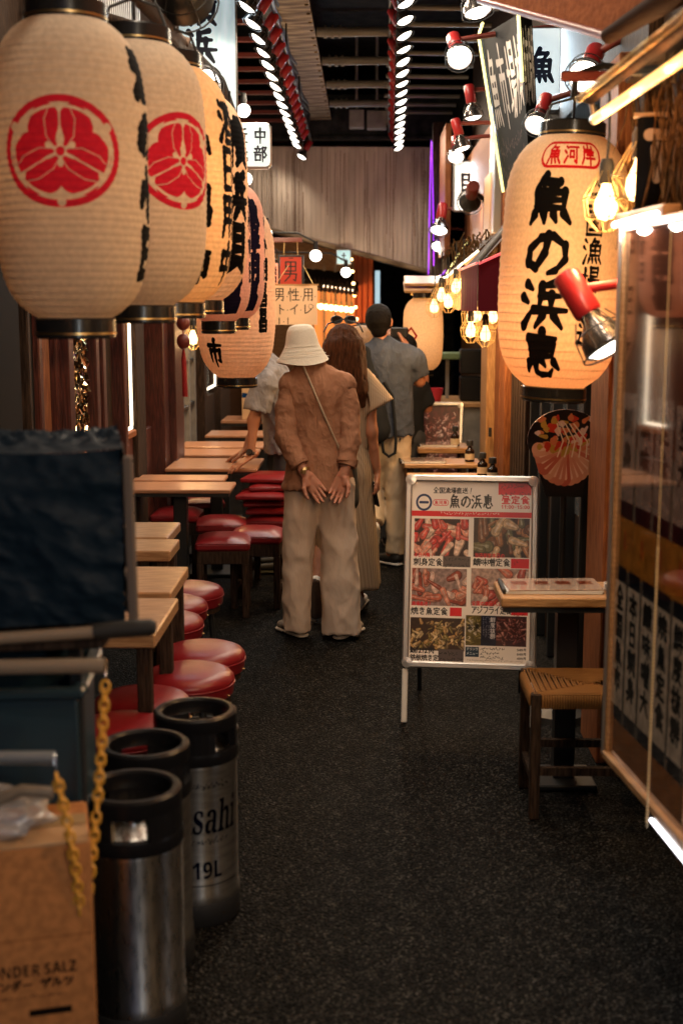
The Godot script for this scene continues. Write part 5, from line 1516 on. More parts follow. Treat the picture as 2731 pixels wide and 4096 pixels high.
func build_left_tables() -> void:
	var tr: Material = mats["table_red"]
	var bm: Material = mats["black_metal"]
	var gp := "thin topped tables along the left houses"
	slab_table("thin topped table nearest us on the left, beside the stacked red stools", Vector3(-1.05, 0.72, -7.09), Vector3(0.60, 0.022, 0.33), tr, bm, gp)
	slab_table("thin table close behind the nearest thin topped table on the left", Vector3(-1.10, 0.72, -7.45), Vector3(0.54, 0.022, 0.24), tr, bm, gp)
	slab_table("table the leaning man rests his hands on", Vector3(-0.97, 0.72, -8.14), Vector3(0.58, 0.022, 0.57), tr, bm, gp)
	slab_table("first table beyond the leaning man's hands", Vector3(-1.06, 0.72, -8.80), Vector3(0.62, 0.022, 0.40), tr, bm, gp)
	slab_table("second table beyond the leaning man's hands", Vector3(-1.05, 0.72, -9.31), Vector3(0.62, 0.022, 0.38), tr, bm, gp)
	slab_table("third table beyond the leaning man's hands, before the cartons", Vector3(-0.96, 0.72, -10.15), Vector3(0.62, 0.022, 0.42), tr, bm, gp)
	slab_table("farthest table on the left, carrying two cartons", Vector3(-0.92, 0.74, -11.3), Vector3(0.70, 0.03, 0.50), tr, bm, gp)
	var pw: Material = mats["pale_wood"]
	gp = "thick plank tables near the tarpaulin"
	slab_table("thick plank table nearest us, its corner just showing right of the blue tarpaulin", Vector3(-0.90, 0.72, -4.04), Vector3(0.50, 0.045, 0.50), pw, mats["dark_wood"], gp, false)
	slab_table("thick plank table second from the near end, showing right of the tarpaulin", Vector3(-0.95, 0.72, -4.60), Vector3(0.52, 0.045, 0.46), pw, mats["dark_wood"], gp, false)
	slab_table("thick plank table third from the near end with a plain square front edge", Vector3(-1.07, 0.72, -5.28), Vector3(0.52, 0.045, 0.28), pw, mats["dark_wood"], gp, false)
	slab_table("thick plank table fourth from the near end with a notched end", Vector3(-1.13, 0.72, -5.66), Vector3(0.52, 0.045, 0.40), pw, mats["dark_wood"], gp, false)
	# cartons on the farthest table
	var cv := Canvas.new(160, 160, Color(0.86, 0.72, 0.55))
	for k in 40: cv.seg(Vector2(0, 62 - k), Vector2(100 - k * 0.0, 62 - k * 0.4), 0.8, 0.8, Color(0.05, 0.22, 0.42)) if k < 22 else null
	cv.circle(Vector2(86, 110), 9, 2.0, Color(0.2, 0.12, 0.08))
	cv.rect(82, 84, 96, 88, Color(0.2, 0.12, 0.08))
	var cm := mat("printed_carton", Color.WHITE, 0.75)
	cm.albedo_texture = cv.texture()
	tag(obj("carton", mb().box(Vector3(-0.93, 0.90, -11.28), Vector3(0.32, 0.32, 0.30), 0.004), cm), "pale printed carton with a blue flash on the far left table", "carton")
	tag(obj("carton", mb().box(Vector3(-0.68, 0.93, -11.36), Vector3(0.17, 0.38, 0.30), 0.004), mat("pale_carton", lin(0.55, 0.42, 0.28), 0.75)), "plain pale carton behind the leaning man's arm", "carton")
	# round stools
	var st := [
		[Vector3(-0.612, 0, -4.60), "round red stool farther of the pair just beyond the beer kegs"],
		[Vector3(-0.622, 0, -4.30), "round red stool nearer of the pair just beyond the beer kegs"],
		[Vector3(-0.735, 0, -4.00), "round red stool half hidden behind the chain, right of the tarpaulin"],
		[Vector3(-0.745, 0, -3.72), "round red stool lowest behind the middle keg"],
		[Vector3(-0.812, 0, -5.66), "farthest of the three round red stools by the plank tables"],
		[Vector3(-0.850, 0, -5.38), "middle of the three round red stools by the plank tables"],
		[Vector3(-0.830, 0, -5.08), "nearest of the three round red stools by the plank tables"],
	]
	var proto: Node3D = null
	for q in st:
		if proto == null:
			proto = round_stool()
			proto.position = q[0]
			proto.set_meta("label", q[1])
		else: dup(proto, q[0], rng.randf() * 0.8 - 0.4, q[1], "round red vinyl stools")
	var sq := [
		[Vector3(-0.80, 0, -7.02), 0.06, "square red stool, left of the front pair in the lane"],
		[Vector3(-0.625, 0, -7.24), -0.05, "square red stool, right of the front pair, nearest the woman in the hat"],
		[Vector3(-0.88, 0, -7.62), 0.1, "square red stool behind the left one of the front pair"],
		[Vector3(-0.58, 0, -7.78), -0.12, "square red stool under the stacked cushions beside the woman in the hat"],
		[Vector3(-1.20, 0, -7.95), 0.0, "square red stool deep under the table by the wall"],
		[Vector3(-1.12, 0, -8.5), 0.2, "square red stool beyond the one under the table by the wall"],
		[Vector3(-0.50, 0, -8.7), 0.1, "square red stool beyond the leaning man's table"],
	]
	proto = null
	for q in sq:
		if proto == null:
			proto = square_stool()
			proto.position = q[0]
			proto.rotation.y = q[1]
			proto.set_meta("label", q[2])
		else: dup(proto, q[0], q[1], q[2], "square red cushioned stools")
	# loose seat cushions piled on the stool
	var cu: Node3D = null
	for k in 5:
		var p := Vector3(-0.60 + [0.02, -0.01, -0.03, 0.03, 0.0][k], 0.462 + 0.047 * k, -7.80 + [0.0, -0.02, 0.02, -0.03, -0.06][k])
		var lb := "%s red seat cushion of the pile beside the woman in the hat" % ["lowest", "second lowest", "middle", "second highest", "topmost"][k]
		if cu == null:
			var pf := mb().grid(12, 12, func(u, v):
				var q := (1.0 - pow(absf(u * 2 - 1), 5.0)) * (1.0 - pow(absf(v * 2 - 1), 5.0))
				return Vector3((u - 0.5) * 0.31, 0.022 + 0.026 * q, (v - 0.5) * 0.31))
			pf.box(Vector3(0, 0.012, 0), Vector3(0.31, 0.024, 0.31), 0.008)
			cu = tag(obj("seat_cushion", pf, mats["red_vinyl"]), lb, "cushion", "pile of red seat cushions")
			cu.position = p
		else: dup(cu, p, [0.0, 0.1, -0.08, 0.06, -0.14][k], lb, "pile of red seat cushions")

# ---------------------------------------------------------------- tables on the right and what stands on them
func sauce_bottle(label: String, where: Vector3, proto: Node3D) -> Node3D:
	if proto: return dup(proto, where, rng.randf() * 3.0, label, "sauce bottles on the right tables")
	var t := thing("sauce_bottle", label, "bottle", where, 0.0, "sauce bottles on the right tables")
	obj("bottle_body", mb().lathe([Vector2(0.0, 0.105), Vector2(0.014, 0.10), Vector2(0.016, 0.088), Vector2(0.030, 0.075), Vector2(0.031, 0.0), Vector2(0, 0)], 16), mat("dark_glass", lin(0.015, 0.008, 0.005), 0.08), t)
	obj("cap", mb().lathe([Vector2(0.0, 0.14), Vector2(0.02, 0.14), Vector2(0.022, 0.135), Vector2(0.022, 0.105), Vector2(0, 0.105)], 14), mats["black_rubber"], t)
	obj("paper_label", mb().lathe([Vector2(0.0318, 0.055), Vector2(0.0318, 0.015)], 16), mats["bottle_label"], t)
	return t

func menu_folder(label: String, where: Vector3, size: Vector2, turn: float, tone: Color) -> Node3D:
	var t := thing("menu_folder", label, "menu", where, turn, "menus lying on the right tables")
	for k in 3:
		obj("leaf", mb().box(Vector3(0.003 * k, 0.003 + 0.0055 * k, -0.002 * k), Vector3(size.x, 0.005, size.y), 0.001, Basis(Vector3.UP, 0.02 * k)), mats["white_plastic" if k < 2 else "menu_film"], t)
	obj("spine", mb().box(Vector3(-size.x * 0.5 - 0.004, 0.009, 0), Vector3(0.012, 0.019, size.y), 0.004), mats["black_rubber"], t)
	return t

func build_right_tables() -> void:
	var cv := Canvas.new(256, 128, Color(0.70, 0.62, 0.56))
	small_print(cv, 12, 12, 244, 116, 14, Color(0.30, 0.16, 0.13), 17)
	for k in 4: cv.rect(20 + 60 * k, 30, 60 + 60 * k, 70, Color(0.45, 0.22, 0.14))
	var mf := mat("menu_film", Color.WHITE, 0.16)
	mf.albedo_texture = cv.texture()
	mf.clearcoat_enabled = true
	mf.clearcoat = 1.0
	mf.clearcoat_roughness = 0.08
	var gp := "small wooden tables along the right houses"
	slab_table("small wooden table before the menu stand on a black pillar", Vector3(0.725, 0.72, -4.45), Vector3(0.50, 0.036, 0.27), mats["wood"], mats["black_metal"], gp, true)
	slab_table("nearest of the three small wooden tables beyond the menu stand", Vector3(0.51, 0.72, -7.45), Vector3(0.52, 0.028, 0.48), mats["wood"], mats["dark_wood"], gp, false)
	slab_table("middle of the three small wooden tables beyond the menu stand", Vector3(0.50, 0.72, -8.28), Vector3(0.50, 0.028, 0.34), mats["wood"], mats["dark_wood"], gp, false)
	slab_table("farthest small wooden table, before the second menu stand", Vector3(0.545, 0.75, -8.98), Vector3(0.36, 0.04, 0.36), mats["wood"], mats["dark_wood"], gp, false)
	menu_folder("glossy menu folder on the table before the menu stand", Vector3(0.665, 0.7205, -4.46), Vector2(0.34, 0.19), 0.0, Color.WHITE)
	menu_folder("menu folder on the nearest table beyond the menu stand", Vector3(0.43, 0.7205, -7.36), Vector2(0.26, 0.18), 0.0, Color.WHITE)
	menu_folder("menu folder jutting over the edge of the middle right table", Vector3(0.37, 0.7205, -8.24), Vector2(0.28, 0.20), 0.04, Color.WHITE)
	menu_folder("menu folder on the farthest small wooden table", Vector3(0.51, 0.7505, -8.95), Vector2(0.26, 0.20), 0.0, Color.WHITE)
	var p := sauce_bottle("sauce bottle at the wall end of the nearest table beyond the menu stand", Vector3(0.70, 0.7205, -7.55), null)
	sauce_bottle("sauce bottle at the wall end of the middle right table", Vector3(0.68, 0.7205, -8.25), p)
	sauce_bottle("sauce bottle on the farthest small wooden table", Vector3(0.63, 0.7505, -8.92), p)
	sauce_bottle("sauce bottle standing just behind the top rail of the near menu stand", Vector3(0.735, 0.7205, -7.30), p)
	var tr := thing("condiment_tray", "small stacked dishes at the far end of the table before the menu stand", "dish", Vector3(0.885, 0.7205, -4.42))
	for k in 3: obj("dish", mb().lathe([Vector2(0.035, 0.012 + 0.009 * k), Vector2(0.038, 0.012 + 0.009 * k), Vector2(0.028, 0.0 + 0.009 * k), Vector2(0, 0.0 + 0.009 * k)], 18), mats["white_plastic"], tr)
	obj("lid", mb().ball(Vector3(0.0, 0.036, 0), Vector3(0.022, 0.012, 0.022)), mats["black_rubber"], tr)
	# woven stools
	mat("paper_cord", lin(0.22, 0.105, 0.035), 0.8)
	var w := thing("woven_stool", "woven cord stool with dark legs under the table before the menu stand", "stool", Vector3(0.772, 0, -4.24))
	var cord := mb()
	for k in 20:
		var f := 1.0 - k / 20.5
		var hx := 0.205 * f
		var hz := 0.150 * f
		var y := 0.440 - 0.012 * (1.0 - f) + 0.004 * (k % 2)
		cord.tube([Vector3(-hx, y, hz), Vector3(hx, y, hz), Vector3(hx, y, -hz), Vector3(-hx, y, -hz), Vector3(-hx, y, hz)], 0.0052, 5, false)
	obj("woven_seat", cord, mats["paper_cord"], w).set_meta("kind", "stuff")
	var wrap := mb()
	for k in 42:
		var x := -0.178 + k * 0.0087
		for s in [-1.0, 1.0]:
			wrap.tube([Vector3(x, 0.438, s * 0.150), Vector3(x, 0.432, s * 0.161), Vector3(x, 0.415, s * 0.163), Vector3(x, 0.395, s * 0.160)], 0.0043, 5, false)
	for k in 30:
		var z := -0.126 + k * 0.0087
		for s in [-1.0, 1.0]:
			wrap.tube([Vector3(s * 0.205, 0.438, z), Vector3(s * 0.216, 0.432, z), Vector3(s * 0.218, 0.415, z), Vector3(s * 0.215, 0.395, z)], 0.0043, 5, false)
	obj("wrapped_rail", wrap, mats["paper_cord"], w).set_meta("kind", "stuff")
	for sx in [-1, 1]:
		for sz in [-1, 1]:
			obj("leg", mb().box(Vector3(sx * 0.198, 0.222, sz * 0.142), Vector3(0.034, 0.444, 0.034), 0.005), mats["dark_wood"], w)
	for sx in [-1, 1]:
		obj("stretcher", mb().box(Vector3(sx * 0.198, 0.13, 0), Vector3(0.02, 0.026, 0.25)), mats["dark_wood"], w)
	for sz in [-1, 1]:
		obj("stretcher", mb().box(Vector3(0, 0.17, sz * 0.142), Vector3(0.36, 0.028, 0.02)), mats["dark_wood"], w)
		obj("seat_rail", mb().box(Vector3(0, 0.412, sz * 0.147), Vector3(0.36, 0.03, 0.018)), mats["dark_wood"], w)
	# printed cut-out of a bowl of seafood in the window
	var c := Canvas.new(256, 256, Color(0.03, 0.025, 0.025))
	var g := RandomNumberGenerator.new()
	g.seed = 5
	var o := Vector2(128, 112)
	c.seg(Vector2(128, 100), Vector2(128, 150), 124, 96, Color(0.10, 0.05, 0.04))
	for k in 15:
		var a := PI * (0.02 + 0.96 * k / 14.0)
		var d := Vector2(cos(a), sin(a))
		c.seg(o + d * 20, o + d * 92, 12, 21, Color(0.80, 0.36, 0.26).lerp(Color(0.90, 0.66, 0.52), g.randf()))
		c.seg(o + d * 40 + Vector2(3, 0), o + d * 90 + Vector2(4, 0), 2, 5, Color(0.95, 0.78, 0.66))
	for k in 70:
		var p2 := o + Vector2(g.randf_range(-100, 100), g.randf_range(-92, 10))
		c.seg(p2, p2 + Vector2(g.randf_range(-22, 22), g.randf_range(-18, 18)), g.randf_range(5, 13), 4, [Color(0.82, 0.22, 0.12), Color(0.86, 0.5, 0.3), Color(0.78, 0.60, 0.22), Color(0.92, 0.78, 0.7)][k % 4])
	for k in 5: c.line([o + Vector2(-30 + k * 14, -70), o + Vector2(-8 + k * 20, -20), o + Vector2(-26 + k * 24, 26)], 2.2, Color(0.96, 0.88, 0.76))
	var pm := mat("bowl_print", Color.WHITE, 0.35)
	pm.albedo_texture = c.texture()
	var cut := PackedVector2Array()
	for i in 19:
		var a := deg_to_rad(-38.0 + 256.0 * i / 18.0)
		cut.append(Vector2(cos(a) * 0.155, 0.045 + sin(a) * 0.125))
	cut.append_array([Vector2(-0.075, -0.19), Vector2(0.075, -0.19)])
	var bp := thing("bowl_signboard", "cut-out printed board showing a bowl of seafood below the big lantern", "sign", Vector3(0.815, 1.14, -5.16), -0.08)
	obj("printed_board", mb().plate(cut, 0.012), pm, bp)
	obj("stand_pole", mb().tube([Vector3(0, 0.1, -0.03), Vector3(0, -0.5, -0.03), Vector3(0, -1.12, -0.03)], 0.013, 8), mats["black_metal"], bp)
	obj("stand_foot", mb().lathe([Vector2(0, -1.10), Vector2(0.12, -1.115), Vector2(0.13, -1.14), Vector2(0, -1.14)], 20, at(Vector3(0, 0, -0.03))), mats["black_metal"], bp)

# ---------------------------------------------------------------- menu stands
func dish(c: Canvas, x0: float, y0: float, x1: float, y1: float, seed_: int, tones: Array, back: Color, n := 60, size := 16.0) -> void:
	# a printed picture of food: overlapping slices and crumbs
	var g := RandomNumberGenerator.new()
	g.seed = seed_
	var k := Canvas.new(int(x1 - x0), int(y1 - y0), back)
	for i in n:
		var p := Vector2(g.randf() * k.w, k.h * (0.12 + 0.8 * g.randf()))
		var q := p + Vector2.from_angle(g.randf() * TAU) * size * g.randf_range(0.6, 2.0)
		var t: Color = tones[i % tones.size()]
		var r := size * g.randf_range(0.35, 0.9) * (1.0 - 0.5 * i / n)
		k.seg(p, q, r, r * 0.6, t.darkened(0.35))
		k.seg(p - Vector2(1.5, 2), q - Vector2(1.5, 2), r * 0.82, r * 0.45, t)
		k.seg(p - Vector2(2.5, 3), q - Vector2(3, 3), r * 0.25, r * 0.12, t.lightened(0.35))
	k.grain(seed_, 0.03, 0.72)
	for y in k.h:
		for x in k.w:
			var a := (y * k.w + x) * 4
			var X := int(x0) + x
			var Y := int(y0) + y
			if X < c.w and Y < c.h:
				var b := (Y * c.w + X) * 4
				c.d[b] = k.d[a]
				c.d[b + 1] = k.d[a + 1]
				c.d[b + 2] = k.d[a + 2]

func menu_print() -> Texture2D:
	var c := Canvas.new(720, 1020, Color(0.90, 0.87, 0.84))
	var ink := Color(0.06, 0.05, 0.06)
	var red := Color(0.80, 0.10, 0.14)
	var blue := Color(0.07, 0.17, 0.36)
	var f := SystemFont.new()
	f.font_names = PackedStringArray(["Droid Sans"])
	f.font_weight = 700
	c.circle(Vector2(76, 122), 42, 6.0, blue)
	c.seg(Vector2(54, 122), Vector2(98, 122), 7, 7, blue)
	write(c, "全国漁場直送！", 130, 36, 34, 2.1, ink, false, 0.5, 1.02)
	c.frame(130, 106, 222, 138, 15, 1.5, red)
	write(c, "魚河岸", 138, 110, 24, 1.3, red, false, 0.0, 1.08)
	write(c, "魚の浜恵", 228, 74, 64, 4.4, ink, false, 0.7, 1.03, 80)
	c.rect(518, 0, 712, 72, red)
	small_print(c, 534, 20, 700, 60, 26, Color(0.35, 0.04, 0.05), 8)
	write(c, "昼定食", 536, 78, 54, 3.4, red, false, 0.2, 1.05, 46)
	c.latin("11:00~15:00", f, 536, 130, 168, 20, red)
	c.rect(0, 170, 720, 200, red)
	small_print(c, 180, 176, 560, 190, 16, Color(0.95, 0.9, 0.88), 12)
	var pink := [Color(0.86, 0.36, 0.30), Color(0.93, 0.62, 0.52), Color(0.80, 0.22, 0.20), Color(0.94, 0.80, 0.72)]
	var brown := [Color(0.72, 0.48, 0.30), Color(0.50, 0.30, 0.18), Color(0.84, 0.70, 0.54), Color(0.45, 0.42, 0.28)]
	var fish := [Color(0.80, 0.42, 0.32), Color(0.86, 0.56, 0.46), Color(0.62, 0.26, 0.18), Color(0.90, 0.74, 0.68)]
	var salad := [Color(0.78, 0.60, 0.34), Color(0.50, 0.42, 0.16), Color(0.86, 0.74, 0.52), Color(0.40, 0.30, 0.14)]
	dish(c, 22, 214, 346, 424, 31, pink, Color(0.20, 0.09, 0.07), 34, 46)
	dish(c, 376, 204, 706, 424, 32, brown, Color(0.22, 0.12, 0.08), 26, 56)
	write(c, "本日入荷！", 22, 408, 24, 1.5, red, false, 0.0, 1.02)
	write(c, "当店板生本日の", 384, 402, 25, 1.6, red, false, 0.0, 1.02)
	write(c, "刺身定食", 20, 438, 43, 2.6, ink, false, 0.3, 1.02)
	write(c, "鯖味噌定食", 376, 432, 43, 2.6, ink, false, 0.3, 1.02)
	var note := Color(0.33, 0.29, 0.28)
	c.rect(196, 424, 360, 484, note)
	small_print(c, 206, 436, 350, 476, 20, Color(0.08, 0.07, 0.07), 13)
	c.rect(600, 430, 706, 484, red)
	small_print(c, 612, 446, 700, 470, 18, Color(0.4, 0.05, 0.06), 14)
	dish(c, 14, 494, 340, 704, 33, fish, Color(0.62, 0.52, 0.50), 26, 44)
	dish(c, 366, 488, 704, 698, 34, [Color(0.84, 0.46, 0.36), Color(0.9, 0.78, 0.72), Color(0.74, 0.3, 0.24)], Color(0.72, 0.60, 0.56), 26, 44)
	write(c, "漁場直送！", 14, 682, 24, 1.5, red, false, 0.0, 1.02)
	write(c, "全国の本日入！", 372, 672, 25, 1.6, red, false, 0.0, 1.02)
	write(c, "焼き魚定食", 12, 714, 43, 2.6, ink, false, 0.3, 1.02)
	c.rect(244, 712, 314, 760, red)
	write(c, "アジフライ定食", 370, 700, 34, 2.4, ink, false, 0.2, 1.0, 43)
	c.rect(606, 700, 704, 746, red)
	small_print(c, 616, 712, 700, 740, 18, Color(0.4, 0.05, 0.06), 15)
	dish(c, 10, 772, 334, 956, 35, salad, Color(0.24, 0.15, 0.08), 90, 20)
	write(c, "鮪ほほ肉", 12, 938, 36, 2.2, ink, false, 0.2, 1.0)
	write(c, "鉄板焼き定", 12, 980, 34, 2.2, ink, false, 0.2, 1.0)
	c.rect(180, 946, 330, 1014, note)
	small_print(c, 190, 962, 320, 1006, 22, Color(0.08, 0.07, 0.07), 16)
	dish(c, 340, 752, 430, 920, 36, [Color(0.66, 0.58, 0.34), Color(0.80, 0.74, 0.62), Color(0.46, 0.40, 0.14)], Color(0.44, 0.38, 0.14), 30, 18)
	write(c, "お米", 350, 800, 36, 2.2, ink, false, 0.2)
	c.rect(430, 752, 520, 920, Color(0.05, 0.08, 0.18))
	write(c, "鮮度抜群", 484, 760, 30, 1.8, Color(0.80, 0.80, 0.82), true, 0.1, 1.02)
	small_print(c, 440, 760, 476, 880, 11, Color(0.7, 0.7, 0.74), 18, true)
	dish(c, 520, 752, 698, 920, 37, [Color(0.50, 0.24, 0.22), Color(0.70, 0.48, 0.46), Color(0.32, 0.14, 0.14)], Color(0.28, 0.14, 0.14), 90, 13)
	c.rect(340, 928, 420, 984, Color(0.10, 0.20, 0.28))
	write(c, "ドリンク", 346, 932, 17, 1.3, Color(0.8, 0.82, 0.84), false)
	write(c, "メニュー", 346, 956, 17, 1.3, Color(0.8, 0.82, 0.84), false)
	for k in 3:
		small_print(c, 428, 930 + k * 24, 610 - 20 * (k % 2), 946 + k * 24, 19, ink, 20 + k)
		c.latin(["549", "649", "499"][k], f, 644, 932 + k * 24, 34, 13, ink)
		write(c, "円", 682, 930 + k * 24, 15, 1.1, ink)
	small_print(c, 350, 1000, 700, 1012, 9, Color(0.4, 0.34, 0.32), 26)
	return c.texture()

func a_frame(label: String, where: Vector3, turn: float, wide: float, high: float, low: float, lean: float, print_: Material, rear := true) -> Node3D:
	var t := thing("menu_stand", label, "sign", where, turn)
	var b := eul(-lean, 0, 0)
	var al: Material = mats["aluminium"]
	var hw := wide * 0.5
	var mid := (high + low) * 0.5
	var front := at(Vector3(0, 0, 0), b)
	obj("printed_sheet", mb(front).box(Vector3(0, mid, -0.004), Vector3(wide - 0.05, high - low - 0.05, 0.004)), print_, t)
	obj("back_panel", mb(front).box(Vector3(0, mid, -0.012), Vector3(wide - 0.03, high - low - 0.03, 0.006)), mats["black_metal"], t)
	for s in [-1.0, 1.0]:
		obj("side_rail", mb(front).box(Vector3(s * (hw - 0.014), mid, 0.002), Vector3(0.028, high - low - 0.056, 0.022), 0.006), al, t)
		obj("leg", mb(front).box(Vector3(s * (hw - 0.014), (low - 0.01) * 0.5 + 0.004, -0.004), Vector3(0.024, low - 0.01, 0.014), 0.004), mats["white_plastic"], t)
	for y in [low + 0.014, high - 0.014]:
		obj("cross_rail", mb(front).box(Vector3(0, y, 0.002), Vector3(wide - 0.056, 0.028, 0.022), 0.006), al, t)
		for s in [-1.0, 1.0]:
			obj("corner", mb(front).lathe([Vector2(0, 0.013), Vector2(0.022, 0.011), Vector2(0.024, 0), Vector2(0.022, -0.011), Vector2(0, -0.013)], 16, at(Vector3(s * (hw - 0.022), y + (0.008 if y < mid else -0.008), 0.002), eul(90, 0, 0))), mats["aluminium"], t)
	if rear:
		var top := front * Vector3(0, high - 0.02, -0.01)
		for s in [-1.0, 1.0]:
			obj("rear_leg", mb().tube([top + Vector3(s * (hw - 0.05), 0, -0.01), Vector3(s * (hw - 0.05), top.y * 0.5, top.z - 0.13), Vector3(s * (hw - 0.05), 0.0, top.z - 0.28)], 0.011, 6), mats["black_metal"], t)
		obj("hinge", mb().tube([top + Vector3(-hw + 0.05, 0, -0.012), top + Vector3(0, 0, -0.012), top + Vector3(hw - 0.05, 0, -0.012)], 0.010, 6), mats["black_metal"], t)
	return t

func build_menu_stand() -> void:
	var m := mat("menu_print", Color.WHITE, 0.34)
	m.albedo_texture = menu_print()
	m.clearcoat_enabled = true
	m.clearcoat = 0.35
	m.clearcoat_roughness = 0.12
	a_frame("aluminium framed menu stand with pictures of set meals in the lane", Vector3(0.425, 0, -5.06), -0.10, 0.555, 1.045, 0.235, 12.0, m)
	var c := Canvas.new(256, 300, Color(0.4, 0.3, 0.3))
	dish(c, 0, 0, 256, 300, 44, [Color(0.66, 0.36, 0.34), Color(0.84, 0.70, 0.70), Color(0.42, 0.16, 0.16), Color(0.76, 0.56, 0.56)], Color(0.36, 0.16, 0.16), 220, 11)
	var m2 := mat("far_menu_print", Color.WHITE, 0.4)
	m2.albedo_texture = c.texture()
	a_frame("second, smaller menu stand with reddish pictures beyond the right tables", Vector3(0.50, 0, -9.30), -0.16, 0.40, 1.04, 0.45, 12.0, m2)

# ---------------------------------------------------------------- the tall menu board at the right edge
func build_menu_board() -> void:
	var L := 1.25
	var c := Canvas.new(896, 1024, Color(0.50, 0.45, 0.40))
	c.rect(0, 0, 896, 400, Color(0.34, 0.19, 0.12))
	var ink := Color(0.05, 0.045, 0.05)
	var navy := Color(0.06, 0.07, 0.11)
	for k in 9:        # upper strips of dishes
		var x := 20.0 + k * 98.0
		c.rect(x, 300 + 6 * (k % 2), x + 84, 540, Color(0.54, 0.46, 0.43))
		c.rect(x + 86, 300, x + 91, 540, Color(0.10, 0.08, 0.08))
		write(c, ["刺身", "鯖味", "定食", "生大", "肉鉄", "お米", "昼日", "鮪鮮", "酒中"][k], x + 16, 330, 50, 4.2, ink, true, 0.3, 1.3)
		c.rect(x, 508, x + 84, 540, Color(0.17, 0.05, 0.09))
	c.rect(0, 540, 896, 640, Color(0.62, 0.40, 0.15))
	for k in 9:
		c.seg(Vector2(66 + k * 98, 566), Vector2(66 + k * 98, 596), 3, 5, Color(0.55, 0.10, 0.07))
		small_print(c, 84 + k * 98, 556, 110 + k * 98, 630, 13, Color(0.16, 0.10, 0.05), 80 + k, true)
	for k in 11:       # lower strips
		var x := 14.0 + k * 80.0
		c.rect(x, 640, x + 68, 940, Color(0.70, 0.64, 0.58))
		c.rect(x, 636, x + 68, 666, navy)
		c.rect(x, 916, x + 68, 944, navy)
		c.rect(x + 70, 640, x + 75, 944, Color(0.12, 0.10, 0.09))
		write(c, ["全国魚市", "本日刺身", "鯖味噌大", "焼魚定食", "鮮度抜群", "お米用生", "漁場直送", "大肉板鉄", "河岸の男", "酒入荷中", "浜恵の日"][k], x + 10, 676, 46, 4.2, ink, true, 0.3, 1.18)
	c.rect(0, 944, 896, 1024, Color(0.52, 0.32, 0.15))
	c.grain(71, 0.03, 0.8)
	var m := mat("board_print", Color.WHITE, 0.06)
	m.metallic_specular = 0.75
	m.albedo_texture = c.texture()
	m.clearcoat_enabled = true
	m.clearcoat = 1.0
	m.clearcoat_roughness = 0.04
	var dx := Vector3(0.075, 0, 0.62).normalized()
	var t := thing("menu_board", "tall acrylic covered board of vertical menu strips at the right edge", "board", Vector3.ZERO)
	t.transform = Transform3D(Basis(dx, Vector3.UP, dx.cross(Vector3.UP)), Vector3(0.668, 0, -3.41))
	obj("printed_face", mb().box(Vector3(L * 0.5, 1.208, -0.012), Vector3(L - 0.03, 1.42, 0.012)), m, t)
	var edge: Material = mats["pale_wood"]
	obj("side_frame", mb().box(Vector3(0.008, 1.208, -0.010), Vector3(0.018, 1.45, 0.034), 0.003), mats["aluminium"], t)
	obj("inner_bead", mb().box(Vector3(0.026, 1.208, -0.004), Vector3(0.014, 1.42, 0.016), 0.003), edge, t)
	obj("bottom_frame", mb().box(Vector3(L * 0.5, 0.490, -0.008), Vector3(L - 0.04, 0.022, 0.036), 0.003), edge, t)
	obj("top_frame", mb().box(Vector3(L * 0.5, 1.924, -0.010), Vector3(L - 0.04, 0.022, 0.034), 0.003), edge, t)
	obj("side_frame", mb().box(Vector3(L - 0.008, 1.208, -0.010), Vector3(0.018, 1.45, 0.034), 0.003), mats["aluminium"], t)
	obj("backing_box", mb().box(Vector3(L * 0.5, 1.208, -0.06), Vector3(L - 0.02, 1.40, 0.07)), mats["dark_wood"], t)
	for x in [0.66, L - 0.08]:
		obj("leg", mb().box(Vector3(x, 0.25, -0.06), Vector3(0.05, 0.50, 0.05), 0.004), mats["black_metal"], t)
	# a beaded pull cord hangs before it
	var pc := mb()
	for k in 70: pc.ball(Vector3(0.686, 1.16 - k * 0.0098, -2.93), Vector3(0.0035, 0.0046, 0.0035), Basis(), 6, 4)
	pc.tube([Vector3(0.686, 1.90, -2.93), Vector3(0.686, 1.5, -2.93), Vector3(0.686, 0.47, -2.93)], 0.0014, 4)
	tag(obj("bead_cord", pc, mat("bead", lin(0.62, 0.48, 0.28), 0.35)), "beaded pull cord hanging down in front of the menu board", "cord")
	# above: canvas canopy, split bamboo blind and straw
	var can := thing("canvas_canopy", "rust brown canvas canopy across the top right corner", "canopy", Vector3.ZERO)
	var P := [Vector3(0.40, 2.80, -4.75), Vector3(0.652, 2.445, -3.6), Vector3(1.02, 2.62, -2.3), Vector3(0.80, 3.35, -2.6)]
	var sheet := mb().grid(18, 14, func(u, v):
		var p: Vector3 = (P[0] as Vector3).lerp(P[1], u).lerp((P[3] as Vector3).lerp(P[2], u), v)
		return p + Vector3(0, -0.03 * sin(u * PI) * sin(v * PI) + 0.006 * sin(u * 17.0 + v * 5.0), 0), false, true)
	obj("canvas", sheet, grainy("rust_canvas", noise_tex(52, 0.05, lin(0.19, 0.058, 0.022), lin(0.32, 0.11, 0.042), 256, 4, 1.4), Vector3(2, 2, 2), 0.9, fine_noise, 0.15), can)
	obj("hem_pole", mb().tube([P[0], (P[0] as Vector3).lerp(P[1], 0.5), P[1]], 0.012, 8), mats["red_brown_paint"], can)
	obj("rolled_edge", mb().tube([P[1], (P[1] as Vector3).lerp(P[2], 0.3) + Vector3(0, -0.02, 0), (P[1] as Vector3).lerp(P[2], 0.7) + Vector3(0, 0.0, 0), P[2]], [0.022, 0.036, 0.036, 0.036], 10), mat("dark_sheet", lin(0.035, 0.018, 0.012), 0.8), can)
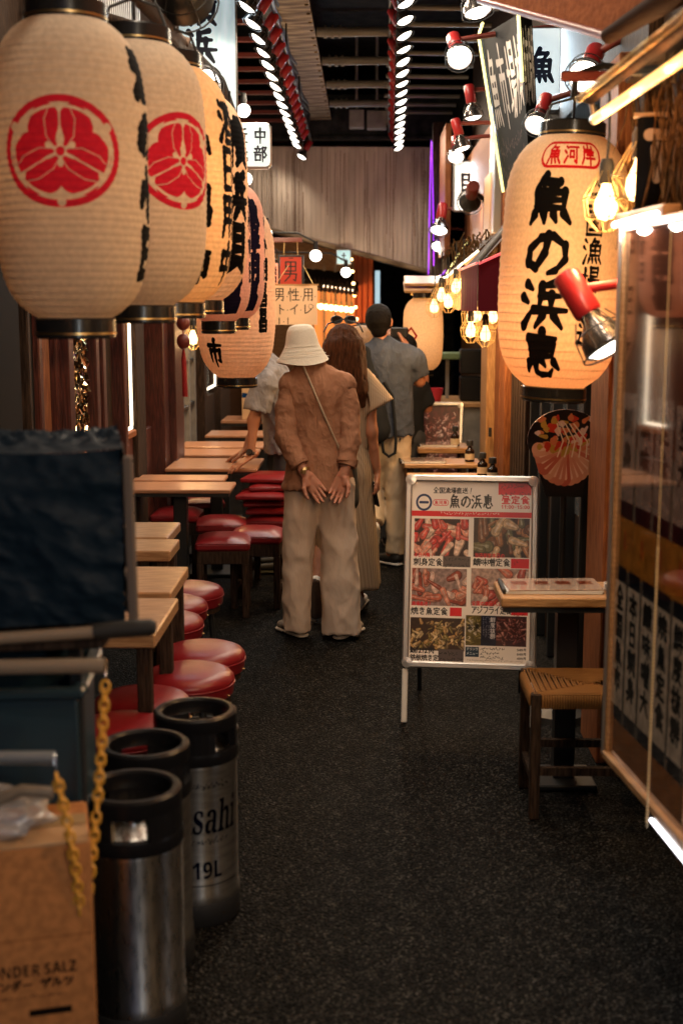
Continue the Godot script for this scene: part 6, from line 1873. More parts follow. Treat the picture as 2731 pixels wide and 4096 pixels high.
	obj("stay", mb().tube([P[3], P[3] + Vector3(0.3, 0.1, 0)], 0.012, 6), mats["black_metal"], can)
	obj("stay", mb().tube([P[0], P[0] + Vector3(0.55, 0.15, 0)], 0.012, 6), mats["black_metal"], can)
	var bar := thing("dark_crossbar", "dark brown bar crossing before the fish sign", "bar", Vector3.ZERO)
	obj("bar_tube", mb().box(Vector3(0.80, 2.462, -4.3), Vector3(0.34, 0.030, 0.03), 0.004), mats["red_brown_paint"], bar)
	obj("end_bracket", mb().box(Vector3(0.955, 2.47, -4.3), Vector3(0.06, 0.08, 0.06), 0.006), mats["black_metal"], bar)
	var straw := mb()
	var g := RandomNumberGenerator.new()
	g.seed = 9
	for k in 330:
		var p := Vector3(g.randf_range(0.735, 0.90), g.randf_range(2.10, 2.36), -g.randf_range(2.9, 3.75))
		var l := g.randf_range(0.12, 0.36)
		var s := Vector3(g.randf_range(-0.05, 0.05), -l, g.randf_range(-0.06, 0.06))
		straw.tube([p, p + s * 0.5 + Vector3(g.randf_range(-0.02, 0.02), 0, 0.01), p + s], [0.003, 0.0024, 0.001], 4, false)
	tag(obj("straw_bundle", straw, grainy("straw", noise_tex(54, 0.06, lin(0.03, 0.015, 0.005), lin(0.13, 0.068, 0.024), 128, 3, 1.5), Vector3(5, 5, 5), 0.8)), "dry straw hanging under the canopy above the caged bulbs", "straw").set_meta("kind", "stuff")
	var bl := thing("hanging_board", "thin timber rail the straw hangs from", "rail", Vector3.ZERO)
	obj("board", mb().box(Vector3(0.82, 2.37, -3.3), Vector3(0.16, 0.03, 1.0), 0.004), mats["dark_wood"], bl)
	obj("bracket", mb().box(Vector3(0.94, 2.38, -3.3), Vector3(0.1, 0.04, 0.06)), mats["black_metal"], bl)
	# dark banner with pale writing at the edge
	var c2 := Canvas.new(192, 384, Color(0.035, 0.033, 0.038))
	write(c2, "市中", 10, 6, 170, 13, Color(0.66, 0.55, 0.44), true, 0.6, 1.04, 180)
	var bm := mat("banner_print", Color.WHITE, 0.85)
	bm.albedo_texture = c2.texture()
	var bn := thing("dark_banner", "dark cloth banner with pale brush writing behind the menu board", "banner", Vector3(0.805, 2.0, -3.42), -0.2)
	obj("cloth", mb().grid(10, 12, func(u, v): return Vector3((u - 0.5) * 0.20, (0.5 - v) * 0.42, 0.012 * sin(u * 9.0))), bm, bn)
	obj("rod", mb().tube([Vector3(-0.11, 0.215, 0), Vector3(0, 0.215, 0), Vector3(0.11, 0.215, 0)], 0.007, 7), mats["wood"], bn)
	obj("cord", mb().tube([Vector3(0, 0.22, 0), Vector3(0, 0.30, -0.01), Vector3(0, 0.38, -0.02)], 0.003, 5), mats["black_rubber"], bn)
	# red awnings further along
	mat("red_cloth", lin(0.13, 0.012, 0.020), 0.9)
	mat("grey_cloth", lin(0.10, 0.085, 0.08), 0.9)
	var aw := thing("red_awning", "dark red awning with a pink light line, beside the big lantern", "awning", Vector3.ZERO)
	obj("roof_cloth", mb().grid(8, 6, func(u, v): return Vector3(lerpf(0.56, 0.97, u), lerpf(1.93, 2.42, u) - 0.02 * sin(u * PI), -6.45 - v * 1.15)), mats["grey_cloth"], aw)
	obj("end_cloth", mb().plate(PackedVector2Array([Vector2(0.56, 1.70), Vector2(0.95, 1.70), Vector2(0.95, 2.10), Vector2(0.56, 1.93)]), 0.006), mats["red_cloth"], aw, at(Vector3(0, 0, -6.44)))
	obj("valance", mb().grid(24, 3, func(u, v): return Vector3(0.557 + 0.006 * sin(u * 40.0) * v, 1.93 - 0.23 * v, -6.45 - u * 1.15)), mats["red_cloth"], aw)
	obj("light_line", mb().tube([Vector3(0.56, 1.935, -6.43), Vector3(0.75, 2.02, -6.43), Vector3(0.95, 2.105, -6.43)], 0.007, 7), mats["neon_pink"], aw)
	obj("light_line", mb().tube([Vector3(0.548, 1.937, -6.43), Vector3(0.548, 1.937, -7.0), Vector3(0.548, 1.937, -7.6)], 0.006, 7), mats["neon_pink"], aw)
	obj("rafter", mb().tube([Vector3(0.56, 1.95, -6.42), Vector3(0.98, 2.45, -6.42)], 0.014, 6), mats["grey_paint"], aw)
	aw = thing("pale_awning", "pale scalloped awning with a white light line beyond the red one", "awning", Vector3.ZERO)
	obj("roof_cloth", mb().grid(8, 6, func(u, v): return Vector3(lerpf(0.50, 0.97, u), lerpf(1.90, 2.35, u) - 0.02 * sin(u * PI), -8.1 - v * 0.9)), mats["grey_cloth"], aw)
	obj("end_cloth", mb().plate(PackedVector2Array([Vector2(0.50, 1.74), Vector2(0.58, 1.70), Vector2(0.68, 1.74), Vector2(0.70, 2.06), Vector2(0.50, 1.90)]), 0.006), mat("tan_cloth", lin(0.30, 0.20, 0.13), 0.85), aw, at(Vector3(0, 0, -8.09)))
	obj("light_line", mb().tube([Vector3(0.50, 1.905, -8.08), Vector3(0.60, 1.99, -8.08), Vector3(0.70, 2.07, -8.08)], 0.007, 7), mats["led_white"], aw)
	obj("light_line", mb().tube([Vector3(0.49, 1.905, -8.08), Vector3(0.49, 1.905, -8.6), Vector3(0.49, 1.905, -9.0)], 0.006, 7), mats["led_white"], aw)
	# dry bushy decoration along the shop tops
	var dec := mb()
	for k in 300:
		var p := Vector3(g.randf_range(0.62, 0.86), g.randf_range(1.98, 2.22), -g.randf_range(8.2, 9.9))
		dec.tube([p, p + Vector3(g.randf_range(-0.05, 0.05), g.randf_range(-0.14, -0.02), g.randf_range(-0.05, 0.05))], [0.006, 0.002], 4, false)
	tag(obj("dry_leaves", dec, mats["straw"]), "dry leaves trailing over the shop fronts above the caged bulbs", "leaves").set_meta("kind", "stuff")

# ---------------------------------------------------------------- the near left corner
func keg(label: String, where: Vector3, turn: float, print_: Material) -> Node3D:
	var t := thing("beer_keg", label, "keg", where, turn, "steel beer kegs by the tarpaulin")
	obj("steel_body", mb().lathe([Vector2(0.10, 0.500), Vector2(0.113, 0.490), Vector2(0.118, 0.476), Vector2(0.118, 0.462), Vector2(0.1155, 0.456), Vector2(0.1155, 0.10), Vector2(0.118, 0.092), Vector2(0.118, 0.07), Vector2(0.11, 0.055)], 64), print_, t)
	obj("rubber_foot", mb().lathe([Vector2(0.1165, 0.072), Vector2(0.1195, 0.066), Vector2(0.1195, 0.008), Vector2(0.115, 0.0), Vector2(0.09, 0.0)], 48), mats["black_rubber"], t)
	obj("top_dome", mb().lathe([Vector2(0, 0.515), Vector2(0.05, 0.512), Vector2(0.10, 0.498), Vector2(0.112, 0.488)], 40), mats["steel_plain"], t)
	var col := mb()
	col.lathe([Vector2(0.100, 0.505), Vector2(0.119, 0.505), Vector2(0.1205, 0.498), Vector2(0.1205, 0.474), Vector2(0.1185, 0.470)], 48)
	col.lathe([Vector2(0.092, 0.598), Vector2(0.098, 0.604), Vector2(0.110, 0.604), Vector2(0.1165, 0.598), Vector2(0.1175, 0.566), Vector2(0.115, 0.560), Vector2(0.096, 0.560), Vector2(0.092, 0.566), Vector2(0.092, 0.598)], 48)
	for k in 3:
		var a0 := TAU * k / 3.0
		var n := 8
		for i in n:
			var p0 := a0 + 1.35 * i / n
			var p1 := a0 + 1.35 * (i + 1) / n
			var d0 := Vector3(sin(p0), 0, cos(p0))
			var d1 := Vector3(sin(p1), 0, cos(p1))
			col.quad(d0 * 0.1185 + Vector3(0, 0.500, 0), d1 * 0.1185 + Vector3(0, 0.500, 0), d1 * 0.1165 + Vector3(0, 0.564, 0), d0 * 0.1165 + Vector3(0, 0.564, 0))
			col.quad(d1 * 0.098 + Vector3(0, 0.500, 0), d0 * 0.098 + Vector3(0, 0.500, 0), d0 * 0.097 + Vector3(0, 0.564, 0), d1 * 0.097 + Vector3(0, 0.564, 0))
		for p in [a0, a0 + 1.35]:
			var d := Vector3(sin(p), 0, cos(p))
			col.quad(d * 0.098 + Vector3(0, 0.5, 0), d * 0.1185 + Vector3(0, 0.5, 0), d * 0.1165 + Vector3(0, 0.564, 0), d * 0.097 + Vector3(0, 0.564, 0))
	obj("handle_collar", col, mats["black_plastic"], t)
	var vl := obj("valve", mb().lathe([Vector2(0, 0.548), Vector2(0.024, 0.548), Vector2(0.028, 0.542), Vector2(0.028, 0.508)], 20), mats["chrome"], t)
	obj("valve_cap", mb().lathe([Vector2(0, 0.556), Vector2(0.014, 0.555), Vector2(0.018, 0.547)], 16), mats["black_rubber"], vl)
	return t

func build_foreground() -> void:
	mat("black_plastic", lin(0.008, 0.008, 0.009), 0.3).metallic_specular = 0.32
	var sp := mat("steel_plain", lin(0.62, 0.61, 0.60), 0.26, 1.0)
	var brush := noise_tex(61, 0.05, Color(0.62, 0.62, 0.62), Color(0.8, 0.8, 0.8), 256, 3, 1.6)
	sp.roughness_texture = brush
	sp.roughness = 0.42
	sp.anisotropy_enabled = true
	sp.anisotropy = -0.85
	sp.uv1_scale = Vector3(3, 0.4, 1)
	var c := Canvas.new(1024, 512, Color(0.72, 0.71, 0.69))
	var f := SystemFont.new()
	f.font_names = PackedStringArray(["Droid Serif"])
	f.font_weight = 700
	f.font_italic = true
	var f2 := SystemFont.new()
	f2.font_names = PackedStringArray(["Droid Sans"])
	f2.font_weight = 700
	var navy := Color(0.04, 0.07, 0.17)
	for o in [0.0, 512.0]:
		small_print(c, o + 60, 96, o + 300, 112, 22, navy, 31)
		c.latin("Asahi", f, o + 48, 150, 270, 110, navy, 0.12)
		small_print(c, o + 80, 280, o + 300, 296, 20, navy, 33)
		c.latin("19L", f2, o + 120, 352, 120, 56, navy)
		c.rect(o + 40, 430, o + 330, 434, Color(0.3, 0.3, 0.32))
	c.grain(34, 0.02, 0.86, 0.3, 2.0)
	var kp := mat("keg_print", Color(0.92, 0.92, 0.92), 0.32, 0.9)
	kp.albedo_texture = c.texture()
	kp.anisotropy_enabled = true
	kp.anisotropy = -0.85
	keg("plain steel keg nearest us, beside the cardboard box", Vector3(-0.550, 0, -2.84), 0.5, sp)
	keg("steel keg between the plain one and the printed one", Vector3(-0.572, 0, -3.14), 1.9, kp)
	keg("steel keg with dark blue lettering nearest the lane", Vector3(-0.478, 0, -3.42), 5.55, kp)
	# rack, tarpaulin, tub, box and chain
	var k := thing("tube_rack", "tube framed rack with black grips standing behind the yellow chain", "rack", Vector3.ZERO)
	var gm: Material = mat("worn_tube", lin(0.30, 0.24, 0.18), 0.42, 0.4)
	obj("top_rail", mb().tube([Vector3(-1.30, 1.006, -2.52), Vector3(-0.9, 1.034, -2.52), Vector3(-0.555, 1.060, -2.52)], 0.013, 10), gm, k)
	obj("grip", mb().tube([Vector3(-0.556, 1.060, -2.52), Vector3(-0.50, 1.066, -2.52), Vector3(-0.44, 1.070, -2.52), Vector3(-0.43, 1.070, -2.52)], [0.017, 0.018, 0.018, 0.012], 10), mats["black_rubber"], k)
	obj("second_rail", mb().tube([Vector3(-1.30, 0.972, -2.46), Vector3(-0.9, 0.998, -2.46), Vector3(-0.520, 1.012, -2.44)], 0.0155, 10), gm, k)
	obj("plank", mb().box(Vector3(-0.93, 1.018, -2.56), Vector3(0.78, 0.03, 0.05), 0.004, eul(0, 0, 2.6)), mats["dark_wood"], k)
	obj("lower_rail", mb().tube([Vector3(-1.25, 0.862, -2.30), Vector3(-0.9, 0.867, -2.30), Vector3(-0.592, 0.870, -2.30)], 0.013, 10), mat("grey_tube", lin(0.30, 0.33, 0.36), 0.35, 0.6), k)
	obj("curved_tube", mb().tube([Vector3(-0.80, 0.70, -2.32), Vector3(-0.72, 0.77, -2.32), Vector3(-0.66, 0.80, -2.31), Vector3(-0.60, 0.795, -2.31)], 0.012, 9), gm, k)
	for p in [Vector3(-0.625, 0, -2.64), Vector3(-1.22, 0, -2.62), Vector3(-1.22, 0, -2.33), Vector3(-1.22, 0, -3.0)]:
		obj("upright", mb().box(p + Vector3(0, 0.50, 0), Vector3(0.028, 1.0, 0.028), 0.004), mats["black_metal"], k)
	obj("shelf", mb().box(Vector3(-0.95, 0.585, -2.70), Vector3(0.60, 0.02, 0.36), 0.003), mats["dark_wood"], k)
	obj("low_shelf", mb().box(Vector3(-0.96, 0.255, -2.50), Vector3(0.56, 0.02, 0.50), 0.003), mats["dark_wood"], k)
	obj("rail_support", mb().box(Vector3(-1.22, 0.93, -2.5), Vector3(0.03, 0.03, 0.5)), mats["black_metal"], k)
	var fl := FastNoiseLite.new()
	fl.seed = 77
	fl.frequency = 4.0
	fl.fractal_octaves = 3
	fl.fractal_type = FastNoiseLite.FRACTAL_RIDGED
	# the sheet hangs over a stack of crates: down the front, over the top, down the side
	var tarp := mb()
	var X0 := -1.30
	var X1 := -0.508
	tarp.grid(90, 60, func(u, v):
		var x := lerpf(X0, X1, u)
		var top: float = 1.415 + 0.012 * sin(u * 6.0) + 0.018 * u
		var y := lerpf(top, 1.035 + 0.026 * u, v)
		var z := -2.60 + 0.024 * fl.get_noise_3d(x * 0.5, y * 1.1, 0) + 0.007 * fl.get_noise_3d(x * 2.0, y * 2.6, 3) - 0.02 * pow(1.0 - v, 6.0)
		return Vector3(x + 0.006 * fl.get_noise_2d(y * 6.0, 0) * u, y, z))
	tarp.grid(90, 20, func(u, v):
		var x := lerpf(X0, X1, u)
		var y: float = 1.415 + 0.012 * sin(u * 6.0) + 0.018 * u + 0.012 * sin(v * PI) + 0.022 * fl.get_noise_3d(x * 3.0, 9.0, v * 1.6) * sin(v * PI)
		return Vector3(x - 0.095 * (1.0 - v) * u, y, -3.02 + v * 0.40 + 0.006 * sin(u * 20.0) * sin(v * PI)))
	tarp.grid(20, 30, func(u, v):
		var top := 1.433
		var y := lerpf(top, 1.07, v)
		return Vector3(X1 - 0.095 * u + 0.010 * fl.get_noise_2d(u * 0.4, y * 4.0), y, -2.62 - u * 0.40))
	var tm := mat("tarpaulin", lin(0.003, 0.011, 0.022), 0.6)
	tm.heightmap_enabled = true
	tm.heightmap_texture = grey_noise
	tm.uv1_triplanar = true
	tm.uv1_scale = Vector3(2.2, 2.2, 2.2)
	tm.heightmap_scale = 0.12
	tm.metallic_specular = 0.3
	var tt := thing("tarpaulin_cover", "dark blue tarpaulin draped over crates beside the red stools", "tarpaulin", Vector3.ZERO)
	obj("sheet", tarp, tm, tt)
	# what it covers
	var cr := thing("crate_stack", "crates hidden under the dark blue tarpaulin", "crate", Vector3(-0.95, 1.045, -2.80))
	obj("crate_body", mb().box(Vector3(0, 0.17, 0), Vector3(0.66, 0.33, 0.30), 0.01), mats["dark_wood"], cr)
	obj("skid", mb().box(Vector3(0, -0.02, 0), Vector3(0.70, 0.04, 0.30)), mats["dark_wood"], cr)
	tag(obj("edge_board", mb().box(Vector3(-0.492, 1.235, -2.60), Vector3(0.018, 0.36, 0.03), 0.003, eul(0, 0, 0.6)), mat("dull_board", lin(0.10, 0.085, 0.08), 0.8)), "narrow grey board standing at the right edge of the tarpaulin", "board")
	var tub := thing("plastic_tub", "dark blue plastic tub behind the yellow chain", "tub", Vector3(-0.92, 0.596, -2.72), 0.1)
	var bm: Material = mat("blue_plastic", lin(0.010, 0.030, 0.045), 0.4)
	for s in [-1.0, 1.0]:
		obj("side", mb().box(Vector3(s * 0.285, 0.16, 0), Vector3(0.012, 0.32, 0.30), 0.003), bm, tub)
		obj("side", mb().box(Vector3(0, 0.16, s * 0.155), Vector3(0.58, 0.32, 0.012), 0.003), bm, tub)
		obj("rim", mb().box(Vector3(0, 0.315, s * 0.168), Vector3(0.62, 0.022, 0.034), 0.006), bm, tub)
		obj("rim", mb().box(Vector3(s * 0.298, 0.315, 0), Vector3(0.034, 0.022, 0.30), 0.006), bm, tub)
	obj("bottom", mb().box(Vector3(0, 0.008, 0), Vector3(0.56, 0.012, 0.30)), bm, tub)
	var cv := Canvas.new(512, 448, Color(0.72, 0.49, 0.30))
	var ink := Color(0.09, 0.06, 0.05)
	cv.rect(0, 206, 512, 210, Color(0.58, 0.38, 0.22))
	cv.latin("WONDER SALZ", f2, 258, 268, 218, 27, ink)
	write(cv, "ワンダー", 286, 304, 23, 2.2, ink, false, 0.0, 1.02, 22)
	write(cv, "ザルツ", 396, 304, 24, 2.2, ink, false, 0.0, 1.02, 22)
	small_print(cv, 240, 342, 470, 352, 8, ink, 51)
	cv.rect(370, 376, 462, 392, ink)
	cv.grain(52, 0.03, 0.86)
	var bx := mat("box_print", Color.WHITE, 0.85)
	bx.albedo_texture = cv.texture()
	var box := thing("cardboard_box", "brown cardboard box with dark printed lettering in the lower left corner", "box", Vector3(-0.795, 0.2655, -2.40), 0.26)
	obj("carton_body", mb().box(Vector3(0, 0.205, 0), Vector3(0.47, 0.41, 0.22), 0.004), bx, box)
	obj("flap", mb().box(Vector3(0, 0.4125, 0.058), Vector3(0.46, 0.004, 0.105)), mats["carton"], box)
	obj("tape", mb().box(Vector3(0, 0.4165, 0), Vector3(0.46, 0.002, 0.05)), mat("tape", lin(0.36, 0.24, 0.12), 0.25), box)
	var bagm := mat("clear_film", Color(0.80, 0.80, 0.82, 0.30), 0.22)
	bagm.transparency = BaseMaterial3D.TRANSPARENCY_ALPHA
	bagm.cull_mode = BaseMaterial3D.CULL_DISABLED
	fl.frequency = 9.0
	fl.fractal_type = FastNoiseLite.FRACTAL_FBM
	var bag := mb().grid(40, 24, func(u, v):
		var d := Vector3(sin(v * PI) * cos(u * TAU), cos(v * PI), sin(v * PI) * sin(u * TAU))
		var q := 1.0 + 0.35 * fl.get_noise_3dv(d * 0.25)
		return Vector3(d.x * 0.16 * q, maxf(d.y * 0.055 * q, -0.028), d.z * 0.09 * q), true, true)
	tag(obj("plastic_bag", bag, bagm, null, at(Vector3(-0.80, 0.713, -2.40))), "crumpled clear plastic bag lying on the cardboard box", "bag")
	var ch := thing("plastic_chain", "yellow plastic chain hanging in a loop from the rack rails", "chain", Vector3.ZERO)
	var ym: Material = mat("yellow_plastic", lin(0.66, 0.34, 0.045), 0.4)
	var link := mb()
	var lp := []
	for i in 17:
		var a := TAU * i / 16.0
		lp.append(Vector3(cos(a) * 0.0088, sin(a) * 0.0088 + (0.004 if sin(a) > 0 else -0.004), 0))
	link.tube(lp, 0.0031, 7, false)
	var lm := link.mesh()
	var A := Vector3(-0.515, 0.992, -2.42)
	var B := Vector3(-0.570, 0.445, -2.37)
	var C := Vector3(-0.590, 0.850, -2.29)
	var pts := []
	for i in 61:
		var q := i / 60.0
		pts.append(A.lerp(B, q) + Vector3(0.006 * sin(q * PI), 0, 0))
	for i in range(1, 61):
		var q := i / 60.0
		pts.append(B.lerp(C, q) + Vector3(0.012 * sin(q * PI), -0.006 * sin(q * PI), 0))
	var left := 0.0
	var n := 0
	for i in pts.size() - 1:
		var a: Vector3 = pts[i]
		var d: Vector3 = pts[i + 1] - a
		left += d.length()
		if left >= 0.0190:
			left -= 0.0190
			var y := d.normalized()
			var x := y.cross(Vector3(0, 0, 1)).normalized()
			var z := x.cross(y)
			var b := Basis(x, y, z) * Basis(Vector3.UP, (PI / 2 if n % 2 else 0.0) + rng.randf_range(0.0, 0.3))
			obj("link", lm, ym, ch, Transform3D(b, a))
			n += 1
	obj("hook", mb().tube([A + Vector3(0, 0.03, -0.02), A + Vector3(0, 0.012, 0.0), A], 0.003, 6), mats["chrome"], ch)
	obj("hook", mb().tube([C + Vector3(0, 0.026, -0.01), C + Vector3(0, 0.012, 0.0), C], 0.003, 6), mats["chrome"], ch)

# ---------------------------------------------------------------- the far end of the lane
func build_far_end() -> void:
	var e := thing("far_eating_house", "brightly lit eating house under the stair fascia at the end of the lane", "building", Vector3.ZERO)
	obj("wall", mb().box(Vector3(-0.95, 1.3, -17.0), Vector3(1.6, 2.6, 0.12)), mats["wood"], e)
	obj("wall", mb().box(Vector3(0.55, 1.2, -19.0), Vector3(1.5, 2.4, 0.12)), mats["dark_steel"], e)
	for k in 5:
		obj("post", mb().box(Vector3(-0.62 + 0.13 * k, 1.1, -15.0), Vector3(0.03, 2.2, 0.05)), mats["wood"], e)
	obj("eave", mb().box(Vector3(-0.46, 2.02, -14.6), Vector3(0.75, 0.04, 0.9), 0.005, eul(14, 0, -6)), mats["dark_wood"], e)
	var tiles := mb()
	for i in 16:
		for j in 3: tiles.tube([Vector3(-0.80 + i * 0.045, 2.075 - 0.005 * i - 0.05 * j, -14.4 + 0.22 * j), Vector3(-0.80 + i * 0.045, 2.035 - 0.005 * i - 0.05 * j, -14.2 + 0.22 * j)], 0.018, 6)
	obj("eave_tiles", tiles, mats["dark_wood"], e).set_meta("kind", "stuff")
	obj("light_strip", mb().tube([Vector3(-0.50, 1.955, -14.12), Vector3(-0.30, 1.93, -14.12), Vector3(-0.13, 1.90, -14.12)], 0.012, 7), mats["led_white"], e)
	var win := obj("window", mb().box(Vector3(-0.40, 1.16, -15.1), Vector3(0.62, 0.06, 0.05)), mats["wood"], e)
	obj("paper_screen", mb().box(Vector3(-0.40, 1.55, -15.14), Vector3(0.60, 0.72, 0.01)), glow("lit_screen", Color(0.95, 0.60, 0.30), 0.55), win)
	for k in 9:
		var t := thing("eave_bulb", "bare bulb %s along the bright row under the far eave" % ["one", "two", "three", "four", "five", "six", "seven", "eight", "nine"][k], "bulb", Vector3(-0.60 + 0.055 * k, 1.74 - 0.006 * k, -13.9), 0.0, "row of bare bulbs under the far eave")
		obj("globe", mb().ball(Vector3.ZERO, Vector3(0.028, 0.034, 0.028), Basis(), 12, 8), mats["lamp_warm"], t)
		obj("socket", mb().tube([Vector3(0, 0.03, 0), Vector3(0, 0.08, 0)], 0.014, 8), mats["brass"], t)
		obj("cord", mb().tube([Vector3(0, 0.08, 0), Vector3(0, 0.15, 0), Vector3(0, 0.26, -0.2)], 0.004, 5), mats["black_rubber"], t)
		omni("bulb_light", t, Vector3.ZERO, 0.10, Color(1.0, 0.70, 0.42), 0.03)
	var rc := thing("red_curtain", "long red cloth hanging under the low end of the fascia", "curtain", Vector3(-0.03, 2.0, -14.6))
	obj("cloth", mb().grid(30, 10, func(u, v): return Vector3((u - 0.5) * 0.22, 0.30 - v * 0.75, 0.02 * sin(u * 22.0))), mat("orange_cloth", lin(0.42, 0.12, 0.06), 0.85), rc)
	obj("rod", mb().tube([Vector3(-0.13, 0.305, 0), Vector3(0, 0.305, 0), Vector3(0.13, 0.305, 0)], 0.01, 6), mats["wood"], rc)
	for x in [-0.1, 0.1]: obj("cord", mb().tube([Vector3(x, 0.31, 0), Vector3(x, 0.8, 0), Vector3(x, 2.36, 0)], 0.004, 5), mats["black_rubber"], rc)
	var ls := thing("tall_narrow_sign", "tall narrow blue white lit sign by the red cloth", "sign", Vector3(0.135, 1.93, -15.4))
	obj("case", mb().box(Vector3.ZERO, Vector3(0.07, 0.46, 0.06), 0.006), mats["aluminium"], ls)
	obj("lit_face", mb().box(Vector3(0, 0, 0.034), Vector3(0.056, 0.44, 0.006)), glow("pale_sign_glow", Color(0.72, 0.88, 0.95), 0.8), ls)
	obj("pole", mb().box(Vector3(0.0, -1.05, -0.02), Vector3(0.03, 1.75, 0.03)), mats["black_metal"], ls)
	for k in 6:
		var t := thing("fairy_bulb", "tiny round bulb %s of the string by the red cloth" % ["one", "two", "three", "four", "five", "six"][k], "bulb", Vector3(-0.165 + 0.012 * k, 2.24 - 0.13 * k, -14.2), 0.0, "string of tiny bulbs by the red cloth")
		obj("globe", mb().ball(Vector3.ZERO, Vector3.ONE * 0.018, Basis(), 10, 6), mats["lamp_warm"], t)
		obj("cord", mb().tube([Vector3(0, 0.015, 0), Vector3(-0.004, 0.07, 0), Vector3(-0.012, 0.13, 0)], 0.003, 4), mats["black_rubber"], t)
	# pink round lantern by the men's board
	var pl := lantern("round_lantern", "small pink round lantern left of the red board", Vector3(-0.735, 1.97, -10.4), 0.16, 0.22, 4, 1.5, 0.12, Color(1.0, 0.45, 0.4), Basis(), "", 10)
	# what stands on the counter beyond the second menu stand
	var ct := thing("kitchen_counter", "cluttered serving counter beyond the far cream lantern", "counter", Vector3(0.66, 0, -11.2))
	obj("counter_top", mb().box(Vector3(0, 0.90, 0), Vector3(0.70, 0.04, 0.9), 0.004), mats["wood"], ct)
	obj("front", mb().box(Vector3(0, 0.44, 0.40), Vector3(0.68, 0.88, 0.04)), mats["grey_paint"], ct)
	var pb := thing("red_bucket", "small red bucket on the far counter", "bucket", Vector3(0.60, 0.92, -10.95))
	obj("bucket_body", mb().lathe([Vector2(0.062, 0.11), Vector2(0.066, 0.112), Vector2(0.066, 0.10), Vector2(0.045, 0.0), Vector2(0, 0)], 20), mat("red_plastic", lin(0.55, 0.03, 0.05), 0.4), pb)
	var gt := thing("green_tray", "green tray on the shelf above the far counter", "tray", Vector3(0.72, 1.30, -11.2))
	obj("tray_body", mb().box(Vector3.ZERO, Vector3(0.34, 0.06, 0.22), 0.01), mat("green_plastic", lin(0.10, 0.16, 0.07), 0.5), gt)
	obj("bracket", mb().box(Vector3(0.0, -0.2, -0.08), Vector3(0.03, 0.36, 0.03)), mats["grey_paint"], gt)
	var bt := thing("oil_bottle", "yellow oil bottle on the far counter left of the red bucket", "bottle", Vector3(0.47, 0.92, -10.9))
	obj("bottle_body", mb().lathe([Vector2(0, 0.30), Vector2(0.012, 0.30), Vector2(0.014, 0.23), Vector2(0.034, 0.20), Vector2(0.034, 0.0), Vector2(0, 0)], 16), mat("yellow_oil", lin(0.60, 0.34, 0.07), 0.2), bt)
	var bk := thing("black_crates", "two dark stacked boxes by the door frame beyond the counter", "box", Vector3(0.92, 0.92, -11.0))
	for y in [0.11, 0.34]: obj("box_body", mb().box(Vector3(0, y, 0), Vector3(0.22, 0.21, 0.2), 0.01), mats["black_plastic"], bk)
	c_paper("notice_sheet", "grey notice sheet hung at the left end of the far counter", Vector3(0.335, 1.05, -10.7), Vector2(0.20, 0.26), 71)
	c_paper("notice_sheet", "pink notice sheet behind the far counter", Vector3(0.45, 1.22, -11.6), Vector2(0.30, 0.20), 72)
	for k in 2:
		var tw := thing("folded_towel", ["upper pale folded paper stack left of the second menu stand", "lower pale folded paper stack left of the second menu stand"][k], "paper", Vector3(0.255, [0.922, 0.86][k], -10.2 + 0.1 * k))
		obj("stack", mb().box(Vector3.ZERO, Vector3(0.26, 0.03, 0.18), 0.006, eul(0, 12, 9)), mats["white_plastic"], tw)
	var sh := thing("side_cabinet", "pale cabinet behind the standing man's legs", "cabinet", Vector3(0.27, 0, -10.3))
	obj("cabinet_body", mb().box(Vector3(0, 0.42, 0), Vector3(0.30, 0.84, 0.5), 0.006), mats["white_plastic"], sh)
	obj("door", mb().box(Vector3(0, 0.42, 0.253), Vector3(0.27, 0.76, 0.012), 0.003), mats["grey_paint"], sh)

func c_paper(called: String, label: String, where: Vector3, size: Vector2, seed_: int) -> void:
	var c := Canvas.new(128, 128, Color(0.62, 0.55, 0.48) if seed_ == 71 else Color(0.80, 0.52, 0.48))
	small_print(c, 10, 14, 118, 118, 17, Color(0.16, 0.12, 0.11), seed_)
	var m := mat("notice_%d" % seed_, Color.WHITE, 0.7)
	m.albedo_texture = c.texture()
	var t := thing(called, label, "notice", where)
	obj("sheet", mb().box(Vector3.ZERO, Vector3(size.x, size.y, 0.004)), m, t)
	obj("post", mb().box(Vector3(0, -where.y * 0.5, -0.02), Vector3(0.025, where.y, 0.025)), mats["dark_wood"], t)

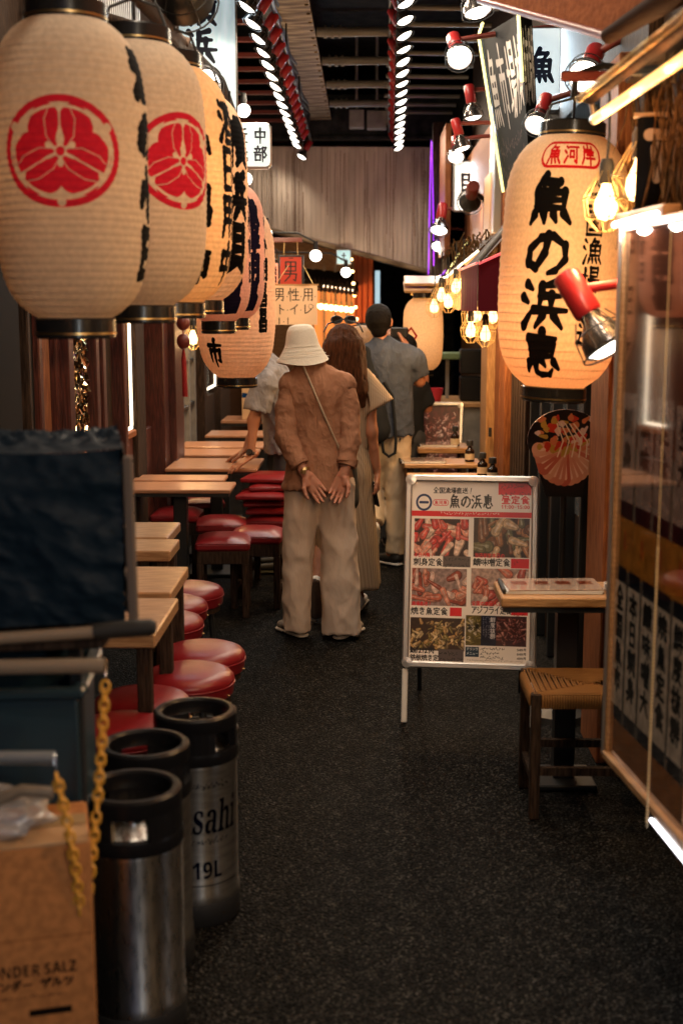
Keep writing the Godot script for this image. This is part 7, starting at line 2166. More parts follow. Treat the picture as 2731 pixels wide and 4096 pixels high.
# ---------------------------------------------------------------- people: smooth bodies and clothes grown round bones
# a bone: [from, to, radius, radius, flattened along, how much, cut flat at its end]
func grow(m: MB, bones: Array, cell: float, k := 0.03, amp := 0.0, freq := Vector3(6, 2, 6), seed_ := 1) -> MB:
	var lo := Vector3.ONE * 1e6
	var hi := -lo
	for b in bones:
		for j in 2:
			var r: Vector3 = Vector3.ONE * (b[2 + j] + 0.02 + cell)
			lo = lo.min(b[j] - r)
			hi = hi.max(b[j] + r)
	var nx := int((hi.x - lo.x) / cell) + 2
	var ny := int((hi.y - lo.y) / cell) + 2
	var nz := int((hi.z - lo.z) / cell) + 2
	var f := PackedFloat32Array()
	f.resize(nx * ny * nz)
	f.fill(1.0)
	var sl := nx * ny
	for b in bones:
		var a: Vector3 = b[0]
		var e: Vector3 = b[1]
		var ra: float = b[2]
		var rb: float = b[3]
		var ax: Vector3 = b[4] if b.size() > 4 and b[4] != null else Vector3.ZERO
		var fl: float = b[5] - 1.0 if b.size() > 5 else 0.0
		var cut: bool = b.size() > 6 and b[6]
		var ab := e - a
		ab += ax * (ab.dot(ax) * fl)
		var q := maxf(ab.length_squared(), 1e-8)
		var dirn := (e - a).normalized()
		var m0 := a.min(e) - Vector3.ONE * (maxf(ra, rb) + k + cell)
		var m1 := a.max(e) + Vector3.ONE * (maxf(ra, rb) + k + cell)
		for z in range(maxi(int((m0.z - lo.z) / cell), 0), mini(int((m1.z - lo.z) / cell) + 2, nz)):
			for y in range(maxi(int((m0.y - lo.y) / cell), 0), mini(int((m1.y - lo.y) / cell) + 2, ny)):
				var row := z * sl + y * nx
				for x in range(maxi(int((m0.x - lo.x) / cell), 0), mini(int((m1.x - lo.x) / cell) + 2, nx)):
					var p := lo + Vector3(x, y, z) * cell - a
					var w := p
					if fl != 0.0: w = p + ax * (p.dot(ax) * fl)
					var t := clampf(w.dot(ab) / q, 0.0, 1.0)
					var d := (w - ab * t).length() - ra - (rb - ra) * t
					if cut: d = maxf(d, (p - (e - a)).dot(dirn))
					var o := f[row + x]
					var h := clampf(0.5 + 0.5 * (d - o) / k, 0.0, 1.0)
					f[row + x] = d + (o - d) * h - k * h * (1.0 - h)
	if amp > 0.0:
		var fn := FastNoiseLite.new()
		fn.seed = seed_
		fn.frequency = 1.0
		fn.fractal_type = FastNoiseLite.FRACTAL_RIDGED
		fn.fractal_octaves = 3
		for i in f.size():
			var v := f[i]
			if v < 0.05 and v > -0.05:
				var p := lo + Vector3(i % nx, (i / nx) % ny, i / sl) * cell
				f[i] = v - amp * 0.5 * fn.get_noise_3d(p.x * freq.x, p.y * freq.y + p.x * freq.x * 0.35, p.z * freq.z)
	# surface nets: one corner in each cell that the surface crosses
	var id := PackedInt32Array()
	id.resize(f.size())
	id.fill(-1)
	var k0 := m.v.size()
	var offs := [0, 1, nx, nx + 1, sl, sl + 1, sl + nx, sl + nx + 1]
	for z in nz - 1:
		for y in ny - 1:
			var row := z * sl + y * nx
			for x in nx - 1:
				var i := row + x
				var s := 0
				for c in 8:
					if f[i + offs[c]] < 0.0: s += 1
				if s == 0 or s == 8: continue
				var p := Vector3.ZERO
				var cnt := 0
				for c in 8:
					for dd in 3:
						if c & (1 << dd): continue
						var v0 := f[i + offs[c]]
						var v1 := f[i + offs[c | (1 << dd)]]
						if (v0 < 0.0) != (v1 < 0.0):
							var u := v0 / (v0 - v1)
							var g := Vector3(c & 1, (c >> 1) & 1, (c >> 2) & 1)
							g[dd] = u
							p += g
							cnt += 1
				p = p / cnt
				var nn := Vector3(f[i + 1] - f[i] + f[i + 1 + nx + sl] - f[i + nx + sl], f[i + nx] - f[i] + f[i + 1 + nx + sl] - f[i + 1 + sl], f[i + sl] - f[i] + f[i + 1 + nx + sl] - f[i + 1 + nx])
				id[i] = m.v.size()
				var w := lo + (Vector3(x, y, z) + p) * cell
				m.v.append(w)
				m.n.append(nn.normalized())
				m.uv.append(Vector2(w.x, -w.y))
	for z in range(1, nz - 1):
		for y in range(1, ny - 1):
			var row := z * sl + y * nx
			for x in range(1, nx - 1):
				var i := row + x
				var in0 := f[i] < 0.0
				for dd in 3:
					var st: int = [1, nx, sl][dd]
					if in0 == (f[i + st] < 0.0): continue
					var u: int = [nx, sl, 1][dd]
					var w: int = [sl, 1, nx][dd]
					var c := [id[i - u - w], id[i - w], id[i], id[i - u]]
					if c[0] < 0 or c[1] < 0 or c[2] < 0 or c[3] < 0: continue
					if in0: m.ix.append_array([c[0], c[2], c[1], c[0], c[3], c[2]])
					else: m.ix.append_array([c[0], c[1], c[2], c[0], c[2], c[3]])
	# smooth normals from the faces
	var nrm := PackedVector3Array()
	nrm.resize(m.v.size())
	for i in range(0, m.ix.size(), 3):
		if m.ix[i] < k0: continue
		var a := m.ix[i]
		var b := m.ix[i + 1]
		var c := m.ix[i + 2]
		var g := (m.v[c] - m.v[a]).cross(m.v[b] - m.v[a])
		nrm[a] += g
		nrm[b] += g
		nrm[c] += g
	for i in range(k0, m.v.size()):
		if nrm[i].length_squared() > 0.0: m.n[i] = nrm[i].normalized()
	return m

# an open hand: wrist, the way the fingers point, the way the palm looks, thumb side +1 or -1, finger bend
func hand_bones(wrist: Vector3, d: Vector3, palm: Vector3, thumb: float, bend: Array, s := 1.0) -> Array:
	d = d.normalized()
	var z := (palm - d * palm.dot(d)).normalized()
	var x := d.cross(z).normalized() * thumb
	var out := []
	var P := func(a: float, b: float, c: float) -> Vector3: return wrist + (x * a + d * b + z * c) * s
	out.append([P.call(0, -0.03, 0), P.call(0, 0.01, 0), 0.027 * s, 0.027 * s, z, 1.35])
	out.append([P.call(0.008, 0.02, 0), P.call(0.018, 0.078, 0), 0.026 * s, 0.024 * s, z, 2.0])
	out.append([P.call(-0.008, 0.02, 0), P.call(-0.018, 0.074, 0), 0.026 * s, 0.022 * s, z, 2.0])
	out.append([P.call(0.016, 0.022, 0.008), P.call(0.024, 0.05, 0.010), 0.016 * s, 0.013 * s])
	var L := [0.072, 0.080, 0.074, 0.058]
	for i in 4:
		var kx: float = [0.030, 0.010, -0.011, -0.030][i]
		var p: Vector3 = P.call(kx, [0.088, 0.092, 0.088, 0.078][i], 0.0)
		var a: float = bend[i]
		var ang := 0.0
		var r: Array = [0.0088, 0.0080, 0.0072, 0.0062]
		for j in 3:
			ang += a * [0.6, 1.0, 0.8][j]
			var seg: float = L[i] * [0.45, 0.32, 0.25][j] * s
			var dirn := (d * cos(ang) + z * sin(ang) + x * kx * 2.0 * (1.0 if j == 0 else 0.4)).normalized()
			out.append([p, p + dirn * seg, r[j] * s, r[j + 1] * s])
			p += dirn * seg
	var ta: float = bend[4] if bend.size() > 4 else 0.5
	var t0: Vector3 = P.call(0.026, 0.022, 0.006)
	var t1: Vector3 = P.call(0.026 + 0.030 * cos(ta), 0.055, 0.012 + 0.02 * sin(ta))
	var t2: Vector3 = P.call(0.026 + 0.042 * cos(ta), 0.085, 0.016 + 0.03 * sin(ta))
	var t3: Vector3 = P.call(0.026 + 0.044 * cos(ta), 0.108, 0.020 + 0.036 * sin(ta))
	out.append([t0, t1, 0.013 * s, 0.0105 * s])
	out.append([t1, t2, 0.0105 * s, 0.0095 * s])
	out.append([t2, t3, 0.0092 * s, 0.0075 * s])
	return out

func head_bones(c: Vector3, look: Vector3, s := 1.0) -> Array:
	look = look.normalized()
	var side := look.cross(Vector3.UP).normalized()
	var up := side.cross(look)
	var P := func(a: float, b: float, d: float) -> Vector3: return c + (side * a + up * b + look * d) * s
	return [
		[P.call(0, 0.025, -0.02), P.call(0, 0.03, 0.015), 0.086 * s, 0.080 * s, side, 1.12],
		[P.call(0, -0.03, 0.03), P.call(0, -0.075, 0.055), 0.058 * s, 0.034 * s],
		[P.call(0, 0.015, 0.088), P.call(0, -0.02, 0.108), 0.008 * s, 0.013 * s],
		[P.call(-0.03, 0.02, 0.082), P.call(0.03, 0.02, 0.082), 0.012 * s, 0.012 * s],
		[P.call(-0.016, -0.05, 0.080), P.call(0.016, -0.05, 0.080), 0.009 * s, 0.009 * s],
		[P.call(-0.082, 0.015, -0.008), P.call(-0.086, -0.02, -0.004), 0.012 * s, 0.008 * s, look, 0.6],
		[P.call(0.082, 0.015, -0.008), P.call(0.086, -0.02, -0.004), 0.012 * s, 0.008 * s, look, 0.6],
	]

# J: joints by name; the whole body is one surface, its head and hands on finer grids
func body(t: Node3D, J: Dictionary, skin: Material, look: Vector3, hands: Array, flat_axis := Vector3(0, 0, 1), s := 1.0, hs := 0.93) -> void:
	var B := []
	B.append([J.pelvis, J.waist, 0.125 * s, 0.105 * s, flat_axis, 1.35])
	B.append([J.waist, J.chest, 0.105 * s, 0.125 * s, flat_axis, 1.4])
	B.append([J.chest, J.neck, 0.120 * s, 0.055 * s, flat_axis, 1.4])
	B.append([J.sh_l + Vector3(0, -0.02, 0), J.sh_r + Vector3(0, -0.02, 0), 0.040 * s, 0.040 * s])
	for q in ["l", "r"]:
		B.append([J["sh_" + q] + Vector3(0, -0.02, 0), J["el_" + q], 0.040 * s, 0.036 * s])
		B.append([J["el_" + q], J["wr_" + q], 0.036 * s, 0.025 * s])
		B.append([J["hip_" + q], J["kn_" + q], 0.078 * s, 0.052 * s])
		B.append([J["kn_" + q], J["an_" + q], 0.052 * s, 0.036 * s])
		B.append([J["an_" + q] + Vector3(0, -0.03, 0), J["toe_" + q], 0.036 * s, 0.026 * s])
	var m := grow(mb(), B, 0.017, 0.03)
	var hb := head_bones(J.head, look, s * hs)
	hb.append([J.neck, J.head + Vector3(0, -0.02, 0), 0.052 * s, 0.050 * s])
	grow(m, hb, 0.0075, 0.018)
	for h in hands: grow(m, h, 0.0040, 0.007)
	obj("body", m, skin, t)
	var side := look.cross(Vector3.UP).normalized()
	for q in [-1.0, 1.0]:
		obj("eye", mb().ball(J.head + (side * 0.032 * q + Vector3(0, 0.006, 0) + look.normalized() * 0.080) * s * hs, Vector3.ONE * 0.0125 * s, Basis(), 10, 8), mats["eye_white"], t)

func shoe(t: Node3D, heel: Vector3, toe: Vector3, upper: Material, sole: Material, s := 1.0, high := 0.085) -> void:
	var d := (toe - heel)
	var n := d.normalized()
	var side := n.cross(Vector3.UP).normalized()
	var up := side.cross(n)
	var B := []
	B.append([heel + up * 0.052 * s, heel + n * 0.08 * s + up * 0.050 * s, 0.038 * s, 0.040 * s])
	B.append([heel + n * 0.08 * s + up * 0.046 * s, toe - n * 0.035 * s + up * 0.036 * s, 0.040 * s, 0.034 * s, up, 1.25])
	B.append([heel + up * 0.05 * s + n * 0.015 * s, heel + up * high * s + n * 0.015 * s, 0.034 * s, 0.036 * s])
	obj("shoe", grow(mb(), B, 0.008, 0.02), upper, t)
	B = []
	B.append([heel + up * 0.016 * s, heel + n * 0.09 * s + up * 0.015 * s, 0.041 * s, 0.038 * s, up, 2.9])
	B.append([heel + n * 0.09 * s + up * 0.015 * s, toe - n * 0.036 * s + up * 0.016 * s, 0.038 * s, 0.044 * s, up, 3.0])
	obj("shoe_sole", grow(mb(), B, 0.007, 0.015), sole, t)

func cloth(key: String, a: Color, b: Color, scale: Vector3, seed_: int, fine := 0.05) -> StandardMaterial3D:
	if scale.x < 13.0 and fine < 0.1: return grainy(key, noise_tex(seed_, 0.012, a, b, 256, 4, 1.2), Vector3(2.2, 1.1, 2.2) if "trouser" in key else Vector3(3.0, 2.0, 3.0), 0.85, fold_noise, 0.45 if "trouser" in key else 0.8)
	return grainy(key, noise_tex(seed_, 0.05, a, b, 128, 3, 1.3), scale, 0.85, fine_noise, fine)

func ribbed(key: String, a: Color, b: Color) -> StandardMaterial3D:
	var im := Image.create(32, 32, false, Image.FORMAT_RGB8)
	for y in 32:
		for x in 32:
			var q := 0.5 + 0.5 * cos(TAU * x / 8.0)
			im.set_pixel(x, y, a.lerp(b, q * 0.8 + 0.2 * float((x * 7 + y * 13) % 5) / 4.0))
	return grainy(key, ImageTexture.create_from_image(im), Vector3(22, 22, 22), 0.85, null, 0.0)

func build_people() -> void:
	mat("eye_white", lin(0.6, 0.57, 0.52), 0.2)
	var skin := mat("skin", lin(0.42, 0.175, 0.105), 0.5)
	skin.subsurf_scatter_enabled = true
	skin.subsurf_scatter_strength = 0.12
	var skin2 := mat("skin_tan", lin(0.36, 0.155, 0.085), 0.5)
	skin2.subsurf_scatter_enabled = true
	skin2.subsurf_scatter_strength = 0.12
	var hair_b := grainy("black_hair", noise_tex(81, 0.08, lin(0.003, 0.0026, 0.0025), lin(0.014, 0.011, 0.009), 128, 3, 1.5), Vector3(30, 4, 30), 0.6, fine_noise, 0.15)
	var hair_br := grainy("brown_hair", noise_tex(82, 0.06, lin(0.022, 0.009, 0.005), lin(0.15, 0.055, 0.022), 128, 3, 1.7), Vector3(26, 1.2, 26), 0.6, fine_noise, 0.3)
	var Z := Vector3(0, 0, 1)
	# --- the woman in the white hat, hands clasped behind her back
	var t := thing("person", "woman in white bucket hat and tan shirt, hands clasped behind her back", "person", Vector3(-0.238, 0, -6.49))
	var J := {"pelvis": Vector3(0, 0.88, 0), "waist": Vector3(0, 1.02, 0), "chest": Vector3(-0.005, 1.24, 0.0), "neck": Vector3(-0.045, 1.40, -0.015), "head": Vector3(-0.082, 1.488, -0.042),
		"sh_l": Vector3(-0.150, 1.34, 0.0), "sh_r": Vector3(0.130, 1.34, 0.0), "el_l": Vector3(-0.160, 1.06, 0.07), "el_r": Vector3(0.154, 1.06, 0.06), "wr_l": Vector3(-0.062, 0.885, 0.155), "wr_r": Vector3(0.128, 0.89, 0.150),
		"hip_l": Vector3(-0.085, 0.86, 0), "hip_r": Vector3(0.09, 0.86, 0), "kn_l": Vector3(-0.10, 0.47, 0.0), "kn_r": Vector3(0.10, 0.47, -0.02), "an_l": Vector3(-0.115, 0.09, 0.0), "an_r": Vector3(0.125, 0.085, 0.02), "toe_l": Vector3(-0.17, 0.035, -0.10), "toe_r": Vector3(0.17, 0.035, -0.11)}
	var hl := hand_bones(J.wr_l, Vector3(0.58, -0.80, 0.10), Vector3(0.10, 0.10, 1.0), 1.0, [0.22, 0.30, 0.38, 0.42, 0.5], 0.98)
	var hr := hand_bones(J.wr_r, Vector3(-0.34, -0.93, 0.12), Vector3(-0.10, 0.15, 1.0), -1.0, [0.35, 0.40, 0.45, 0.5, 0.7], 0.98)
	body(t, J, skin, Vector3(-0.25, -0.12, -1), [hl, hr], Z, 0.95)
	var shirt := cloth("tan_shirt", lin(0.27, 0.128, 0.074), lin(0.35, 0.175, 0.105), Vector3(9, 9, 9), 83)
	var S := [
		[Vector3(-0.058, 1.438, -0.012), Vector3(-0.045, 1.39, -0.005), 0.050, 0.075],
		[Vector3(-0.040, 1.392, -0.005), Vector3(-0.005, 1.26, 0.008), 0.088, 0.142, Z, 1.45],
		[Vector3(-0.005, 1.27, 0.008), Vector3(0, 1.04, 0.005), 0.142, 0.130, Z, 1.35],
		[Vector3(0, 1.06, 0.005), Vector3(-0.005, 0.80, 0.006), 0.130, 0.186, Z, 1.22, true],
		[Vector3(-0.06, 1.37, 0.0), Vector3(-0.146, 1.327, 0.008), 0.056, 0.058], [Vector3(0.04, 1.37, 0.0), Vector3(0.124, 1.327, 0.008), 0.056, 0.056],
	]
	var sm := grow(mb(), S, 0.0092, 0.030, 0.030, Vector3(7.0, 1.8, 5.0), 5)
	# each sleeve is set in by its own seam
	S = [[Vector3(-0.136, 1.328, 0.010), Vector3(-0.164, 1.20, 0.030), 0.054, 0.055], [Vector3(-0.164, 1.21, 0.030), Vector3(-0.166, 1.06, 0.076), 0.055, 0.051], [Vector3(-0.166, 1.06, 0.076), Vector3(-0.104, 0.938, 0.132), 0.052, 0.046, null, 1.0, true]]
	grow(sm, S, 0.0085, 0.014, 0.020, Vector3(5.0, 7.0, 5.0), 6)
	S = [[Vector3(0.122, 1.328, 0.010), Vector3(0.150, 1.20, 0.026), 0.054, 0.055], [Vector3(0.150, 1.21, 0.026), Vector3(0.158, 1.06, 0.068), 0.055, 0.051], [Vector3(0.158, 1.06, 0.068), Vector3(0.142, 0.940, 0.124), 0.052, 0.046, null, 1.0, true]]
	grow(sm, S, 0.0085, 0.014, 0.020, Vector3(5.0, 7.0, 5.0), 7)
	obj("centre_pleat", mb().tube([Vector3(-0.012, 1.262, 0.108), Vector3(-0.006, 1.15, 0.106), Vector3(-0.004, 1.0, 0.106), Vector3(-0.002, 0.82, 0.126)], [0.003, 0.0035, 0.004, 0.004], 5), shirt, t)
	obj("shirt", sm, shirt, t)
	var cuffs := mb()
	cuffs.tube([Vector3(-0.115, 0.962, 0.119), Vector3(-0.103, 0.945, 0.127), Vector3(-0.092, 0.928, 0.134)], [0.049, 0.053, 0.047], 18)
	obj("cuff", cuffs, shirt, t)
	obj("cuff", mb().tube([Vector3(0.153, 0.963, 0.112), Vector3(0.147, 0.944, 0.120), Vector3(0.141, 0.925, 0.127)], [0.049, 0.053, 0.047], 18), shirt, t)
	obj("collar", mb().grid(28, 6, func(u, v):
		var a: float = u * TAU
		var r: float = 0.060 + 0.030 * v
		return Vector3(-0.046 + r * cos(a), 1.432 - 0.045 * v - 0.012 * sin(a), -0.012 + r * 0.85 * sin(a)), true), shirt, t)
	var seam := mb()
	seam.tube([Vector3(-0.135, 1.268, 0.058), Vector3(-0.09, 1.262, 0.090), Vector3(-0.04, 1.258, 0.106), Vector3(0.03, 1.258, 0.106), Vector3(0.08, 1.262, 0.092), Vector3(0.130, 1.268, 0.058)], 0.0032, 5)
	obj("yoke_seam", seam, shirt, t)
	var pants := cloth("beige_trousers", lin(0.58, 0.45, 0.35), lin(0.68, 0.54, 0.43), Vector3(9, 9, 9), 84)
	S = [
		[Vector3(-0.04, 0.88, 0), Vector3(0.04, 0.88, 0), 0.112, 0.112, Z, 1.25],
		[Vector3(-0.085, 0.80, 0.0), Vector3(-0.112, 0.47, 0.012), 0.094, 0.074], [Vector3(-0.112, 0.48, 0.012), Vector3(-0.122, 0.042, 0.010), 0.074, 0.070, null, 1.0, true],
		[Vector3(0.085, 0.80, 0.0), Vector3(0.100, 0.50, 0.012), 0.102, 0.088], [Vector3(0.100, 0.51, 0.012), Vector3(0.116, 0.034, 0.015), 0.088, 0.102, null, 1.0, true],
	]
	obj("trousers", grow(mb(), S, 0.0100, 0.018, 0.030, Vector3(4.0, 2.4, 4.0), 8), pants, t)
	var su := cloth("grey_shoe", lin(0.20, 0.165, 0.13), lin(0.27, 0.22, 0.17), Vector3(12, 12, 12), 85)
	var so := mat("pale_sole", lin(0.50, 0.44, 0.36), 0.6)
	shoe(t, Vector3(-0.095, 0, 0.02), Vector3(-0.225, 0, -0.15), su, so, 0.95)
	shoe(t, Vector3(0.105, 0, 0.055), Vector3(0.215, 0, -0.145), su, so, 0.95)
	# bucket hat
	var ht := eul(-3, 12, 4)
	var hat := cloth("white_hat", lin(0.62, 0.56, 0.47), lin(0.72, 0.66, 0.56), Vector3(14, 14, 14), 86, 0.12)
	var hp := Vector3(-0.088, 1.518, -0.030)
	var prof := Curve2D.new()
	for q in [Vector2(0.0, 0.116), Vector2(0.030, 0.116), Vector2(0.056, 0.108), Vector2(0.070, 0.088), Vector2(0.078, 0.055), Vector2(0.085, 0.018), Vector2(0.091, 0.0), Vector2(0.101, -0.020), Vector2(0.116, -0.048), Vector2(0.136, -0.080)]: prof.add_point(q)
	for i in range(1, 9):
		var tg: Vector2 = (prof.get_point_position(i + 1) - prof.get_point_position(i - 1)) * 0.16
		prof.set_point_in(i, -tg)
		prof.set_point_out(i, tg)
	var plen := prof.get_baked_length()
	var hatm := mb(at(hp, ht)).grid(56, 40, func(u, v):
		var a: float = u * TAU
		var q := prof.sample_baked(v * plen)
		var low2: float = maxf(v - 0.5, 0.0) * 2.0
		var r: float = q.x * (1.0 + 0.012 * sin(a * 4.0 + v * 5.0) + 0.012 * sin(a * 2.0 + 0.7) + 0.03 * low2 * sin(a * 3.0 + 0.4))
		return Vector3(sin(a) * r, q.y - 0.014 * low2 * cos(a * 2.0), cos(a) * r), true)
	obj("bucket_hat", hatm, hat, t)
	var hs := mb(at(hp, ht))
	for q in 4: hs.ring(Vector3(0, [0.002, -0.020, -0.036, -0.053][q], 0), [0.0925, 0.106, 0.118, 0.132][q], 0.0012, Basis(), 36, 4)
	obj("hat_stitching", hs, hat, t)
	obj("hair", grow(mb(), [[Vector3(-0.080, 1.475, -0.02), Vector3(-0.068, 1.44, -0.01), 0.062, 0.045]], 0.009, 0.02), hair_b, t)
	# shoulder strap, watch, bracelets
	var strap := mb()
	var sp := []
	for i in 13:
		var q := i / 12.0
		var x := lerpf(-0.075, 0.150, q)
		var y := lerpf(1.425, 0.905, q)
		var r: float = lerpf(0.150, 0.165, q)
		sp.append(Vector3(x, y, 0.020 + sqrt(maxf(1.0 - x * x / (r * r), 0.0)) * lerpf(0.080, 0.114, minf(q * 2.2, 1.0))))
	strap.tube(sp, 0.0055, 6)
	obj("shoulder_strap", strap, mat("strap", lin(0.36, 0.27, 0.18), 0.7), t)
	obj("shoulder_bag", grow(mb(), [[Vector3(0.165, 0.88, -0.03), Vector3(0.17, 0.74, -0.03), 0.055, 0.065, Vector3(1, 0, 0), 1.8]], 0.01, 0.02), mat("dark_bag", lin(0.05, 0.045, 0.035), 0.6), t)
	var wa: Vector3 = (J.wr_l as Vector3).lerp(J.el_l, 0.10)
	var wd: Vector3 = (J.el_l - J.wr_l).normalized()
	var wb := Basis(wd.cross(Z).normalized(), wd, wd.cross(Z).normalized().cross(wd))
	obj("watch", mb().lathe([Vector2(0.0275, 0.009), Vector2(0.030, 0.007), Vector2(0.030, -0.007), Vector2(0.0275, -0.009)], 24, at(wa, wb)).box(wa + Z * 0.031, Vector3(0.020, 0.022, 0.006), 0.002), mats["brass"], t)
	wa = (J.wr_r as Vector3).lerp(J.el_r, 0.16)
	wd = (J.el_r - J.wr_r).normalized()
	wb = Basis(wd.cross(Z).normalized(), wd, wd.cross(Z).normalized().cross(wd))
	for k in 4: obj("bracelet", mb().ring(wa + wd * 0.008 * k, 0.0305, 0.0032, wb, 20, 5), mat("leather", lin(0.10, 0.035, 0.02), 0.5), t)
	obj("ring", mb().ring((hl[13][0] as Vector3).lerp(hl[13][1], 0.5), 0.0095, 0.0018, Basis(Vector3.RIGHT, 0.4), 14, 5), mats["brass"], t)
	# --- the woman with long brown hair
	t = thing("person", "woman with long brown hair and ribbed cream dress, phone in her right hand", "person", Vector3(-0.095, 0, -7.05))
	J = {"pelvis": Vector3(-0.04, 0.88, 0), "waist": Vector3(-0.04, 1.03, 0), "chest": Vector3(-0.035, 1.24, 0), "neck": Vector3(-0.03, 1.40, 0), "head": Vector3(-0.03, 1.515, -0.03),
		"sh_l": Vector3(-0.18, 1.34, 0), "sh_r": Vector3(0.11, 1.34, 0), "el_l": Vector3(-0.22, 1.08, -0.02), "el_r": Vector3(0.125, 1.04, 0.03), "wr_l": Vector3(-0.16, 0.95, -0.20), "wr_r": Vector3(0.160, 0.80, 0.0),
		"hip_l": Vector3(-0.12, 0.86, 0), "hip_r": Vector3(0.04, 0.86, 0), "kn_l": Vector3(-0.15, 0.47, -0.02), "kn_r": Vector3(0.05, 0.47, -0.05), "an_l": Vector3(-0.175, 0.22, 0.20), "an_r": Vector3(0.05, 0.09, -0.08), "toe_l": Vector3(-0.175, 0.07, 0.20), "toe_r": Vector3(0.08, 0.035, -0.20)}
	hr = hand_bones(J.wr_r, Vector3(0.02, -1, 0.02), Vector3(-1, 0, 0.2), -1.0, [0.9, 1.0, 1.05, 1.1, 0.3], 0.95)
	body(t, J, skin2, Vector3(0.05, 0, -1), [hr, hand_bones(J.wr_l, Vector3(0.4, 0.2, -0.8), Vector3(1, 0, 0), 1.0, [0.4, 0.4, 0.4, 0.4])], Z, 0.95)
	var rib := ribbed("ribbed_cream", Color(0.74, 0.66, 0.56), Color(0.46, 0.38, 0.30))
	S = [
		[Vector3(-0.03, 1.385, 0), Vector3(-0.035, 1.25, 0), 0.10, 0.150, Z, 1.4], [Vector3(-0.035, 1.26, 0), Vector3(-0.04, 0.92, 0), 0.150, 0.150, Z, 1.3, true],
		[Vector3(0.07, 1.335, 0), Vector3(0.165, 1.17, 0.01), 0.060, 0.098, null, 1.0, true], [Vector3(-0.14, 1.335, 0), Vector3(-0.235, 1.17, 0.01), 0.060, 0.098, null, 1.0, true],
	]
	obj("top", grow(mb(), S, 0.012, 0.03, 0.008, Vector3(6, 3, 6), 15), rib, t)
	S = [[Vector3(-0.04, 0.98, 0), Vector3(-0.035, 0.80, 0), 0.135, 0.165, Z, 1.15], [Vector3(-0.035, 0.82, 0), Vector3(-0.015, 0.15, 0.01), 0.165, 0.200, Z, 1.2, true]]
	obj("skirt", grow(mb(), S, 0.013, 0.03, 0.022, Vector3(7, 0.6, 7), 16), rib, t)
	S = [
		[Vector3(-0.03, 1.535, -0.015), Vector3(-0.03, 1.50, 0.01), 0.092, 0.094],
		[Vector3(-0.075, 1.50, 0.03), Vector3(-0.085, 1.30, 0.06), 0.065, 0.055], [Vector3(-0.03, 1.50, 0.045), Vector3(-0.01, 1.26, 0.085), 0.070, 0.055],
		[Vector3(0.02, 1.50, 0.03), Vector3(0.055, 1.27, 0.075), 0.070, 0.050], [Vector3(0.055, 1.30, 0.07), Vector3(0.075, 1.19, 0.085), 0.045, 0.015],
		[Vector3(-0.01, 1.28, 0.085), Vector3(0.02, 1.18, 0.095), 0.048, 0.012], [Vector3(-0.085, 1.32, 0.06), Vector3(-0.08, 1.22, 0.075), 0.05, 0.02],
	]
	obj("hair", grow(mb(), S, 0.0095, 0.022, 0.022, Vector3(34, 3.0, 30), 17), hair_br, t)
	var lock := mb()
	for k in 60:
		var a := rng.randf_range(-1.0, 1.0)
		var x0 := -0.03 + 0.084 * a
		var z0 := 0.095 * sqrt(maxf(1.0 - a * a, 0.02))
		var x1 := x0 + 0.035 + rng.randf_range(-0.02, 0.035)
		lock.tube([Vector3(x0, 1.56 - 0.04 * absf(a), z0), Vector3(x0 + 0.006, 1.46, z0 * 0.6 + 0.055), Vector3(lerpf(x0, x1, 0.6), 1.34, z0 * 0.4 + 0.085), Vector3(x1, rng.randf_range(1.16, 1.26), 0.10 + z0 * 0.1)], [0.004, 0.0055, 0.005, 0.001], 5, false)
	obj("hair_locks", lock, hair_br, t).set_meta("kind", "stuff")
	var sg := mb()
	for q in [-1.0, 1.0]: sg.ring(Vector3(-0.03 + 0.038 * q, 1.652, -0.030), 0.030, 0.005, eul(62, 0, 0), 18, 5, 0.022)
	obj("sunglasses_frame", sg.tube([Vector3(-0.138, 1.585, 0.02), Vector3(-0.115, 1.630, -0.01), Vector3(-0.03, 1.655, -0.03), Vector3(0.055, 1.630, -0.01), Vector3(0.078, 1.585, 0.02)], 0.0045, 6), mats["black_lacquer"], t)
	for q in [-1.0, 1.0]: obj("sunglasses_lens", mb().lathe([Vector2(0, 0.001), Vector2(0.027, 0.0), Vector2(0, -0.001)], 16, at(Vector3(-0.03 + 0.038 * q, 1.652, -0.030), eul(62, 0, 0))), mats["dark_glass"], t)
	var ph := thing("phone", "dark phone held in the right hand of the long haired woman", "phone", Vector3(0.052, 0.685, -7.04))
	obj("phone_body", mb().box(Vector3.ZERO, Vector3(0.012, 0.145, 0.070), 0.004, eul(0, 15, 12)), mats["black_lacquer"], ph)
	obj("phone_camera", mb().box(Vector3(-0.004, 0.045, 0.032), Vector3(0.006, 0.02, 0.012), 0.002, eul(0, 15, 12)), mats["chrome"], ph)
	shoe(t, Vector3(0.045, 0, -0.02), Vector3(0.085, 0, -0.26), mats["white_plastic"], so, 0.9)
	shoe(t, Vector3(-0.180, 0.215, 0.295), Vector3(-0.178, 0.012, 0.235), mats["white_plastic"], mat("dark_sole", lin(0.07, 0.05, 0.04), 0.7), 0.9)
	# --- the man in the grey shirt taking a photograph
	t = thing("person", "man in grey shirt and khaki trousers raising a camera to his face", "person", Vector3(0.152, 0, -8.39))
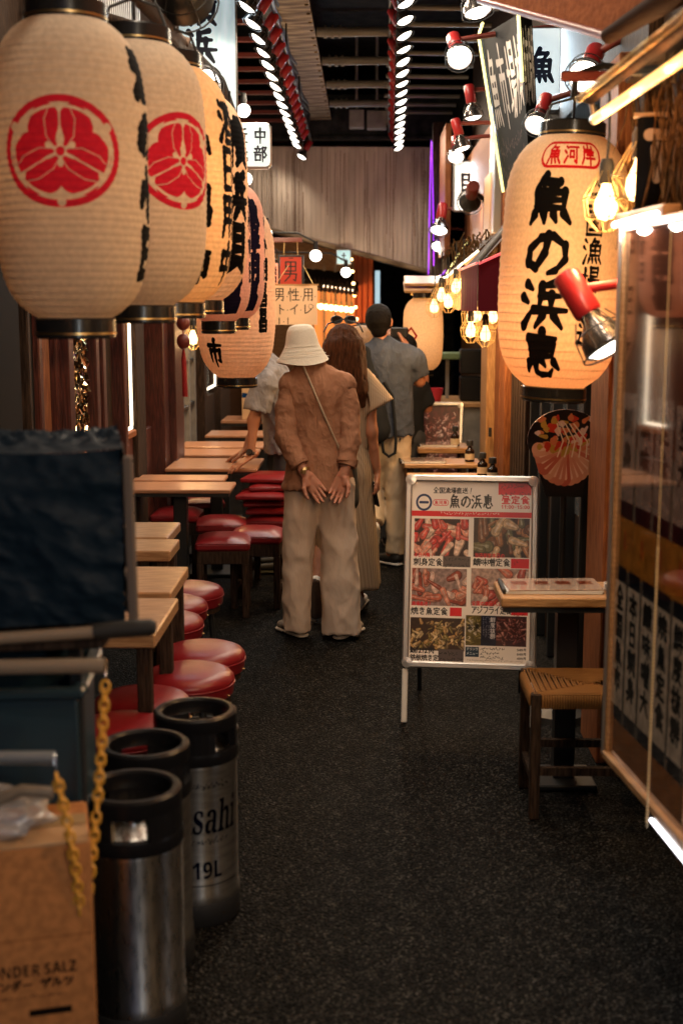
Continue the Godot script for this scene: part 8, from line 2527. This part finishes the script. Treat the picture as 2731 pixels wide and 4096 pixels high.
	J = {"pelvis": Vector3(0, 0.92, 0), "waist": Vector3(0, 1.06, 0), "chest": Vector3(-0.015, 1.30, 0), "neck": Vector3(-0.055, 1.50, -0.01), "head": Vector3(-0.072, 1.635, -0.03),
		"sh_l": Vector3(-0.185, 1.43, 0), "sh_r": Vector3(0.140, 1.40, 0), "el_l": Vector3(-0.20, 1.22, -0.18), "el_r": Vector3(0.205, 1.235, -0.06), "wr_l": Vector3(-0.03, 1.46, -0.27), "wr_r": Vector3(0.115, 1.47, -0.20),
		"hip_l": Vector3(-0.07, 0.90, 0), "hip_r": Vector3(0.06, 0.90, 0), "kn_l": Vector3(-0.09, 0.50, -0.10), "kn_r": Vector3(0.055, 0.50, 0), "an_l": Vector3(-0.095, 0.26, 0.10), "an_r": Vector3(0.035, 0.10, 0.02), "toe_l": Vector3(-0.095, 0.16, 0.16), "toe_r": Vector3(-0.05, 0.035, -0.06)}
	hr = hand_bones(J.wr_r, Vector3(-0.35, 0.75, -0.4), Vector3(-0.8, -0.2, -0.4), -1.0, [0.5, 0.6, 0.6, 0.7, 0.4], 1.02)
	body(t, J, skin2, Vector3(0.25, 0, -1), [hr, hand_bones(J.wr_l, Vector3(0.3, 0.8, -0.2), Vector3(0.8, 0, -0.4), 1.0, [0.5, 0.6, 0.6, 0.7, 0.4])], Z, 1.0, 0.86)
	var grey := cloth("grey_shirt", lin(0.045, 0.055, 0.078), lin(0.075, 0.088, 0.118), Vector3(12, 12, 12), 87)
	S = [
		[Vector3(-0.05, 1.452, 0), Vector3(-0.02, 1.34, 0.005), 0.085, 0.165, Z, 1.5], [Vector3(-0.02, 1.35, 0.005), Vector3(0, 1.08, 0.01), 0.168, 0.150, Z, 1.4], [Vector3(0, 1.10, 0.01), Vector3(0.01, 0.88, 0.01), 0.150, 0.152, Z, 1.35, true],
		[Vector3(0.10, 1.41, 0), Vector3(0.16, 1.37, 0), 0.068, 0.070], [Vector3(0.16, 1.375, 0), Vector3(0.198, 1.275, -0.04), 0.070, 0.064, null, 1.0, true],
		[Vector3(-0.14, 1.41, 0), Vector3(-0.19, 1.37, -0.02), 0.068, 0.070], [Vector3(-0.19, 1.375, -0.02), Vector3(-0.21, 1.26, -0.13), 0.070, 0.064, null, 1.0, true],
	]
	obj("shirt", grow(mb(), S, 0.012, 0.03, 0.030, Vector3(8, 3.5, 6), 25), grey, t)
	var kh := cloth("khaki_trousers", lin(0.50, 0.41, 0.29), lin(0.58, 0.48, 0.36), Vector3(9, 9, 9), 88)
	S = [
		[Vector3(-0.05, 0.93, 0), Vector3(0.05, 0.93, 0), 0.115, 0.115, Z, 1.2],
		[Vector3(0.055, 0.88, 0), Vector3(0.062, 0.50, 0.0), 0.092, 0.076], [Vector3(0.062, 0.51, 0.0), Vector3(0.045, 0.085, 0.02), 0.076, 0.056, null, 1.0, true],
		[Vector3(-0.06, 0.88, 0), Vector3(-0.09, 0.50, -0.10), 0.090, 0.074], [Vector3(-0.09, 0.51, -0.10), Vector3(-0.095, 0.30, 0.07), 0.074, 0.060, null, 1.0, true],
	]
	obj("trousers", grow(mb(), S, 0.012, 0.022, 0.020, Vector3(5, 5, 5), 26), kh, t)
	obj("trouser_button", mb().ball(Vector3(0.075, 0.865, 0.107), Vector3(0.008, 0.010, 0.004), Basis(), 8, 6), mats["black_rubber"], t)
	S = [[Vector3(-0.072, 1.660, -0.03), Vector3(-0.072, 1.645, -0.012), 0.083, 0.085], [Vector3(-0.072, 1.61, 0.012), Vector3(-0.068, 1.575, 0.018), 0.070, 0.052]]
	obj("hair", grow(mb(), S, 0.0075, 0.025, 0.012, Vector3(60, 40, 60), 27), hair_b, t)
	var ear := Vector3(0.010, 1.622, -0.018)
	obj("ear", mb().ball(ear, Vector3(0.014, 0.030, 0.018)), skin2, t)
	shoe(t, Vector3(0.060, 0, 0.045), Vector3(-0.085, 0, -0.10), mats["black_rubber"], mats["white_plastic"], 1.0, 0.10)
	shoe(t, Vector3(-0.088, 0.265, 0.20), Vector3(-0.10, 0.05, 0.11), mats["white_plastic"], so, 0.95)
	var bag := thing("sling_bag", "black sling bag with hanging strap on the photographing man's left side", "bag", Vector3(0.152, 0, -8.39))
	S = [[Vector3(-0.165, 1.43, 0.075), Vector3(-0.115, 1.22, 0.115), 0.045, 0.05, Z, 1.8], [Vector3(-0.12, 1.24, 0.115), Vector3(-0.085, 0.93, 0.125), 0.055, 0.095, Z, 1.6]]
	obj("bag_body", grow(mb(), S, 0.012, 0.03, 0.012, Vector3(9, 6, 9), 28), mat("black_cloth", lin(0.016, 0.018, 0.021), 0.8), bag)
	obj("hanging_strap", mb().tube([Vector3(-0.035, 1.24, 0.135), Vector3(0.02, 1.15, 0.142), Vector3(0.035, 1.0, 0.142), Vector3(0.045, 0.85, 0.140), Vector3(0.04, 0.775, 0.135), Vector3(0.0, 0.752, 0.13), Vector3(-0.035, 0.78, 0.135), Vector3(-0.045, 0.86, 0.138), Vector3(-0.055, 0.95, 0.14)], 0.0105, 7), mats["black_cloth"], bag)
	var cam := thing("camera_in_hand", "small dark camera held to the face of the man in grey", "camera", Vector3(0.225, 1.55, -8.62))
	obj("camera_body", mb().box(Vector3.ZERO, Vector3(0.12, 0.075, 0.045), 0.01), mats["black_plastic"], cam)
	obj("camera_lens", mb().tube([Vector3(0, 0, -0.02), Vector3(0, 0, -0.05), Vector3(0, 0, -0.09)], 0.03, 16), mats["black_lacquer"], cam)
	# --- the man leaning on the table
	t = thing("person", "man in grey t-shirt leaning on the table with both hands", "person", Vector3(-0.60, 0, -8.15))
	J = {"pelvis": Vector3(0.10, 0.90, -0.05), "waist": Vector3(0.06, 1.04, -0.04), "chest": Vector3(0.0, 1.22, -0.02), "neck": Vector3(-0.05, 1.38, -0.01), "head": Vector3(-0.115, 1.49, -0.01),
		"sh_l": Vector3(-0.02, 1.30, -0.17), "sh_r": Vector3(-0.025, 1.30, 0.16), "el_l": Vector3(-0.10, 1.03, -0.20), "el_r": Vector3(-0.105, 1.02, 0.22), "wr_l": Vector3(-0.185, 0.80, -0.08), "wr_r": Vector3(-0.120, 0.795, 0.27),
		"hip_l": Vector3(0.10, 0.88, -0.12), "hip_r": Vector3(0.10, 0.88, 0.03), "kn_l": Vector3(0.06, 0.48, -0.12), "kn_r": Vector3(0.07, 0.48, 0.03), "an_l": Vector3(0.10, 0.09, -0.14), "an_r": Vector3(0.10, 0.09, 0.05), "toe_l": Vector3(-0.04, 0.035, -0.14), "toe_r": Vector3(-0.04, 0.035, 0.05)}
	hl = hand_bones(J.wr_l, Vector3(-0.85, -0.50, 0.0), Vector3(-0.35, -1, 0), 1.0, [0.12, 0.14, 0.16, 0.2, 0.1], 1.02)
	hr = hand_bones(J.wr_r, Vector3(-0.75, -0.48, 0.30), Vector3(-0.4, -1, 0.1), -1.0, [0.12, 0.14, 0.16, 0.2, 0.1], 1.02)
	var X := Vector3(1, 0, 0)
	body(t, J, skin2, Vector3(-1, -0.4, 0), [hl, hr], X, 1.0)
	var g2 := cloth("pale_grey_shirt", lin(0.19, 0.19, 0.21), lin(0.26, 0.26, 0.285), Vector3(12, 12, 12), 89)
	S = [
		[Vector3(-0.045, 1.36, -0.01), Vector3(-0.005, 1.24, -0.01), 0.09, 0.150, X, 1.4], [Vector3(-0.005, 1.25, -0.01), Vector3(0.06, 1.02, -0.03), 0.150, 0.145, X, 1.25], [Vector3(0.06, 1.04, -0.03), Vector3(0.08, 0.80, -0.03), 0.145, 0.160, X, 1.2, true],
		[Vector3(-0.02, 1.31, 0.10), Vector3(-0.04, 1.24, 0.19), 0.065, 0.072], [Vector3(-0.04, 1.25, 0.185), Vector3(-0.085, 1.08, 0.21), 0.074, 0.078, null, 1.0, true],
		[Vector3(-0.02, 1.31, -0.12), Vector3(-0.09, 1.09, -0.20), 0.065, 0.070, null, 1.0, true],
	]
	obj("t_shirt", grow(mb(), S, 0.012, 0.03, 0.032, Vector3(8, 5, 8), 35), g2, t)
	S = [[Vector3(0.09, 0.90, -0.09), Vector3(0.09, 0.90, 0.0), 0.13, 0.13], [Vector3(0.10, 0.85, -0.12), Vector3(0.07, 0.48, -0.12), 0.09, 0.075], [Vector3(0.07, 0.5, -0.12), Vector3(0.10, 0.08, -0.14), 0.075, 0.06, null, 1.0, true], [Vector3(0.10, 0.85, 0.03), Vector3(0.07, 0.48, 0.03), 0.09, 0.075], [Vector3(0.07, 0.5, 0.03), Vector3(0.10, 0.08, 0.05), 0.075, 0.06, null, 1.0, true]]
	obj("trousers", grow(mb(), S, 0.014, 0.022, 0.018, Vector3(7, 5, 7), 36), cloth("dark_trousers", lin(0.045, 0.048, 0.055), lin(0.07, 0.075, 0.085), Vector3(9, 9, 9), 90), t)
	obj("hair", grow(mb(), [[Vector3(-0.11, 1.53, -0.01), Vector3(-0.08, 1.49, -0.01), 0.097, 0.092]], 0.01, 0.02), hair_b, t)
	wa = (J.wr_r as Vector3).lerp(J.el_r, 0.08)
	wd = (J.el_r - J.wr_r).normalized()
	wb = Basis(wd.cross(Z).normalized(), wd, wd.cross(Z).normalized().cross(wd))
	var wt := obj("watch", mb().lathe([Vector2(0.029, 0.010), Vector2(0.032, 0.007), Vector2(0.032, -0.007), Vector2(0.029, -0.010)], 24, at(wa, wb)), mats["black_rubber"], t)
	obj("watch_face", mb().lathe([Vector2(0, 0.007), Vector2(0.020, 0.007), Vector2(0.022, 0.0), Vector2(0, 0)], 20, at(wa + Vector3(-0.008, 0.012, 0.027), eul(62, -10, 0))), mats["black_lacquer"], wt)
	shoe(t, Vector3(0.13, 0, 0.05), Vector3(-0.12, 0, 0.06), mats["black_rubber"], mat("green_sole", lin(0.10, 0.11, 0.08), 0.6), 1.0)
	shoe(t, Vector3(0.13, 0, -0.14), Vector3(-0.12, 0, -0.15), mats["black_rubber"], mats["green_sole"], 1.0)
	# --- two more, mostly hidden
	var P := [["blonde woman with a dark hair band between the nearer two women and the man", Vector3(-0.03, 0, -9.4), grainy("fair_hair", noise_tex(91, 0.06, lin(0.20, 0.10, 0.04), lin(0.48, 0.29, 0.14), 128, 3, 1.6), Vector3(26, 1.5, 26), 0.5)], ["dark clothed person beside the far cream lantern, half hidden by the photographing man", Vector3(0.262, 0, -9.05), hair_b]]
	for k in 2:
		t = thing("person", P[k][0], "person", P[k][1])
		var s: float = [0.93, 0.90][k]
		J = {"pelvis": Vector3(0, 0.88, 0) * s, "waist": Vector3(0, 1.03, 0) * s, "chest": Vector3(0, 1.26, 0) * s, "neck": Vector3(0, 1.45, 0) * s, "head": Vector3(0, 1.57, -0.02) * s,
			"sh_l": Vector3(-0.16, 1.39, 0) * s, "sh_r": Vector3(0.16, 1.39, 0) * s, "el_l": Vector3(-0.2, 1.12, -0.04) * s, "el_r": Vector3(0.2, 1.12, -0.04) * s, "wr_l": Vector3(-0.1, 1.2, -0.25) * s, "wr_r": Vector3(0.1, 1.2, -0.25) * s,
			"hip_l": Vector3(-0.08, 0.88, 0) * s, "hip_r": Vector3(0.08, 0.88, 0) * s, "kn_l": Vector3(-0.09, 0.48, -0.02) * s, "kn_r": Vector3(0.09, 0.48, 0) * s, "an_l": Vector3(-0.09, 0.09, 0.0), "an_r": Vector3(0.09, 0.09, 0.0), "toe_l": Vector3(-0.1, 0.035, -0.12), "toe_r": Vector3(0.1, 0.035, -0.12)}
		body(t, J, skin, Vector3(0.1 - 0.5 * k, 0, -1), [hand_bones(J.wr_l, Vector3(0.5, 0.3, -0.5), Vector3(0.5, 0, -0.5), 1.0, [0.6, 0.6, 0.6, 0.6]), hand_bones(J.wr_r, Vector3(-0.5, 0.3, -0.5), Vector3(-0.5, 0, -0.5), -1.0, [0.6, 0.6, 0.6, 0.6])], Z, s)
		S = [[Vector3(0, 1.41, 0) * s, Vector3(0, 1.27, 0) * s, 0.09, 0.15, Z, 1.45], [Vector3(0, 1.28, 0) * s, Vector3(0, 0.84, 0) * s, 0.15, 0.155, Z, 1.35, true], [Vector3(0.1, 1.38, 0) * s, Vector3(0.2, 1.14, -0.03) * s, 0.065, 0.06, null, 1.0, true], [Vector3(-0.1, 1.38, 0) * s, Vector3(-0.2, 1.14, -0.03) * s, 0.065, 0.06, null, 1.0, true]]
		obj("top", grow(mb(), S, 0.014, 0.03, 0.016, Vector3(8, 5, 8), 45 + k), mats["black_cloth"], t)
		S = [[Vector3(-0.04, 0.9, 0) * s, Vector3(0.04, 0.9, 0) * s, 0.125, 0.125, Z, 1.2], [Vector3(-0.08, 0.85, 0) * s, Vector3(-0.09, 0.06, 0), 0.09, 0.06, null, 1.0, true], [Vector3(0.08, 0.85, 0) * s, Vector3(0.09, 0.06, 0), 0.09, 0.06, null, 1.0, true]]
		obj("trousers", grow(mb(), S, 0.015, 0.022, 0.016, Vector3(7, 5, 7), 47 + k), mats["dark_trousers"], t)
		S = [[Vector3(0, 1.60, -0.01) * s, Vector3(0, 1.57, 0.01) * s, 0.100, 0.098]]
		if k == 0: S.append_array([[Vector3(-0.05, 1.55, 0.03) * s, Vector3(-0.06, 1.40, 0.06) * s, 0.06, 0.045], [Vector3(0.05, 1.55, 0.03) * s, Vector3(0.06, 1.40, 0.06) * s, 0.06, 0.045]])
		obj("hair", grow(mb(), S, 0.0095, 0.025, 0.012, Vector3(40, 6, 40), 49 + k), P[k][2], t)
		if k == 0: obj("hair_band", mb().tube([Vector3(-0.1, 1.56, -0.01), Vector3(-0.07, 1.585, 0.03), Vector3(0, 1.597, 0.04), Vector3(0.07, 1.585, 0.03), Vector3(0.1, 1.56, -0.01)], 0.006, 6), mats["black_lacquer"], t)
		for q in [-1.0, 1.0]: shoe(t, Vector3(0.09 * q, 0, 0.03), Vector3(0.11 * q, 0, -0.20), mats["black_rubber"], mats["dark_sole"], 0.95)
